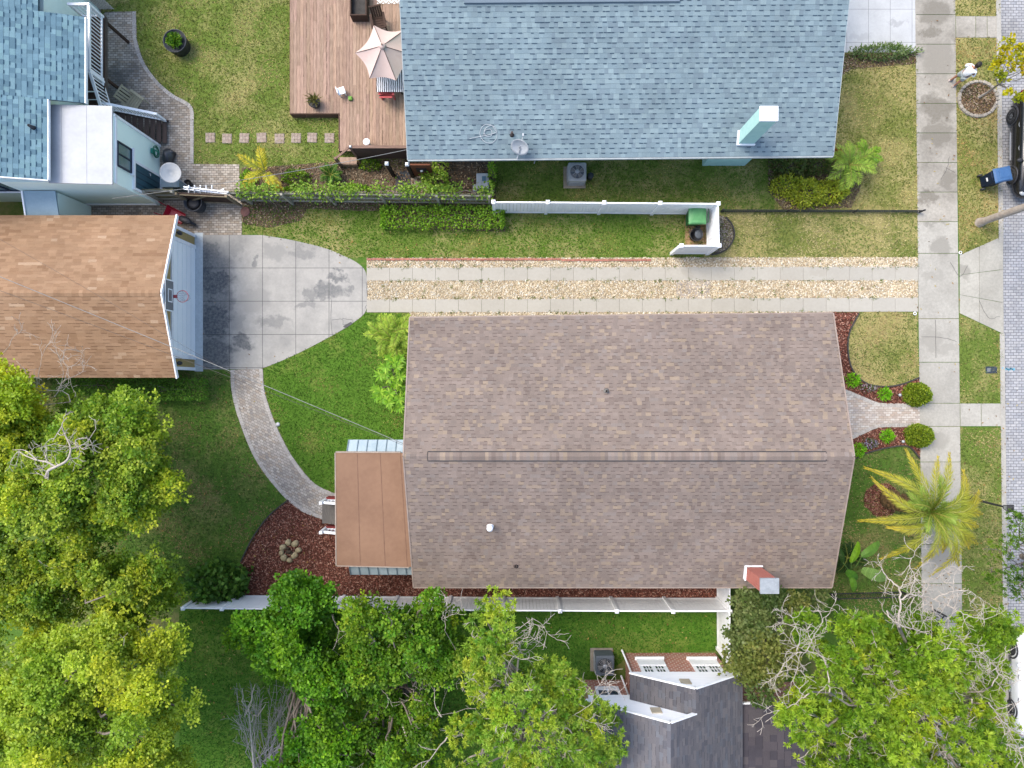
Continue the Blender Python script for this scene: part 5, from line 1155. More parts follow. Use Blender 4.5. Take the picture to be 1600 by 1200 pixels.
tree('street_tree', 'wispy dark green tree over the kerb at the right edge', P2(1600, 870), c, DGc, (.13, .018), 90, 14, .1, .12, seed=19, star=True, twig=1)
g = np.random.default_rng(110)
c = [(*P(x, y, z), r) for x, y, z, r in ((1574, 66, 3.4, .26), (1586, 74, 3.5, .2), (1570, 80, 3.4, .25), (1558, 92, 3.3, .25), (1554, 106, 3.2, .24), (1562, 116, 3.2, .2), (1590, 92, 3.6, .3), (1600, 78, 3.6, .3), (1600, 105, 3.6, .3), (1582, 100, 3.5, .2), (1576, 146, 3.2, .2), (1586, 154, 3.2, .24), (1600, 150, 3.3, .25), (1568, 122, 3.1, .16), (1615, 125, 3.8, .4), (1625, 95, 3.8, .4))]
t = thing('young_tree', 'slender young tree with bright yellow leaves leaning over the street', 'tree', P(1529, 152))
q = Q(); crown(q, c, [D(222, 214, 20), D(206, 204, 24), D(190, 196, 30), D(168, 186, 40), D(232, 208, 30)], (.13, .05), 120, 10, .1, g, (.3, 1.05)); q.build('crown', LEAF, t)
mb = MB(); fk = P(1560, 132, 1.6); mb.tube([P(1529, 152, 0), P(1543, 144, .7), fk], [.05, .042, .035], 7)
for (x, y, z, r) in c: limb(mb, fk, (x, y, z-.1), .025, .008, g, 5, .1, 5)
mb.build('trunk', BARKW, t)
# tall palm whose pale trunk leans out of the frame
t = thing('tall_palm', 'tall palm with a smooth pale trunk at the kerb by the driveway apron', 'palm tree', P(1530, 348))
bx_, by_, _ = P(1530, 348); mb = MB(); prof = [(.21, 0), (.2, .12), (.17, .3)]+[(.15-.012*z/8+(.006 if i % 2 else 0), z) for i, z in enumerate(np.linspace(.5, 8.6, 40))]
mb.lathe([(.24, -.02)]+prof, (bx_, by_, 0), 16); mb.build('trunk', mat('palm_trunk', D(214, 202, 188), D(176, 160, 144), 5, .9, bmp=.4), t)
def frond(q, p0, az, el, Ln, droop, wid, n, pal, g, spine=None, lw=.02, tipc=None, hang=.5):
    p = np.array(p0, float); e = el; st = Ln/n; pts = [p.copy()]; az_ = az
    for i in range(n):
        e -= droop/n*(.5+i/n); az_ += g.normal(0, .02); d = np.array([math.cos(az_)*math.cos(e), math.sin(az_)*math.cos(e), math.sin(e)]); p = p+d*st; pts.append(p.copy())
    pts = np.array(pts); pal = np.array(pal); V = []; C = []
    for i in range(max(1, n//7), n+1):
        t = i/n; d = unit(pts[i]-pts[i-1]); s = unit(np.cross(d, [0, 0, 1])); up = np.cross(s, d); w = wid*max(.25, math.sin(math.pi*min(1, .12+t*.86)))**.8
        for sg in (1, -1):
            for sub in range(2):
                pp = pts[i]-d*st*.5*sub
                ld = unit(s*sg+d*(.55+.5*t)+up*(.35-hang*g.uniform(.3, 1.2))+g.normal(0, .08, 3)); ll = w*g.uniform(.85, 1.1)
                ws = unit(np.cross(ld, up+g.normal(0, .4, 3)))*lw
                V.append([pp, pp+ld*ll*.45+ws, pp+ld*ll+np.array([0, 0, -ll*.12]), pp+ld*ll*.45-ws])
                cc = pal[0]*(1-t)+pal[1]*t if g.random() < .8 else pal[g.integers(0, len(pal))]
                if tipc is not None and t > .6: cc = cc*(1-(t-.6)*2)+np.array(tipc)*(t-.6)*2
                C.append(np.clip(cc*g.uniform(.82, 1.15), .005, .9))
    q.add(np.array(V), np.array(C))
    if spine is not None: spine.tube([tuple(a) for a in pts[::2]], [max(.006, .022*(1-.75*i/len(pts[::2]))) for i in range(len(pts[::2]))], 4)
PALMC = [D(128, 164, 50), D(176, 186, 60), D(206, 196, 70), D(150, 172, 56)]
g = np.random.default_rng(55); q = Q(); sp = MB()
for i in range(16): frond(q, (bx_, by_, 8.6), i*2.4, g.uniform(-.1, 1.1), 2.4, 1.5, .55, 26, PALMC, g, sp, .02)
cr = q.build('crown', LEAF, t); sp.build('frond_stem', mat('stem_green', D(170, 176, 80), D(140, 150, 60)), cr)
# the palm by the sidewalk
PX, PY, PZ_ = P(1447, 793, 3.0)
g = np.random.default_rng(56)
t = thing('date_palm', 'palm with long yellow tipped fronds over the sidewalk', 'palm tree', P(1388, 779))
bxx, byy, _ = P(1388, 779); mb = MB()
mb.lathe([(.42, 0), (.44, .25), (.36, .45), (.3, .9), (.27, 1.6), (.28, 2.3), (.34, 2.8), (.24, 3.05), (.05, 3.1)], (bxx, byy, 0), 14)
gg = np.random.default_rng(2)
for i in range(90):
    a = i*2.4; z = .2+i*.03; rr_ = .4-.06*z; mb.box((bxx+math.cos(a)*rr_, byy+math.sin(a)*rr_, z), (.1, .12, .12), a)
tk_ = mb.build('trunk', mat('palm_bark', D(150, 120, 80), D(104, 82, 56), 8, .95, bmp=.6), t)
tips = [(1416, 703, .3), (1352, 731, .1), (1362, 747, .2), (1343, 814, 0), (1388, 824, .4), (1378, 873, -.3), (1431, 888, -.3), (1453, 900, -.4), (1501, 888, -.2), (1515, 857, .2), (1528, 850, 0), (1528, 823, .4), (1535, 803, .3), (1534, 782, .2), (1530, 768, .3), (1506, 736, .5), (1484, 708, .5), (1466, 714, .6), (1474, 862, .2), (1405, 790, .8), (1470, 745, 1.2), (1492, 812, .9), (1420, 770, 1.1), (1450, 830, 1.1), (1475, 785, 1.3), (1440, 760, 1.2)]
q = Q(); sp = MB(); CZ = 3.05
C0 = np.array([bxx, byy, CZ])
for (tx, ty, up) in tips:
    tip = np.array(P(tx, ty, CZ+up)); d = tip-C0; az = math.atan2(d[1], d[0]); Ln = np.linalg.norm(d[:2])
    el = .75 if up < .9 else 1.15
    # build with an arch so that the tip lands where it should
    n = 34; V = []
    pts = np.array([C0+np.array([d[0]*s, d[1]*s, (Ln*.62 if up < .9 else .5)*math.sin(math.pi*s**.8)*.55+d[2]*s]) for s in np.linspace(0, 1, n+1)])
    s0 = unit(np.cross(d, [0, 0, 1])); bend = g.normal(0, .11)*Ln
    pts += s0*(np.sin(np.linspace(0, math.pi, n+1))*bend)[:, None]
    VV = []; CC = []; yel = g.random()
    base_c = np.array(DL(128, 158, 62))*(1-yel*.3)+np.array(DL(170, 180, 70))*yel*.3; tip_c = np.array(DL(206, 186, 64)) if up < .7 else np.array(DL(160, 184, 84))
    for i in range(3, n+1):
        tt = i/n; dd = unit(pts[i]-pts[i-1]); s = unit(np.cross(dd, [0, 0, 1])); u_ = np.cross(s, dd); w = .43*max(.3, math.sin(math.pi*min(1, .15+tt*.8)))
        for sg in (1, -1):
            for sub in range(3):
                pp = pts[i]-(pts[i]-pts[i-1])*sub/3; ld = unit(s*sg*.75+dd*(.8+.6*tt)+u_*g.uniform(-.3, .45)); ll = w*g.uniform(.8, 1.1); ws = unit(np.cross(ld, u_+g.normal(0, .5, 3)))*.012
                VV.append([pp, pp+ld*ll*.4+ws, pp+ld*ll+np.array([0, 0, -.04]), pp+ld*ll*.4-ws])
                CC.append((base_c*(1-tt**1.3)+tip_c*tt**1.3)*g.uniform(.8, 1.15))
    q.add(np.array(VV), np.array(CC)); sp.tube([tuple(a) for a in pts[::3]], [max(.008, .035*(1-.8*i/12)) for i in range(len(pts[::3]))], 5)
cr = q.build('crown', LEAF, t); sp.build('frond_stem', mat('stem_yellow', D(184, 184, 84), D(150, 156, 64)), cr)
def small_palm(label, base, h, fr, Ln, pal, seed, el=(.2, 1.1), droop=1.3, wid=.3, tipc=None, stems=1, cat='palm', name='garden_palm', spread=.15, group=None, n=20, az=None):
    g = np.random.default_rng(seed); x, y = base; t = thing(name, label, cat, (x, y, 0), group=group); mb = MB(); q = Q(); sp = MB()
    for k in range(stems):
        sx, sy = (x, y) if stems == 1 else (x+g.normal(0, spread), y+g.normal(0, spread)); mb.tube([(sx, sy, -.03), (sx, sy, h*.5), (sx, sy, h)], [.06, .05, .045], 7)
        for i in range(fr):
            a = (i*2.4+g.normal(0, .2)) if az is None else az[i % len(az)]+g.normal(0, .1)
            frond(q, (sx, sy, h), a, g.uniform(*el), Ln*g.uniform(.8, 1.1), droop, wid, n, pal, g, sp, .0135, tipc)
    mb.build('trunk', BARK, t); cr = q.build('crown', LEAF, t); sp.build('frond_stem', mat('stem_green', D(170, 176, 80), D(140, 150, 60)), cr); return t
GP = [DL(96, 150, 44), DL(150, 188, 60), DL(120, 170, 50), DL(176, 196, 70)]
small_palm('small green palm with feathery fronds at the corner of the blue roof', P2(1308, 270), 1.1, 16, 1.2, [DL(120, 160, 60), DL(170, 196, 80), DL(146, 180, 66), DL(190, 204, 96)], 61, wid=.34)
small_palm('smaller feathery palm nearest the lawn beside the blue roof corner', P2(1341, 252), .6, 9, .75, GP, 62, wid=.26)
small_palm('young palm with a few yellow fronds behind the wooden fence', P2(424, 278), .8, 7, 1.3, [DL(190, 194, 50), DL(222, 208, 64), DL(230, 200, 72), DL(206, 204, 70)], 63, (.4, .9), 1.2, .3, D(216, 184, 60), az=[1.5, 1.75, 2.5, 3.5, 3.9, 5.2, 5.6])
small_palm('clump of light green areca palm fronds at the corner of the brown roof', P2(622, 523), .5, 9, 1.05, [DL(130, 170, 56), DL(176, 200, 76), DL(206, 212, 92), DL(150, 184, 62)], 64, (.2, 1.1), 1.2, .3, stems=4, spread=.24)
small_palm('dark fan-like palm fronds in the shade beside the banana plant', P2(1318, 868), .35, 9, .8, [D(56, 92, 40), D(80, 116, 52), D(66, 100, 44)], 65, (.2, 1), 1.1, .3, stems=1)
small_palm('dark green feathery cycad in the garden bed by the fence', P2(520, 277), .3, 16, .55, [D(70, 124, 36), D(104, 156, 48), D(84, 138, 40)], 66, (.3, 1.2), 1.0, .2, n=14, cat='cycad', name='cycad')
def bush(label, px, py, rx, ry, h, pal, leaf=(.09, .035), dens=900, seed=1, name='shrub', cat='shrub', lm=None, square=False, star=False, flowers=None, group=None, rz=0, trunk=True, shell=.7, lumps=1.0):
    g = np.random.default_rng(seed); kk = H/F; x0, y0, _ = P(px, py); rx, ry = rx*kk, ry*kk; t = thing(name, label, cat, (x0, y0, 0), group=group)
    n = int(dens*rx*ry*3.14); d = unit(g.normal(0, 1, (n, 3))); d[:, 2] = np.abs(d[:, 2])
    if square:
        u = g.uniform(-1, 1, (n, 2)); top = g.random(n) < .6; side = g.integers(0, 4, n); c = np.zeros((n, 3)); c[:, :2] = u; c[:, 2] = h*g.uniform(.85, 1.05, n)
        for s_, ax, val in ((0, 0, 1), (1, 0, -1), (2, 1, 1), (3, 1, -1)):
            m = (~top) & (side == s_); c[m, ax] = val; c[m, 2] = h*g.uniform(.1, 1, m.sum())
        c[:, 0] *= rx; c[:, 1] *= ry; c += g.normal(0, .04, (n, 3)); d = unit(np.stack([c[:, 0]/rx, c[:, 1]/ry, np.full(n, .8)], 1))
    else:
        lump = 1+lumps*(.16*np.sin(d[:, 0]*5+seed)*np.sin(d[:, 1]*5+seed*2)+.1*g.normal(0, 1, n))
        c = d*np.array([rx, ry, h])*lump[:, None]*g.uniform(shell, 1.0, (n, 1))
    col = tuft_cols(pal, max(4, n//7), 7, g)[:n]
    if len(col) < n: col = np.concatenate([col, col[:n-len(col)]])
    q = Q(); dr = unit(d*.7+g.normal(0, .6, (n, 3))+np.array([0, 0, .2])); ct, st_ = math.cos(rz), math.sin(rz)
    cr = c.copy(); cr[:, 0] = c[:, 0]*ct-c[:, 1]*st_; cr[:, 1] = c[:, 0]*st_+c[:, 1]*ct
    leaves(q, cr+np.array([x0, y0, .02]), dr, leaf[0]*g.uniform(.7, 1.3, n), leaf[1]*g.uniform(.8, 1.2, n), col, .5, g)
    q.build('foliage', lm or LEAF, t)
    if trunk:
        mb = MB()
        for i in range(6): a = i*1.05; mb.tube([(x0, y0, 0), (x0+rx*.3*math.cos(a), y0+ry*.3*math.sin(a), h*.4), (x0+rx*.6*math.cos(a), y0+ry*.6*math.sin(a), h*.75)], [.025, .018, .008], 5)
        mb.build('stems', BARK, t)
    if flowers:
        m = 50; a = g.uniform(0, 6.28, m); rr_ = np.sqrt(g.random(m)); fq = Q(); p = np.stack([x0+rx*rr_*np.cos(a), y0+ry*rr_*np.sin(a), h*np.sqrt(1-rr_*rr_*.9)+.04], 1)
        leaves(fq, p, g.normal(0, 1, (m, 3))*np.array([1, 1, .3]), .06, .025, np.array(flowers)[g.integers(0, len(flowers), m)], 1, g); fq.build('flowers', LEAF, t)
    return t
HG = [DL(124, 170, 44), DL(92, 144, 38), DL(160, 192, 60), DL(70, 118, 32), DL(140, 182, 50)]
bush('clipped light green hedge along the foot of the wooden fence', 693, 343, 92, 15, .6, HG, (.09, .04), 900, 71, 'hedge', 'hedge', square=True)
HD = [DL(104, 152, 50), DL(82, 130, 42), DL(130, 172, 64), DL(92, 140, 46)]
bush('clipped dark green hedge at the foot of the garage beside the path', 265, 608, 62, 15, .85, HD, (.08, .035), 900, 72, 'hedge', 'hedge', square=True)
bush('dark hedge in the shade between the garage and the left trees', 150, 602, 45, 12, .5, HD, (.08, .035), 800, 73, 'hedge', 'hedge', square=True)
TOP = [DL(134, 160, 40), DL(104, 134, 32), DL(170, 184, 56), DL(78, 106, 30)]
def topiary(label, px, py, seed): return bush(label, px, py, 19, 17, .85, TOP, (.065, .028), 6500, seed, 'topiary_shrub', 'shrub', group='round clipped shrubs at the front walk', shell=.86, lumps=.5)
topiary('round clipped shrub on the north side of the front walk', 1428, 616, 74); topiary('round clipped shrub on the south side of the front walk, with a shaded side', 1431, 680, 75)
BRG = [DL(130, 200, 30), DL(106, 182, 26), DL(160, 214, 50)]
for (px, py, r, lb, s) in ((1331, 594, 9, 'bright green tuft in the north mulch bed nearest the brown roof', 76), (1380, 616, 8.5, 'bright green tuft in the north mulch bed beside the round shrub', 77), (1384, 681, 9, 'bright green tuft in the middle of the south mulch bed', 78), (1339, 703, 9, 'bright green tuft at the roof end of the south mulch bed', 79)):
    bush(lb, px, py, r, r, .3, BRG, (.16, .016), 1500, s, 'grass_tuft', 'plant', star=True, trunk=False, group='bright green tufts in the front mulch beds')
bush('low grey green plant with lilac flowers in the south mulch bed', 1357, 692, 13, 8, .22, [D(120, 140, 96), D(150, 160, 130), D(96, 116, 76)], (.07, .025), 900, 80, 'flowering_plant', 'plant', flowers=[D(206, 190, 222), D(190, 170, 214)], trunk=False)
bush('low grey green plant with few pale flowers in the north mulch bed', 1355, 606, 14, 6, .2, [D(110, 136, 80), D(140, 154, 110), D(92, 116, 66)], (.07, .025), 700, 81, 'flowering_plant', 'plant', flowers=[D(220, 210, 214), D(200, 170, 190)], trunk=False)
OL = [DL(96, 116, 60), DL(82, 104, 50), DL(120, 136, 76), DL(106, 122, 68), DL(134, 140, 88)]
tree('olive_bush', 'dense olive brown tree beside the brick chimney', P2(1195, 985), [(*P(x, y, z), r) for x, y, z, r in ((1165, 940, 3, .6), (1200, 930, 3.2, .6), (1240, 940, 3, .6), (1275, 925, 2.6, .5), (1180, 970, 3.2, .7), (1220, 975, 3, .7), (1160, 1005, 3.2, .6), (1150, 1030, 3.2, .6), (1190, 1010, 3.4, .7), (1170, 1045, 3.4, .6), (1200, 1050, 3.4, .7), (1185, 1080, 3.4, .6), (1225, 1020, 3.2, .6), (1150, 985, 2.8, .5), (1250, 965, 2.8, .5))], OL, (.13, .05), 150, 10, .16, .14, seed=20)
bush('round leaved dark shrub in front of the white fence at the mulch corner', 345, 908, 46, 32, 1.5, [DL(72, 114, 46), DL(96, 140, 56), DL(56, 94, 38), DL(120, 158, 68)], (.2, .1), 420, 83, 'sea_grape', 'shrub', lm=LEAFG)
for (px, py, rx, ry, h, lb, s, pal) in ((465, 280, 22, 13, .6, 'rounded dark green shrub in the garden bed between palm and cycad', 84, MG), (450, 302, 26, 8, .35, 'low spreading shrub against the wooden fence under the yellow palm', 85, HG), (558, 298, 24, 9, .4, 'low light green shrub along the fence right of the cycad', 86, HG), (580, 260, 16, 8, .45, 'small green shrub below the end of the wooden deck', 87, MG), (390, 280, 12, 12, .35, 'small green shrub at the edge of the left patio', 88, HG), (690, 258, 12, 12, 1.2, 'leafy climber beside the brown panel under the blue eave', 89, LW), (682, 285, 22, 18, 1.1, 'bushy yellow green vine beside the tan slab', 90, LW), (769, 280, 7, 22, 1.5, 'tall narrow vine right of the white cabinet', 91, HG)):
    bush(lb, px, py, rx, ry, h, pal, (.1, .04), 700, s)
VN = [DL(146, 178, 62), DL(114, 156, 50), DL(170, 190, 84), DL(92, 132, 42)]
def vines(label, x0, x1, seed, dens):
    g = np.random.default_rng(seed); t = thing('climbing_vine', label, 'vine', P((x0+x1)/2, 314)); n = int((x1-x0)*dens); q = Q(); px = g.uniform(x0, x1, n); z = 1.62+g.normal(0, .12, n)
    hang = g.random(n) < .14; z[hang] = g.uniform(.5, 1.6, hang.sum()); dy = np.where(hang, -g.uniform(.05, .16, n), g.normal(.1, .16, n)); x = (px-800)*H/F
    dens_ok = np.sin(px*.11+seed)+np.sin(px*.05)+g.normal(0, .8, n) > -.6
    p = np.stack([x, 7.93+dy, z], 1)[dens_ok]; m = len(p); leaves(q, p, g.normal(0, 1, (m, 3))+np.array([0, -.2, .1]), .11*g.uniform(.7, 1.3, m), .045, tuft_cols(VN, m//5+1, 5, g)[:m], .6, g); q.build('foliage', LEAF, t)
    mb = MB(); pts = [((xx-800)*H/F, 7.95+g.normal(0, .05), 1.6+g.normal(0, .04)) for xx in np.linspace(x0, x1, 14)]; mb.tube(pts, .014, 5); mb.tube([(pts[2][0], pts[2][1], 0), pts[2]], .02, 5); mb.build('stems', BARK, t)
vines('sparse green vine along the top of the left half of the wooden fence', 392, 585, 92, 8); vines('thick leafy vine over the right half of the wooden fence', 590, 774, 93, 8)
CRO = [DL(208, 212, 60), DL(160, 182, 54), DL(104, 136, 44), DL(222, 222, 84), DL(134, 156, 54), DL(190, 196, 70)]
CRD = [DL(90, 116, 54), DL(110, 132, 62), DL(74, 98, 46), DL(130, 118, 72)]
for (px, py, rx, ry, h, lb, s, pal) in ((1230, 264, 30, 19, .8, 'dark mixed shrub under the blue eave at the far left of the flower bed', 94, CRD), (1272, 258, 26, 17, .8, 'dark bronze shrub under the blue eave beside the green palm', 95, CRD), (1228, 292, 26, 17, .7, 'yellow variegated croton at the left end of the flower bed', 96, CRO), (1258, 304, 30, 22, .75, 'yellow variegated croton at the bottom of the flower bed', 97, CRO), (1294, 302, 27, 18, .7, 'yellow variegated croton below the feathery palm', 98, CRO)):
    bush(lb, px, py, rx, ry, h, pal, (.15, .03), 800, s, 'croton' if pal is CRO else 'shrub', 'shrub', star=True)
g = np.random.default_rng(120)
for (px, py, c3, lb, s) in ((1305, 243, 0, 'small red bromeliad between the palms at the blue roof corner', 121), (1304, 302, 0, 'red bromeliad at the edge of the croton bed', 122)):
    bush(lb, px, py, 7, 7, .3, [D(206, 110, 60), D(224, 140, 70), D(150, 140, 60)], (.18, .03), 1400, s, 'bromeliad', 'plant', trunk=False)
bush('row of grassy green plants along the pale concrete driveway', 1376, 84, 52, 11, .45, [D(110, 150, 70), D(86, 130, 54), D(150, 176, 110), D(176, 190, 140)], (.16, .025), 700, 123, 'border_plants', 'plant', star=True, trunk=False)
# plumeria: thick stems with leaf rosettes
g = np.random.default_rng(124); t = thing('plumeria', 'leafy plumeria with rosettes of long leaves against the brown roof', 'shrub', P(618, 600))
q = Q(); mb = MB(); x0, y0, _ = P(620, 600)
for i in range(34):
    px, py = g.uniform(586, 634), g.uniform(556, 642)
    if (px-622)**2/38**2+(py-600)**2/44**2 > 1: continue
    c = np.array(P(px, py, g.uniform(1.0, 1.9))); mb.tube([(x0, y0, .1), tuple((c+np.array([x0, y0, .2]))/2+g.normal(0, .08, 3)), tuple(c)], [.04, .03, .02], 5)
    n = 12; a = np.arange(n)*2.4; d = np.stack([np.cos(a), np.sin(a), g.uniform(-.1, .5, n)], 1); leaves(q, np.repeat(c[None], n, 0), d, g.uniform(.24, .36, n), .045, tuft_cols([DL(128, 178, 48), DL(100, 154, 40), DL(160, 196, 64)], n, 1, g), 1.2, g)
q.build('foliage', LEAFG, t); mb.build('stems', BARK, t)
# banana / bird-of-paradise leaves
g = np.random.default_rng(125); t = thing('banana_plant', 'large paddle leaved banana plant at the shaded front corner of the house', 'plant', P(1325, 892))
q = Q(); mb = MB(); b0 = np.array(P(1322, 893, .3))
for (ax, ay, bx, by, z, w, c) in ((1330, 880, 1342, 848, 1.5, .16, D(150, 206, 40)), (1346, 870, 1374, 848, 1.6, .2, D(124, 176, 70)), (1346, 890, 1385, 905, 1.5, .24, D(150, 190, 100)), (1322, 892, 1340, 905, 1.3, .18, D(100, 160, 50)), (1330, 900, 1335, 924, 1.3, .14, D(120, 176, 50)), (1318, 880, 1310, 855, 1.2, .12, D(80, 120, 50))):
    A, B = np.array(P(ax, ay, z)), np.array(P(bx, by, z-.15)); d = B-A; s = unit(np.cross(d, [0, 0, 1])); mb.tube([tuple(b0), tuple((b0+A)/2+np.array([0, 0, .25])), tuple(A), tuple((A+B)/2+np.array([0, 0, .085])), tuple(B)], [.03, .025, .02, .014, .006], 5)
    n = 16; q = Q()
    for i in range(n):
        t0, t1 = i/n, (i+.93)/n; ww = lambda tt: w*math.sin(math.pi*min(1, .1+tt*.88))**.6; arch = lambda tt: np.array([0, 0, .12*math.sin(math.pi*tt)])
        for sg in (1, -1):
            p0, p1 = A+d*t0+arch(t0), A+d*t1+arch(t1); e0 = p0+s*sg*ww(t0)+d*.05+np.array([0, 0, -.05]); e1 = p1+s*sg*ww(t1)+d*.05+np.array([0, 0, -.05]); q.add(np.array([[p0, p1, e1, e0]]), np.array([np.array(c)*g.uniform(.88, 1.1)]))
    q.build('leaf', LEAFG, t)
mb.build('stems', mat('banana_stem', D(120, 160, 70), D(96, 132, 56)), t)
# dead grey shrub
g = np.random.default_rng(126); t = thing('dead_shrub', 'leafless grey shrub of fine bare twigs at the bottom edge', 'dead shrub', P(428, 1180, 0)); mb = MB()
for i in range(34):
    px, py = g.uniform(366, 500), g.uniform(1056, 1120); tip = np.array(P(px, py, g.uniform(1.2, 2.4))); a = np.array(P(g.uniform(395, 425), g.uniform(1190, 1215), .05)); lm_ = limb(mb, a, tip, .022, .006, g, 6, .07, 4)
    for k_ in (3, 4, 5): twigs(mb, lm_[k_], np.array(tip)-a+g.normal(0, .4, 3), .5, .008, 1, g, .3, 3)
mb.build('twigs', mat('grey_twig', DL(176, 168, 164), DL(140, 134, 130), 6, .9), t)
g = np.random.default_rng(127); mb = MB()
t = thing('dead_tree', 'thin bare grey tree left of the leafless grey shrub', 'dead tree', P(398, 1215))
b0 = P(398, 1215, 0); mb.tube([b0, P(394, 1165, 2.2), P(390, 1120, 3.4)], [.06, .045, .03], 6)
for (sx, sy, z, tx, ty, tz) in ((392, 1140, 2.9, 362, 1120, 3.6), (390, 1120, 3.4, 378, 1075, 4.4), (390, 1120, 3.4, 398, 1070, 4.6), (394, 1165, 2.2, 372, 1160, 3), (391, 1130, 3.1, 415, 1100, 3.8)):
    l_ = limb(mb, P(sx, sy, z), P(tx, ty, tz), .022, .008, g, 5, .1, 4); twigs(mb, l_[3], g.normal(0, 1, 3), .5, .01, 1, g)
mb.build('trunk', BARKW, t)
# ---------------------------------------------------------------- wooden deck with its furniture
DKZ = .45
DECKM = mat('deck_board', DL(172, 146, 126), DL(130, 106, 90), 5, .85, usecol=True, wood=(5, .5, 1))
dk = thing('wooden_deck', 'weathered pinkish brown wooden deck between the lawn and the blue roof', 'deck', P(560, 100))
mb = MB(); x0, xs_, x1 = P2(453.5, 0, DKZ)[0], P2(530, 0, DKZ)[0], P2(660, 0, DKZ)[0]; yA, yB, yT = P2(0, 177, DKZ)[1], P2(0, 236, DKZ)[1], 19.0
g = np.random.default_rng(130); x = x0
while x < x1:
    yb = yA if x < xs_-.02 else yB; y = yT
    while y > yb+.02:
        y2 = max(yb, y-g.uniform(2.4, 4.8)); kk = g.uniform(.82, 1.12)
        if y2-yb < .5: y2 = yb
        mb.bb(x, x+.135, y2+.004, y, DKZ-.035, DKZ+g.uniform(-.002, .002), (kk, kk*g.uniform(.96, 1.02), kk*g.uniform(.95, 1.02))); y = y2
    x += .142
mb.build('deck_boards', DECKM, dk)
STAIN = mat('deck_stain', D(92, 70, 60), D(70, 52, 46), 8, .9)
mb = MB()
for i in range(110):
    px = g.choice([512, 516, 574, 600, 601, 622, 480])+g.normal(0, 2.5); py = g.uniform(0, 230)
    if px < 530 and py > 170: continue
    x, y = P2(px, py, DKZ); x = x0+round((x-x0)/.142)*.142-.003; l = g.uniform(.05, .4); mb.bb(x-.007, x+.007, y-l, y, DKZ-.01, DKZ+.006)
mb.build('gap_stain', STAIN, dk)
mb = MB(); mb.bb(x0-.02, xs_-.0, yA-.03, yA-.004, .0, DKZ-.01); mb.bb(x0-.03, x0-.004, yA, yT, 0, DKZ-.01); mb.bb(xs_-.03, xs_-.004, yB, yA-.03, 0, DKZ-.01); mb.build('skirt_board', mat('deck_skirt', D(138, 104, 88), D(100, 76, 64), 4, .85, wood=(.6, 6, 8)), dk)
mb = MB(); yy = P(0, 229.5, 1.55)[1]; xl = P(548, 0, 1.5)[0]
for i in range(7): mb.bb(xl, x1, yy-.015, yy+.015, .05+i*.21, .05+i*.21+.2)
sc = mb.build('screen_panel', mat('screen_board', D(120, 96, 84), D(92, 72, 62), 4, .85, wood=(.6, 6, 8)), dk)
mb = MB(); mb.beam((xl-.1, yy, 1.55), (x1, yy, 1.55), .12, .04); mb.beam((xl-.05, yy, 1.53), (xs_, yy-.35, 1.1), .09, .04); mb.bb(xs_-.04, xs_+.06, yy-.4, yy-.3, 0, 1.2); mb.bb(xl-.06, xl+.04, yy-.05, yy+.05, .1, 1.6)
mb.build('screen_rail', mat('screen_cap', D(170, 138, 120), D(130, 102, 88), 4, .85, wood=(.6, 6, 6)), dk); mb = MB(); mb.box((xl, yy, 1.62), (.1, .1, .06), 0, None, .6); mb.build('post_cap', WHITEP, dk)
mb = MB(); mb.bb(xs_, xl, yy-.33, yy-.05, .3, .36); mb.bb(xs_-.02, xl, yy-.36, yy-.33, .0, .32); mb.build('step', DECKM, dk)
# parasol
ux, uy, _ = P(598, 73, 2.65); um = thing('patio_umbrella', 'pale pink six sided patio umbrella on the wooden deck', 'umbrella', (ux, uy, DKZ))
angs = [R(a) for a in (112, 180, 239, 292, 355, 50)]; rad = [1.0, 1.16, 1.2, 1.5, 1.32, 1.1]; UZ, UE = 2.75, 2.12
rim = [(ux+1.22*math.cos(a), uy+1.22*math.sin(a), UE) for a in angs]; CAN = mat('pink_canvas', D(246, 222, 212), D(238, 208, 198), 1, .85, bmp=.05)
mb = MB(); n = 8
for i in range(6):
    a, b = Vector(rim[i]), Vector(rim[(i+1) % 6]); top = Vector((ux, uy, UZ)); rows = []
    for r_ in range(n+1):
        t = r_/n; row = []
        for s_ in range(n+1):
            u = s_/n; p = top.lerp(a, t)*(1-u)+top.lerp(b, t)*u; sag = 4*u*(1-u); c2 = Vector((ux, uy, p.z)); p = p+(c2-p)*.12*sag*t; p.z -= .07*sag*t+.03*math.sin(math.pi*t); row.append(p)
        rows.append(row)
    vs = [p for r_ in rows for p in r_]; mb.add(vs, [(r_*(n+1)+s_, (r_+1)*(n+1)+s_, (r_+1)*(n+1)+s_+1, r_*(n+1)+s_+1) for r_ in range(n) for s_ in range(n)], None, True)
cn = mb.build('canopy', leafmat('x') if False else CAN, um)
mb = MB(); mb.lathe([(.001, UZ+.09), (.09, UZ+.06), (.13, UZ+.015), (.14, UZ-.02)], (ux, uy, 0), 12); mb.build('vent_cap', CAN, cn); MB().lathe([(.001, UZ+.16), (.03, UZ+.14), (.025, UZ+.08)], (ux, uy, 0), 10).build('finial', mat('tan_metal', D(190, 150, 120), D(150, 116, 92), 4, .5), um)
MB().tube([(ux, uy, DKZ), (ux, uy, UZ)], .024, 8).build('pole', mat('tan_metal', D(190, 150, 120), D(150, 116, 92), 4, .5), um)
mb = MB(); [mb.tube([(ux, uy, UZ-.02), (r_[0], r_[1], r_[2]-.01)], .012, 5) for r_ in rim]; mb.build('ribs', BROWNW, um)
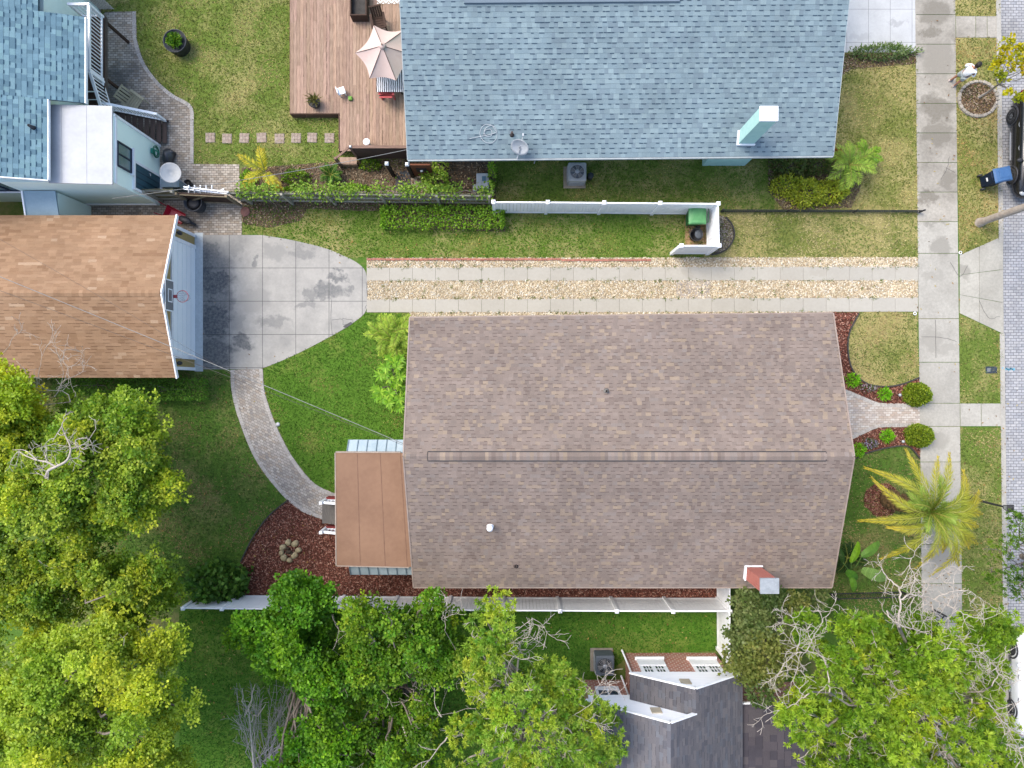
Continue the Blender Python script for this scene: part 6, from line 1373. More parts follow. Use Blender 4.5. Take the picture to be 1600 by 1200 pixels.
# table and chairs under it
tx, ty = ux+.12, uy-.55
tt = thing('patio_table', 'patio table with a dark and white striped cloth under the umbrella', 'table', (tx, ty, DKZ))
_m, _t, _b = nt('striped_cloth', .8, .2); _w = N(_t, 'ShaderNodeTexWave'); _w.inputs['Scale'].default_value = 4; _w.inputs['Distortion'].default_value = 3; L(_t, objc(_t), _w.inputs[0]); L(_t, mixc(_t, remap(_t, _w.outputs['Fac'], .45, .55), (.03, .035, .045), (.7, .7, .72)), _b.inputs['Base Color'])
MB().box((tx, ty, DKZ+.73), (1.3, 1.3, .04)).build('tabletop', _m, tt, bevel=.01)
for sx in (-.55, .55):
    for sy in (-.55, .55): MB().beam((tx+sx, ty+sy, DKZ), (tx+sx, ty+sy, DKZ+.71), .05, .05).build('leg', BLACKP, tt)
REDP = mat('coral_paint', D(236, 110, 110), D(220, 88, 92), 5, .55)
def slat_chair(name, label, x, y, z, rz, m, w=.56, dp=.56, back=.5, group=None, arms=True):
    t = thing(name, label, 'chair', (x, y, z), rz, group)
    mb = MB(); [mb.box((-dp/2+.05+i*.105, 0, .4-.012*i*0), (.09, w-.08, .03)) for i in range(5)]; mb.build('seat', m, t, True)
    mb = MB(); n = 5
    for i in range(n): yy = -w/2+.09+i*(w-.18)/(n-1); mb.beam((-dp/2, yy, .42), (-dp/2-.2, yy, .42+back), .085, .02, up=(1, 0, 0))
    mb.beam((-dp/2-.19, -w/2+.02, .42+back-.02), (-dp/2-.19, w/2-.02, .42+back-.02), .06, .03); mb.build('backrest', m, t, True)
    for sx in (-dp/2+.02, dp/2-.04):
        for sy in (-1, 1): MB().box((sx, sy*(w/2-.02), .2+(.1 if arms else 0)), (.06, .045, .4+(.2 if arms else 0))).build('leg', m, t, True)
    if arms:
        for sy in (-1, 1): MB().box((0, sy*(w/2-.01), .615), (dp+.08, .1, .028)).build('armrest', m, t, True)
    return t
x, y = P2(605, 141, .85); slat_chair('patio_chair', 'coral red slatted chair pulled out at the lower side of the umbrella table', x, y+.05, DKZ, R(90), REDP, .58, .6, .35)
x, y = P2(592, 36, .85); slat_chair('patio_chair', 'brown wooden chair mostly hidden above the pink umbrella', x, y, DKZ, R(-80), BROWNW)
x, y = P2(632, 128, .85); slat_chair('patio_chair', 'brown wooden chair half hidden under the blue roof edge by the umbrella', x-.25, y, DKZ, R(150), BROWNW)
# stool, cube, cup, round lid, planter, bench
x, y = P2(533, 142, .75); t = thing('white_stool', 'small white plastic stool turned askew in the middle of the deck', 'stool', (x, y, DKZ), R(18)); MB().box((0, 0, .3), (.33, .3, .05)).build('seat', WHITE, t, True, bevel=.02); MB().box((-.15, 0, .42), (.03, .28, .2)).build('backrest', WHITE, t, True)
for sx in (-.12, .12):
    for sy in (-.1, .1): MB().box((sx, sy, .14), (.04, .04, .28)).build('leg', WHITE, t, True)
x, y = P2(547.5, 154, .5); MB().box((x, y, DKZ+.06), (.16, .15, .12), R(5)).box((x, y, DKZ+.13), (.1, .1, .02)).build('toy_block', mat('lime_plastic', D(150, 206, 90), D(130, 186, 74)), label='small lime green block left of the teal cup on the deck', cat='toy', bevel=.015)
x, y = P2(596, 151, .5); t = thing('cup', 'teal cup on the deck below the coral chair', 'cup', (x, y, DKZ)); MB().lathe([(.06, 0), (.075, .14), (.066, .14), (.05, .03), (.001, .03)], (x, y, DKZ), 14).build('body', mat('teal_plastic', D(60, 176, 150), D(46, 150, 128)), t); MB().box((x+.03, y, DKZ+.145), (.1, .1, .012)).build('lid', WHITEP, t)
x, y = P2(573, 222, .75); t = thing('round_side_table', 'small round white side table at the lower end of the deck', 'table', (x, y, DKZ)); MB().lathe([(.001, .36), (.14, .36), (.15, .34), (.15, .32), (.001, .32)], (x, y, DKZ), 20).build('tabletop', WHITE, t)
for i in range(3): MB().tube([(x+.1*math.cos(i*2.1), y+.1*math.sin(i*2.1), DKZ), (x+.07*math.cos(i*2.1), y+.07*math.sin(i*2.1), DKZ+.33)], .014, 6).build('leg', METAL, t)
def pot(mb, x, y, z, r, h): mb.lathe([(r*.75, z), (r, z+h), (r*1.06, z+h), (r*1.06, z+h-.05), (r*.93, z+h-.05)], (x, y, 0), 18)
g = np.random.default_rng(131); x, y = P2(492, 161, .6); t = thing('potted_yucca', 'spiky yucca in a black pot on the deck corner', 'potted plant', (x, y, DKZ)); mb = MB(); mb.lathe([(.18, 0), (.24, .32), (.255, .32), (.255, .27), (.2, .27), (.001, .26)], (x, y, DKZ), 18); mb.build('pot', BLACKP, t)
q = Q(); n = 60; a = g.uniform(0, 6.28, n); d = np.stack([np.cos(a), np.sin(a), g.uniform(.2, 1.6, n)], 1); leaves(q, np.repeat(np.array([[x+.03, y+.05, DKZ+.3]]), n, 0)+g.normal(0, .05, (n, 3)), d, g.uniform(.3, .5, n), .022, tuft_cols([D(110, 116, 50), D(150, 150, 76), D(84, 92, 40), D(166, 150, 100)], n, 1, g), .6, g); q.build('foliage', LEAF, t)
x, y = P2(560, 6, 1.0); t = thing('storage_bench', 'brown wooden planter box with a dark inside at the top of the deck', 'box', (x, y, DKZ)); mb = MB(); x0_, x1_, y0_, y1_ = x-.36, x+.34, y-.48, y+.7
mb.bb(x0_, x1_, y0_, y0_+.05, DKZ, DKZ+.55); mb.bb(x0_, x1_, y1_-.05, y1_, DKZ, DKZ+.55); mb.bb(x0_, x0_+.05, y0_+.05, y1_-.05, DKZ, DKZ+.55); mb.bb(x1_-.05, x1_, y0_+.05, y1_-.05, DKZ, DKZ+.55); mb.build('side_boards', BROWNW, t); MB().bb(x0_+.05, x1_-.05, y0_+.05, y1_-.05, DKZ+.05, DKZ+.3).build('dark_soil', mat('dark_soil', (.02, .018, .016), (.05, .045, .04)), t)
_m, _t, _b = nt('chevron_rug', .9, .1); _v = objc(_t); _s = N(_t, 'ShaderNodeSeparateXYZ'); L(_t, _v, _s.inputs[0]); _z = math_(_t, 'ADD', _s.outputs[1], math_(_t, 'PINGPONG', _s.outputs[0], .12)); _f = math_(_t, 'GREATER_THAN', math_(_t, 'FRACT', math_(_t, 'MULTIPLY', _z, 6)), .5); L(_t, mixc(_t, _f, (.75, .75, .74), (.3, .24, .2)), _b.inputs['Base Color'])
xa, ya = P2(589, 6, DKZ); xb, yb = P2(626, -40, DKZ); MB().bb(xa, xb, ya, yb, DKZ+.004, DKZ+.018).build('rug', _m, label='white chevron patterned rug at the top edge of the deck', cat='rug')
# ---------------------------------------------------------------- things on the left patio and in the back yard
x, y = P2(281, 69, .3); t = thing('round_planter', 'large black round planter with leafy herbs on the lawn', 'planter', (x, y, 0)); xx, yy = x, y-.0
xx, yy = P2(283, 74)
mb = MB(); mb.lathe([(.42, 0), (.47, .6), (.5, .62), (.5, .56), (.44, .55), (.43, .5), (.001, .5)], (xx, yy, 0), 28); ORI[t.name] = (xx, yy, 0); t.location = (xx, yy, 0); mb.build('pot', mat('charcoal_pot', (.035, .038, .045), (.06, .065, .075), 4, .6), t)
q = Q(); crown(q, [(xx, yy, .62, .26), (xx+.12, yy+.1, .6, .18), (xx-.12, yy-.05, .6, .18)], MG+BG, (.1, .04), 500, 9, .1, g, zs=.5); q.build('foliage', LEAF, t)
CREAM = mat('cream_resin', D(222, 214, 182), D(200, 192, 160), 4, .6)
x, y = P2(213, 166, .3); slat_chair('lounge_chair', 'cream slatted garden armchair on the left patio below the stairs rail', x, y+.1, 0, R(-35), CREAM, .7, .62, .6)
# hose reel on the wall, rubbish bag, dish on post with grey box
x = -15.22; y, z = P(0, 240, .9)[1]+.15, .75
t = thing('hose_reel', 'coiled green garden hose on the mint wall beside the teal door', 'hose', (x, y, z)); mb = MB(); pts = []
for i in range(90): a = i*.35; r_ = .16+.03*math.sin(i*.31)+.0012*i; pts.append((x+.03*math.sin(i*.13)+.05, y+r_*math.cos(a), z+r_*math.sin(a)))
mb.tube(pts, .014, 5); mb.build('hose', mat('green_hose', D(40, 136, 104), D(30, 110, 84), 5, .5), t); MB().box((x-.07, y, z), (.1, .2, .2)).box((x+.1, y, z), (.02, .06, .3)).build('reel_bracket', mat('teal_plastic', D(60, 176, 150), D(46, 150, 128)), t)
x, y = P2(262, 247, .2); MB().blob((x, y, .2), (.24, .36, .24), None, .14, 3, 4).blob((x+.18, y+.22, .14), (.14, .14, .14), None, .15, 2, 7).build('rubbish_bag', mat('black_bag', (.018, .018, .02), (.04, .04, .045), 6, .35, .5), label='crumpled black bag on the pavers beside the hose', cat='bag')
xb_, yb_ = P2(272, 290); t = thing('satellite_dish', 'large round white satellite dish standing above a grey box by the mint wall', 'satellite dish', (xb_+.45, yb_+.1, 0))
dx_, dy_, _ = P(266.5, 270, 1.5); MB().tube([(dx_+.5, dy_-.45, 0), (dx_+.45, dy_-.4, .9), (dx_+.1, dy_-.1, 1.35)], .03, 8).build('post', METAL, t)
Mx = Matrix.Rotation(R(14), 3, 'Y'); MB().lathe([(.001, -.1), (.1, -.095), (.11, -.08), (.25, -.05), (.37, .0), (.42, .04), (.42, .025), (.37, -.02), (.25, -.07), (.1, -.115), (.001, -.12)], (dx_, dy_, 1.5), 32, None, Mx).build('reflector', mat('dish_bright', D(236, 236, 232), D(220, 220, 214), 1, .5), t)
t = thing('utility_box', 'pale grey metal box in front of the fence below the white dish', 'box', (xb_, yb_, 0)); x, y = P2(270, 290, .5); mb = MB(); mb.bb(x-.38, x+.38, y-.12, y+.2, 0, .75); mb.build('cabinet', mat('pale_box', D(170, 190, 198), D(148, 168, 178), 3, .5, .4, .1), t, bevel=.015); MB().bb(x-.4, x+.4, y-.14, y+.22, .752, .78).build('lid', mat('pale_box_lid', D(184, 204, 212), D(166, 186, 196), 3, .5), t)
x, y = P2(294, 287, .2); t = thing('plant_pot', 'dark empty plant pot between the grey box and the trellis', 'pot', (x, y, 0)); MB().lathe([(.12, 0), (.16, .28), (.17, .28), (.17, .24), (.13, .1), (.001, .1)], (x, y, 0), 16).build('pot', BLACKP, t); MB().lathe([(.14, .2), (.001, .21)], (x, y, 0), 14).build('soil', mat('dark_soil', (.02, .018, .016), (.05, .045, .04)), t)
x, y = P2(312, 322); t = thing('black_barrel', 'black round barrel planter standing at the old board gate', 'barrel', (x, y, 0)); MB().lathe([(.3, 0), (.34, .3), (.36, .68), (.4, .7), (.4, .66), (.33, .64), (.32, .55), (.001, .55)], (x, y, 0), 24).build('barrel', mat('charcoal_pot', (.035, .038, .045), (.06, .065, .075), 4, .6), t); MB().lathe([(.31, .56), (.15, .6), (.001, .6)], (x, y, 0), 16).build('lid', BLACKP, t)
# red wheelbarrow at the garage corner
x, y = P2(276, 338, .4); t = thing('wheelbarrow', 'red wheelbarrow with a black tray pad parked behind the garage corner', 'wheelbarrow', (x, y, 0), R(-24)); RED = mat('bright_red', D(216, 36, 66), D(190, 26, 52), 4, .4, .5)
mb = MB(); mb.add([(-.35, -.22, .35), (.3, -.16, .3), (.3, .16, .3), (-.35, .22, .35), (-.45, -.3, .62), (.42, -.24, .58), (.42, .24, .58), (-.45, .3, .62)], [(3, 2, 1, 0), (0, 1, 5, 4), (1, 2, 6, 5), (2, 3, 7, 6), (3, 0, 4, 7)]); mb.build('tray', RED, t, True)
mb = MB(); mb.blob((.42, 0, .5), (.3, .15, .1), None, .05, 2); mb.build('black_pad', BLACKP, t, True)
for s in (1, -1): MB().tube([(.5, s*.06, .2), (-.2, s*.18, .35), (-.85, s*.26, .62)], .02, 6).build('handle', RED, t, True)
mb = MB(); mb.lathe([(.1, -.05), (.2, -.045), (.2, .045), (.1, .05)], (.6, 0, .2), 18, None, Matrix.Rotation(R(90), 3, 'X')); mb.build('wheel', BLACKP, t, True); MB().beam((-.25, -.2, 0), (-.25, .2, 0), .03, .03).beam((-.25, -.2, 0), (-.2, -.2, .36), .03, .03).beam((-.25, .2, 0), (-.2, .2, .36), .03, .03).build('stand', BLACKP, t, True)
x, y = P2(384, 331); MB().lathe([(.2, 0), (.22, .05), (.18, .09), (.001, .1)], (x, y, 0), 14).build('stepping_disc', mat('pinkish_disc', D(166, 120, 110), D(136, 98, 90), 5, .9), label='pinkish round stepping disc on the soil beside the patio corner', cat='disc')
# eight square stepping stones
stone = thing('stepping_stone', 'square stepping stone, the one nearest the wooden deck', 'stepping stone', P(515, 216), group='row of square stepping stones')
SM = mat('stone_tile', D(210, 196, 184), D(178, 158, 144), 7, .9, usecol=True)
mb = MB(); kk = .125
for i in range(3):
    for j in range(3):
        c = 1 if (i+j) % 2 else .86; mb.box(((i-1)*.135, (j-1)*.135, .02), (.128, .128, .045), 0, (c, c*.97, c*.94))
mb.build('tile', SM, stone, True); mb = MB(); mb.box((0, 0, .012), (.42, .42, .03)); mb.build('base', mat('stone_base', D(206, 200, 190), D(176, 168, 158), 6, .9), stone, True)
for i, (px, lb) in enumerate(((488, 'second square stepping stone counted from the wooden deck'), (463, 'third square stepping stone counted from the wooden deck'), (437, 'fourth square stepping stone counted from the wooden deck'), (409, 'fourth square stepping stone counted from the paver patio'), (382, 'third square stepping stone counted from the paver patio'), (355, 'second square stepping stone counted from the paver patio'), (329, 'square stepping stone nearest the curved paver patio'))):
    c = copy_tree(stone); c.location = P(px, 216+(i % 3-1)*.7); c.rotation_euler.z = (i % 4-1.5)*.03; c['label'] = lb
# ---------------------------------------------------------------- fire pit ring of boulders
BOUL = colmat('boulder', .9, .2, 12, .22, .5); g = np.random.default_rng(140)
for i, (px, py, a, b) in enumerate(((450, 848, .15, .12), (461, 850, .17, .13), (466, 859, .13, .15), (460, 868, .17, .13), (452, 875, .15, .11), (444, 871, .16, .13), (440, 863, .12, .11), (442, 855, .16, .14))):
    x, y = P2(px, py, .1); c = tuple(np.array(D(206, 190, 150))*g.uniform(.85, 1.1)); MB().blob((x, y, .09), (a, b, .12), c, .1, 2, i+3, g.uniform(0, 3)).build('boulder', BOUL, label='pale boulder in the ring of stones on the red mulch', cat='boulder', group='stones of the fire pit ring')
for i, (px, py, s) in enumerate(((452, 862, .13), (449, 857, .09), (456, 865, .08))):
    x, y = P2(px, py, .05); MB().blob((x, y, .07), (s, s*.8, .09), D(92, 78, 64), .12, 2, i+30).build('charred_stone', BOUL, label='dark stone in the middle of the boulder ring', cat='stone', group='dark stones inside the fire pit ring')
x, y = P2(330, 883); MB().blob((x, y, .1), (.1, .12, .1), D(206, 176, 130), .05, 2, 5).build('tan_ball', BOUL, label='tan ball lying at the edge of the shady lawn by the round leaved shrub', cat='ball')
# stones round the young tree
for i in range(26):
    a = i/26*6.283; px, py = 1527+29.5*math.cos(a), 155+27*math.sin(a); x, y = P2(px, py); s = g.uniform(.85, 1.15); c = tuple(np.array(D(206, 196, 180))*g.uniform(.8, 1.08))
    mb = MB(); mb.box((x, y, .05), (.14*s, .2*s, .11*s), math.atan2(-27*math.sin(a), 29.5*math.cos(a))+g.normal(0, .12), c, .8); mb.build('edging_stone', BOUL, label='pale block in the stone ring around the young yellow tree', cat='edging stone', group='stone ring around the young tree', bevel=.02)
# ---------------------------------------------------------------- air conditioners, cabinet, bins
def ac_unit(label, x, y, w, d, h, body, fan, top_r, rz=0, blades=True):
    t = thing('air_conditioner', label, 'air conditioner', (x, y, 0), rz)
    MB().box((-.05, -.02, .03), (w+.18, d+.14, .06)).build('pad', mat('ac_pad', D(196, 184, 164), D(170, 158, 140), 5, .9), t, True)
    MB().box((0, 0, .06+h/2), (w, d, h)).build('casing', body, t, True, bevel=.06)
    mb = MB(); [mb.box((0, -d/2-.004, .14+i*.05), (w-.14, .012, .02)) for i in range(int((h-.2)/.05))]; [mb.box((w/2*s+.004*s, 0, .14+i*.05), (.012, d-.14, .02)) for i in range(int((h-.2)/.05)) for s in (1, -1)]; mb.build('louvres', METAL, t, True)
    z = .06+h; mb = MB(); mb.lathe([(top_r+.035, z+.004), (top_r+.03, z+.025), (top_r, z+.02), (top_r-.01, z+.004)], (0, 0, 0), 28); mb.build('fan_ring', body, t, True); MB().lathe([(top_r, z+.006), (.001, z+.008)], (0, 0, 0), 28).build('fan_well', fan, t, True)
    mb = MB()
    for r_ in (.3, .5, .7, .9): mb.tube([(top_r*r_*math.cos(a), top_r*r_*math.sin(a), z+.03+.02*(1-r_)) for a in np.linspace(0, 6.28, 24, endpoint=False)], .004, 4, closed=True)
    for k_ in range(10): mb.tube([(.05*math.cos(k_*.628), .05*math.sin(k_*.628), z+.05), (top_r*math.cos(k_*.628), top_r*math.sin(k_*.628), z+.025)], .004, 4)
    mb.build('grille', METAL, t, True)
    if blades:
        mb = MB()
        for k_ in range(4 if blades is True else 5):
            a = k_*6.283/(4 if blades is True else 5)+.4; u = Vector((math.cos(a), math.sin(a), 0)); v = Vector((-u.y, u.x, 0)); mb.quad(u*.05+v*.03+Vector((0, 0, z+.012)), u*top_r*.92+v*.06+Vector((0, 0, z+.016)), u*top_r*.8+v*(-top_r*.42)+Vector((0, 0, z+.011)), u*.05-v*.05+Vector((0, 0, z+.011)))
        mb.build('fan_blade', mat('fan_blade', D(150, 146, 140), D(110, 108, 106), 3, .5), t, True).name = 'fan_blades'
    MB().lathe([(.1, z+.02), (.06, z+.055), (.001, z+.06)], (0, 0, 0), 14).build('motor_cap', METAL, t, True)
x, y = P2(902, 269, .82); ac_unit('square whitish air conditioner under the light blue roof edge', x, y+.02, .78, .8, .78, mat('ac_white', D(206, 208, 206), D(182, 186, 186), 2, .5), mat('fan_dark', (.05, .06, .075), (.09, .1, .12), 3, .4), .3, 0, 5)
x, y = P2(945, 1040, .75); ac_unit('grey air conditioner with light fan blades beside the brick gables', x, y, .8, .86, .75, mat('ac_grey', D(126, 134, 142), D(100, 108, 116), 2, .5), mat('fan_black', (.02, .02, .022), (.04, .04, .045), 3, .5), .33)
x, y = P2(923, 274, .4); MB().lathe([(.12, 0), (.13, .4), (.11, .42), (.001, .42)], (x, y, 0), 16).build('drum', mat('dark_drum', D(70, 80, 84), D(54, 62, 66)), label='small dark drum beside the whitish air conditioner', cat='drum')
x, y = P2(754, 281, .9); t = thing('equipment_cabinet', 'white metal cabinet between old brick paving and the narrow vine', 'cabinet', (x, y, 0)); MB().box((x, y-.06, .48), (.52, .66, .96)).build('casing', mat('cab_white', D(228, 232, 234), D(206, 212, 216), 2, .5), t, bevel=.03); MB().box((x+.06, y+.02, .99), (.16, .2, .05)).build('top_cap', mat('cab_blue', D(120, 156, 176), D(96, 130, 150)), t); MB().box((x, y-.4, .35), (.44, .02, .5)).build('front_panel', mat('cab_panel', D(160, 184, 196), D(140, 164, 178)), t); MB().box((x-.36, y-.2, .2), (.16, .3, .4)).build('side_box', METAL, t)
def wheelie(label, x, y, rz, body, lid, h=1.05, w=.62, d=.72):
    """handle and wheels at local -x"""
    t = thing('wheelie_bin', label, 'bin', (x, y, 0), rz)
    mb = MB(); b = [(-.26, -.22), (.26, -.25), (.26, .25), (-.26, .22)]; tp = [(-d/2+.03, -w/2+.03), (d/2-.03, -w/2+.04), (d/2-.03, w/2-.04), (-d/2+.03, w/2-.03)]
    vs = [(p[0]-.0, p[1], .03) for p in b]+[(p[0], p[1], h) for p in tp]; mb.add(vs, [(3, 2, 1, 0), (0, 1, 5, 4), (1, 2, 6, 5), (2, 3, 7, 6), (3, 0, 4, 7), (4, 5, 6, 7)]); mb.build('body', body, t, True, bevel=.03)
    mb = MB(); n = 10; vs = []
    for i in range(n+1):
        xx = -d/2-.01+(d+.03)*i/n; zz = h+.03+.07*math.sin(math.pi*i/n)**.6
        vs += [(xx, -w/2, h+.01), (xx, -w/2+.05, zz), (xx, w/2-.05, zz), (xx, w/2, h+.01)]
    fs = [(i*4+j, (i+1)*4+j, (i+1)*4+j+1, i*4+j+1) for i in range(n) for j in range(3)]+[(0, 1, 2, 3), (n*4+3, n*4+2, n*4+1, n*4)]; mb.add(vs, fs); ld = mb.build('lid', lid, t, True, bevel=.015)
    mb = MB(); mb.box((.03, 0, h+.095), (d*.55, w*.5, .03)); mb.build('lid_panel', lid, ld, True, bevel=.012)
    MB().tube([(-d/2-.04, -w/2+.1, h-.02), (-d/2-.09, -w/2+.1, h+.02), (-d/2-.09, w/2-.1, h+.02), (-d/2-.04, w/2-.1, h-.02)], .02, 6).build('handle', body, t, True)
    for s in (1, -1): MB().lathe([(.03, -.03), (.11, -.03), (.11, .03), (.03, .03)], (-.27, s*(.3), .11), 16, None, Matrix.Rotation(R(90), 3, 'X')).build('wheel', BLACKP, t, True)
    return t
BLUEB = mat('navy_plastic', D(26, 46, 78), D(18, 36, 62), 3, .5); BLUEL = mat('blue_lid', D(88, 132, 182), D(70, 112, 164), 3, .45)
x, y = P2(1540, 284); tb = wheelie('blue wheeled bin at the kerb next to the black car', x, y, R(12), BLUEB, BLUEL)
MB().box((-.31, 0, .55), (.03, .16, .05)).build('white_sticker', WHITEP, tb, True)
GRB = mat('green_plastic', D(60, 130, 76), D(46, 110, 62), 3, .5); GRL = mat('green_lid', D(120, 190, 124), D(96, 168, 104), 3, .5)
x, y = P2(1080, 345); wheelie('green wheeled bin inside the white fence corner', x, y, R(180), GRB, GRL, 1.05, .78, .72)
x, y = P2(1084, 370); t = thing('round_bin', 'small round black bucket with a tilted lid below the green bin', 'bin', (x, y, 0)); MB().lathe([(.2, 0), (.27, .5), (.285, .5), (.285, .46), (.25, .46), (.22, .1), (.001, .1)], (x, y, 0), 22).build('bucket', BLACKP, t); MB().lathe([(.001, .06), (.14, .05), (.2, .01), (.2, 0), (.001, 0)], (x+.1, y+.02, .44), 18, None, Matrix.Rotation(R(20), 3, 'Y')).build('lid', mat('grey_lid', D(110, 116, 124), D(84, 90, 98)), t)
MB().tube([(x-.28, y, .45), (x-.34, y+.06, .52), (x-.26, y+.2, .45)], .014, 6).build('handle', BLACKP, t)
# small pavement things
x, y = P2(1548.5, 578); t = thing('meter_cover', 'small dark grey meter cover set in the verge lawn', 'meter cover', (x, y, 0)); MB().box((x, y, .015), (.5, .3, .03)).build('frame', mat('meter_grey', D(70, 84, 96), D(52, 64, 76)), t, bevel=.01); MB().box((x-.12, y, .034), (.14, .16, .012)).build('lid', mat('meter_lid', D(150, 156, 162), D(120, 126, 132)), t)
MB().lathe([(.06, 0), (.09, .01), (.09, .04), (.06, .05)], (*P2(434.5, 663), 0), 14).build('ground_light', METAL, label='small round grey light sunk in the lawn beside the paver path', cat='ground light')
for px, py, lb in ((1405, 689, 'small grey garden light in the south mulch bed beside the round shrub'), (1400, 617, 'small grey garden light in the north mulch bed beside the round shrub')):
    x, y = P2(px, py); t = thing('garden_light', lb, 'garden light', (x, y, 0), group='garden lights in the front mulch beds'); MB().tube([(x, y, 0), (x, y, .3)], .014, 6).build('stake', BLACKP, t); MB().lathe([(.05, .26), (.07, .33), (.03, .38), (.001, .38)], (x, y, 0), 12).build('head', METAL, t)
for px, py, lb in ((1429, 490, 'white valve ring at the driveway strip end by the sidewalk'), (1500, 395, 'white valve ring at the corner of the driveway apron')):
    x, y = P2(px, py); MB().tube([(x+.06*math.cos(a), y+.06*math.sin(a), .03) for a in np.linspace(0, 6.28, 16, endpoint=False)], .018, 6, closed=True).build('valve_ring', WHITEP, label=lb, cat='valve cap')
PB = mat('blue_marking', D(110, 196, 226), D(140, 206, 228), 12, .9)
mb = MB(); g2 = np.random.default_rng(9)
for i in range(9): x, y = P2(1572+i*1.6, 577+g2.normal(0, .6), -.11); mb.box((x, y, -.112), (.1, .05, .008), g2.uniform(0, 3))
x, y = P2(1566, 575); mb.box((x, y, .035), (.06, .05, .006)); mb.build('paint_mark', PB, kind='structure')
# street lamp at the kerb
x, y = P2(1513, 778); t = thing('street_lamp', 'black lamp post with a lantern at the kerb beyond the palm fronds', 'lamp post', (x, y, 0)); MB().lathe([(.1, 0), (.1, .12), (.05, .2), (.038, 2.2), (.06, 2.24), (.06, 2.3)], (x, y, 0), 12).build('post', IRON, t)
mb = MB(); [mb.beam((x+sx*.06, y+sy*.06, 2.3), (x+sx*.12, y+sy*.12, 2.62), .02, .02) for sx in (1, -1) for sy in (1, -1)]; mb.box((x, y, 2.31), (.16, .16, .03)); mb.box((x, y, 2.67), (.3, .3, .1), 0, None, .35); mb.box((x, y, 2.76), (.05, .05, .08)); mb.build('lantern', IRON, t); MB().box((x, y, 2.46), (.14, .14, .28), 0, None, 1.4).build('lantern_glass', mat('lamp_glass', D(200, 206, 206), D(180, 186, 186), 2, .2), t)
# overhead cables
def wire(label, a, b, sag, r, m): 
    a, b = Vector(a), Vector(b); pts = []
    for i in range(25): s = i/24; p = a.lerp(b, s); p.z -= sag*4*s*(1-s); pts.append(p)
    MB().tube(pts, r, 5).build('overhead_cable', m, label=label, cat='cable')
CB1 = mat('cable_grey', D(176, 176, 172), D(140, 140, 138), 5, .6); CB2 = mat('cable_dark', D(120, 112, 106), D(90, 84, 80), 5, .7)
hb = P(632, 694, 4.75)
wire('thick pale service cable crossing the garage roof and lawn to the brown roof', P(-60, 408, 6.0), hb, .25, .013, CB1)
wire('thin dark cable just below the service cable over the garage roof', P(-60, 432, 5.9), (hb[0], hb[1]-.08, hb[2]-.15), .5, .007, CB2)
wire('thin cable across the upper part of the garage roof', P(-60, 340, 5.8), P(420, 620, 4.9), .3, .005, CB2)
wire('thin pale cable from the mint wall to the deck end under the blue eave', P(176, 310, 3.3), P(640, 233, 3.2), .35, .01, CB1)
# ---------------------------------------------------------------- cars
def wheel(t, x, y, r=.33, side=1):
    m = Matrix.Rotation(R(90), 3, 'X'); ty = MB().lathe([(r*.62, -.1), (r*.92, -.11), (r, -.07), (r, .07), (r*.92, .11), (r*.62, .1)], (x, y, r), 28, None, m).build('wheel', mat('tyre', (.02, .02, .021), (.035, .035, .036), 6, .85), t, True)
    mb = MB(); mb.lathe([(r*.64, .07), (r*.64, .1), (r*.56, .1), (r*.54, .05)], (x, y, r), 28, None, Matrix.Rotation(R(90 if side < 0 else -90), 3, 'X'))
    for k_ in range(5):
        a = k_*1.2566+.3; u = Vector((math.cos(a), 0, math.sin(a))); mb.beam(Vector((x, y+side*.09, r))+u*.05, Vector((x, y+side*.075, r))+u*r*.58, .07, .03, None, (0, 1, 0))
    mb.lathe([(.001, .1), (.06, .1), (.06, .06)], (x, y, r), 12, None, Matrix.Rotation(R(90 if side < 0 else -90), 3, 'X'))
    mb.build('rim', mat('alloy', D(196, 198, 200), D(160, 162, 166), 3, .35, .5, .6), ty, True); MB().lathe([(r*.6, .02), (.001, .02)], (x, y, r), 20, None, Matrix.Rotation(R(90 if side < 0 else -90), 3, 'X')).build('brake', BLACKP, ty, True)
def paint(name, c):
    m, t, b = nt(name, .25, .5); b.inputs['Base Color'].default_value = c+(1,); b.inputs['Coat Weight'].default_value = .3; b.inputs['Coat Roughness'].default_value = .05; return m
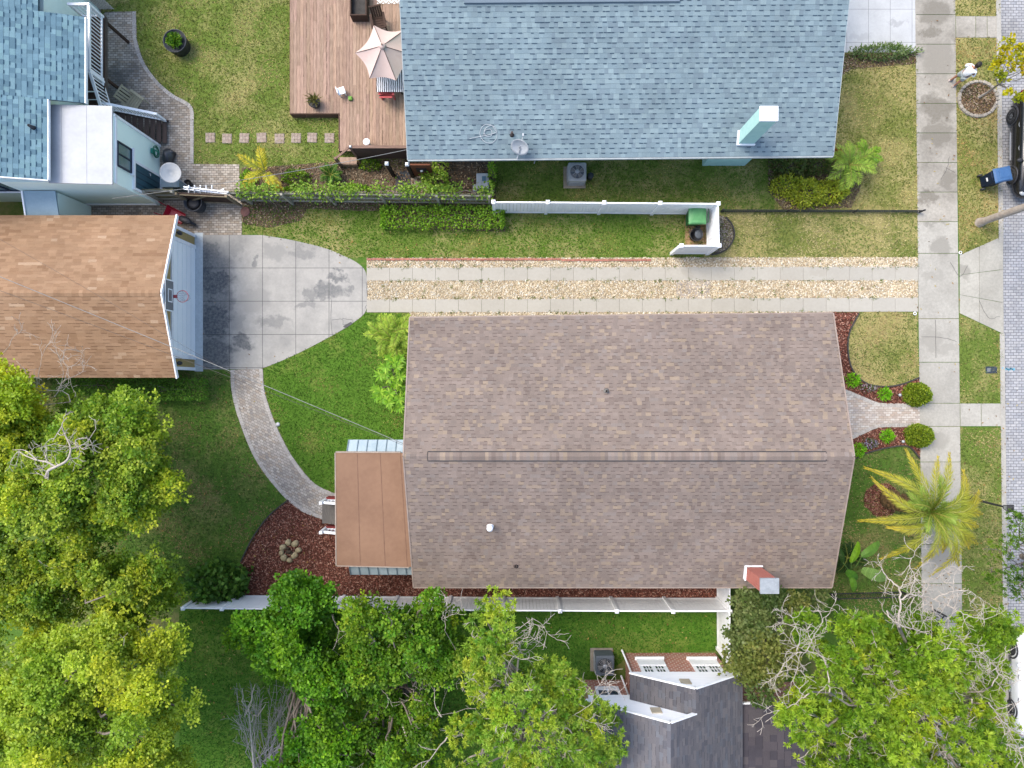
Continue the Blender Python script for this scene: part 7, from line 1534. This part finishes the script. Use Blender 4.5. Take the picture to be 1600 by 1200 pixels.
def car(label, x, y, rz, col, name='parked_car', chrome=True):
    """front at local +x, ground at -0.12 (the street lies below the kerb)"""
    t = thing(name, label, 'car', (x, y, -.12), rz); m = paint(col[0], col[1])
    st_ = [(-2.28, .48, .78, .66, .5), (-2.2, .32, .98, .8, .62), (-1.9, .26, 1.02, .87, .7), (-1.4, .24, 1.02, .9, .76), (-.6, .22, 1.0, .9, .78), (.3, .22, .98, .9, .78), (.95, .22, .97, .9, .76), (1.5, .24, .9, .89, .72), (2.0, .28, .8, .82, .66), (2.22, .36, .68, .7, .56), (2.3, .45, .58, .55, .45)]
    mb = MB(); ring = []
    for (sx, zb, zt, w, wt) in st_:
        h = zt-zb; ring.append([(sx, -w*.92, zb), (sx, -w, zb+h*.25), (sx, -w, zb+h*.62), (sx, -w*.96, zb+h*.9), (sx, -wt, zt+.02), (sx, 0, zt+.05), (sx, wt, zt+.02), (sx, w*.96, zb+h*.9), (sx, w, zb+h*.62), (sx, w, zb+h*.25), (sx, w*.92, zb)])
    n = 11; vs = [p for r_ in ring for p in r_]; fs = [(i*n+j, i*n+j+1, (i+1)*n+j+1, (i+1)*n+j) for i in range(len(ring)-1) for j in range(n-1)]+[(i*n+n-1, i*n, (i+1)*n, (i+1)*n+n-1) for i in range(len(ring)-1)]+[tuple(range(n))[::-1], tuple(range((len(ring)-1)*n, len(ring)*n))]
    mb.add(vs, fs, None, True); body = mb.build('body', m, t, True)
    cab = [(-2.05, 1.0, .74, 1.04, .72), (-1.7, 1.0, .78, 1.36, .62), (-1.2, 1.0, .8, 1.5, .6), (-.3, 1.0, .8, 1.54, .6), (.3, 1.0, .8, 1.5, .58), (.7, .98, .79, 1.28, .64), (1.15, .95, .78, .99, .74)]
    mb = MB(); vs = []; fs = []
    for (sx, zb, w, zt, wt) in cab: vs += [(sx, -w, zb), (sx, -wt, zt-.03), (sx, -wt*.7, zt+.02), (sx, wt*.7, zt+.02), (sx, wt, zt-.03), (sx, w, zb)]
    fs = [(i*6+j, i*6+j+1, (i+1)*6+j+1, (i+1)*6+j) for i in range(len(cab)-1) for j in range(5)]+[(0, 1, 2, 3, 4, 5)[::-1], tuple(range((len(cab)-1)*6, len(cab)*6))]; mb.add(vs, fs, None, True); mb.build('roof', m, t, True)
    G = mat('car_glass', (.02, .03, .035), (.04, .05, .055), 1, .06, .8, bmp=0)
    def cp(i, s, f, off=.012): sx, zb, w, zt, wt = cab[i]; return (sx, s*(w+(wt-w)*f+off), zb+(zt-.03-zb)*f+.004)
    for s in (1, -1):
        for (i0, i1) in ((1, 2), (2, 3), (3, 4), (4, 5)):
            a = .04 if i1 < 4 else .0; q = [cp(i0, s, .12), cp(i1, s, .12), cp(i1, s, .86), cp(i0, s, .86)]; q = [tuple(Vector(q[0]).lerp(Vector(q[1]), .03)), tuple(Vector(q[0]).lerp(Vector(q[1]), .97)), tuple(Vector(q[3]).lerp(Vector(q[2]), .97)), tuple(Vector(q[3]).lerp(Vector(q[2]), .03))]; MB().poly(q if s < 0 else q[::-1]).build('window', G, t, True)
        MB().tube([cp(i, s, .93 if 0 < i < 6 else .4, .02) for i in range(0, 7)], .022, 6).build('window_trim', mat('chrome_trim', D(186, 190, 190), D(150, 154, 156), 3, .25, .5, .6) if chrome else m, t, True)
        for hx in (-.75, .25): MB().tube([(hx-.1, s*.895, .84), (hx, s*.925, .845), (hx+.1, s*.895, .84)], .018, 6).build('door_handle', mat('chrome_trim', D(186, 190, 190), D(150, 154, 156), 3, .25, .5, .6), t, True)
        MB().blob((.82, s*.98, 1.02), (.09, .13, .08), None, .03, 2).beam((.84, s*.82, .98), (.82, s*.95, 1.0), .06, .04).build('mirror', m if not chrome else BLACKP, t, True)
        MB().blob((2.08, s*.6, .68), (.16, .16, .08), None, .02, 2).build('headlight', mat('headlight', D(210, 216, 220), D(180, 186, 190), 2, .1, .6), t, True)
        MB().blob((-2.18, s*.68, .8), (.09, .14, .08), None, .02, 2).build('tail_light', mat('tail_red', D(150, 20, 24), D(120, 14, 18), 2, .2, .5), t, True)
        for wx_ in (-1.3, 1.3):
            wheel(t, wx_, s*.8, .33, s)
            MB().tube([(wx_+.4*math.cos(a), s*.905, .36+.4*math.sin(a)) for a in np.linspace(.0, math.pi, 14)], .035, 6).build('wheel_arch', BLACKP, t, True)
    a0, a1 = cab[4], cab[6]; MB().poly([(a0[0]+.05, -.5, a0[3]-.02+.02), (a1[0]-.06, -.66, a1[3]+.05), (a1[0]-.06, .66, a1[3]+.05), (a0[0]+.05, .5, a0[3]+.0)]).build('windscreen', G, t, True)
    MB().beam((-.6, -.9, .3), (.6, -.9, .3), .05, .03).beam((-.6, .9, .3), (.6, .9, .3), .05, .03).build('sill_trim', METAL, t, True)
    return t
car('black car with chrome window trim parked at the kerb behind the blue bin', 22.52, 10.3, R(-90.6), ('black_paint', (.008, .008, .009)))
car('white car parked at the kerb under the bare branches at the right edge', 22.5, -12.75, R(89.4), ('white_paint_car', (.72, .72, .73)), chrome=False)
# ---------------------------------------------------------------- the person on the verge
def skinned(name, verts, edges, radii, m, parent, sub=2, root=0):
    me = bpy.data.meshes.new(name); me.from_pydata(verts, edges, []); o = bpy.data.objects.new(name+'_tmp', me); COL.objects.link(o)
    sk = o.modifiers.new('skin', 'SKIN'); sk.use_smooth_shade = True; su = o.modifiers.new('sub', 'SUBSURF'); su.levels = sub; su.render_levels = sub
    if not me.skin_vertices:
        bm = bmesh.new(); bm.from_mesh(me); bm.verts.layers.skin.verify(); bm.to_mesh(me); bm.free()
    for i, r_ in enumerate(radii): v = me.skin_vertices[0].data[i]; v.radius = (r_, r_) if not isinstance(r_, tuple) else r_; v.use_root = (i == root)
    dg = bpy.context.evaluated_depsgraph_get(); me2 = bpy.data.meshes.new_from_object(o.evaluated_get(dg)); me2.name = name
    bpy.data.objects.remove(o); me2.materials.clear(); o2 = _link(name, me2, m, parent); ORI[o2.name] = (0, 0, 0); return o2
SKIN = mat('skin', D(206, 152, 124), D(190, 134, 108), 8, .6, bmp=0); SHIRT = mat('white_shirt', (.78, .79, .8), (.7, .71, .73), 4, .85); SHORT = mat('pale_shorts', D(214, 222, 220), D(196, 206, 204), 4, .85); HAIR = mat('black_hair', (.012, .01, .009), (.025, .02, .018), 9, .6)
fx, fy = P2(1487, 130); pr_ = thing('person', 'person in a white shirt and pale shorts standing on the sidewalk edge', 'person', (fx, fy, .02), R(33))
V = []; E = []; RD = []
def node(p, r, par=None):
    V.append(p); RD.append(r); i = len(V)-1
    if par is not None: E.append((par, i))
    return i
pel = node((0, 0, .95), .13); wst = node((0, 0, 1.1), .12, pel); chs = node((.01, 0, 1.3), .14, wst); nk0 = node((.0, 0, 1.45), .07, chs); nk = node((.035, 0, 1.52), .055, nk0)
hd0 = node((.06, 0, 1.58), .07, nk); hd1 = node((.09, 0, 1.67), .095, hd0); hd2 = node((.1, 0, 1.74), .07, hd1)
for s in (1, -1):
    hip = node((0, s*.1, .9), .1, pel); kn = node((.02, s*.13, .5), .062, hip); cf = node((-.01, s*.135, .34), .055, kn); an = node((-.03, s*.14, .1), .036, cf); node((-.04, s*.14, .05), .036, an)
    sh = node((0, s*.17, 1.42), .06, chs); el_ = node((.02, s*.24, 1.15), .042, sh); wr = node((.24, s*.13, 1.08), .03, el_); pm = node((.3, s*.1, 1.09), .03, wr); pm2 = node((.345, s*.085, 1.1), .032, pm)
    for j, (oy, ln_) in enumerate(((.03, .07), (.012, .08), (-.008, .075), (-.027, .06))):
        b_ = node((.365, s*(.085)+oy, 1.1+.004*j), .010, pm2); c_ = node((.365+ln_*.55, s*.085+oy*1.05, 1.085), .009, b_); node((.365+ln_*.8, s*.08+oy, 1.055), .008, c_)
    th = node((.31, s*.085-s*.045, 1.11), .011, pm); node((.35, s*.085-s*.06, 1.115), .009, th)
body_ = skinned('body', V, E, RD, SKIN, pr_)
fc = MB(); fc.blob((.19, 0, 1.645), (.022, .014, .025), None, .02, 2); fc.build('nose', SKIN, pr_, True); MB().blob((.085, .095, 1.65), (.02, .012, .032), None, .02, 2).blob((.085, -.095, 1.65), (.02, .012, .032), None, .02, 2).build('ears', SKIN, pr_, True)
MB().blob((.178, .035, 1.675), (.012, .014, .008), None, 0, 2).blob((.178, -.035, 1.675), (.012, .014, .008), None, 0, 2).build('eyes', HAIR, pr_, True); MB().blob((.176, 0, 1.605), (.012, .026, .007), None, 0, 2).build('mouth', mat('lips', D(170, 100, 90), D(150, 84, 76)), pr_, True)
MB().blob((.075, 0, 1.71), (.118, .108, .105), None, .03, 3, 2).blob((.035, 0, 1.65), (.085, .1, .09), None, .03, 3, 4).build('hair', HAIR, pr_, True)
# shirt: loose body and sleeves; shorts
V, E, RD = [], [], []; a = node((0, 0, .92), (.215, .16)); b = node((0, 0, 1.1), (.2, .15), a); c_ = node((.0, 0, 1.3), (.205, .155), b); d_ = node((0, 0, 1.42), (.13, .1), c_); node((.01, 0, 1.48), .075, d_)
for s in (1, -1): sh = node((0, s*.18, 1.4), .085, c_); el_ = node((.015, s*.25, 1.22), .08, sh); node((.02, s*.262, 1.17), .078, el_)
skinned('shirt', V, E, RD, SHIRT, pr_)
V, E, RD = [], [], []; a = node((0, 0, .93), .15)
for s in (1, -1): h_ = node((0, s*.1, .85), .115, a); k_ = node((.01, s*.125, .62), .1, h_); node((.012, s*.128, .56), .1, k_)
skinned('shorts', V, E, RD, SHORT, pr_)
for s in (1, -1):
    mb = MB(); mb.blob((.03, s*.145, .05), (.14, .052, .055), None, .02, 3); mb.box((.03, s*.145, .012), (.27, .1, .022)); mb.build('shoe', mat('white_shoe', D(226, 214, 206), D(196, 180, 172), 6, .6), pr_, True)
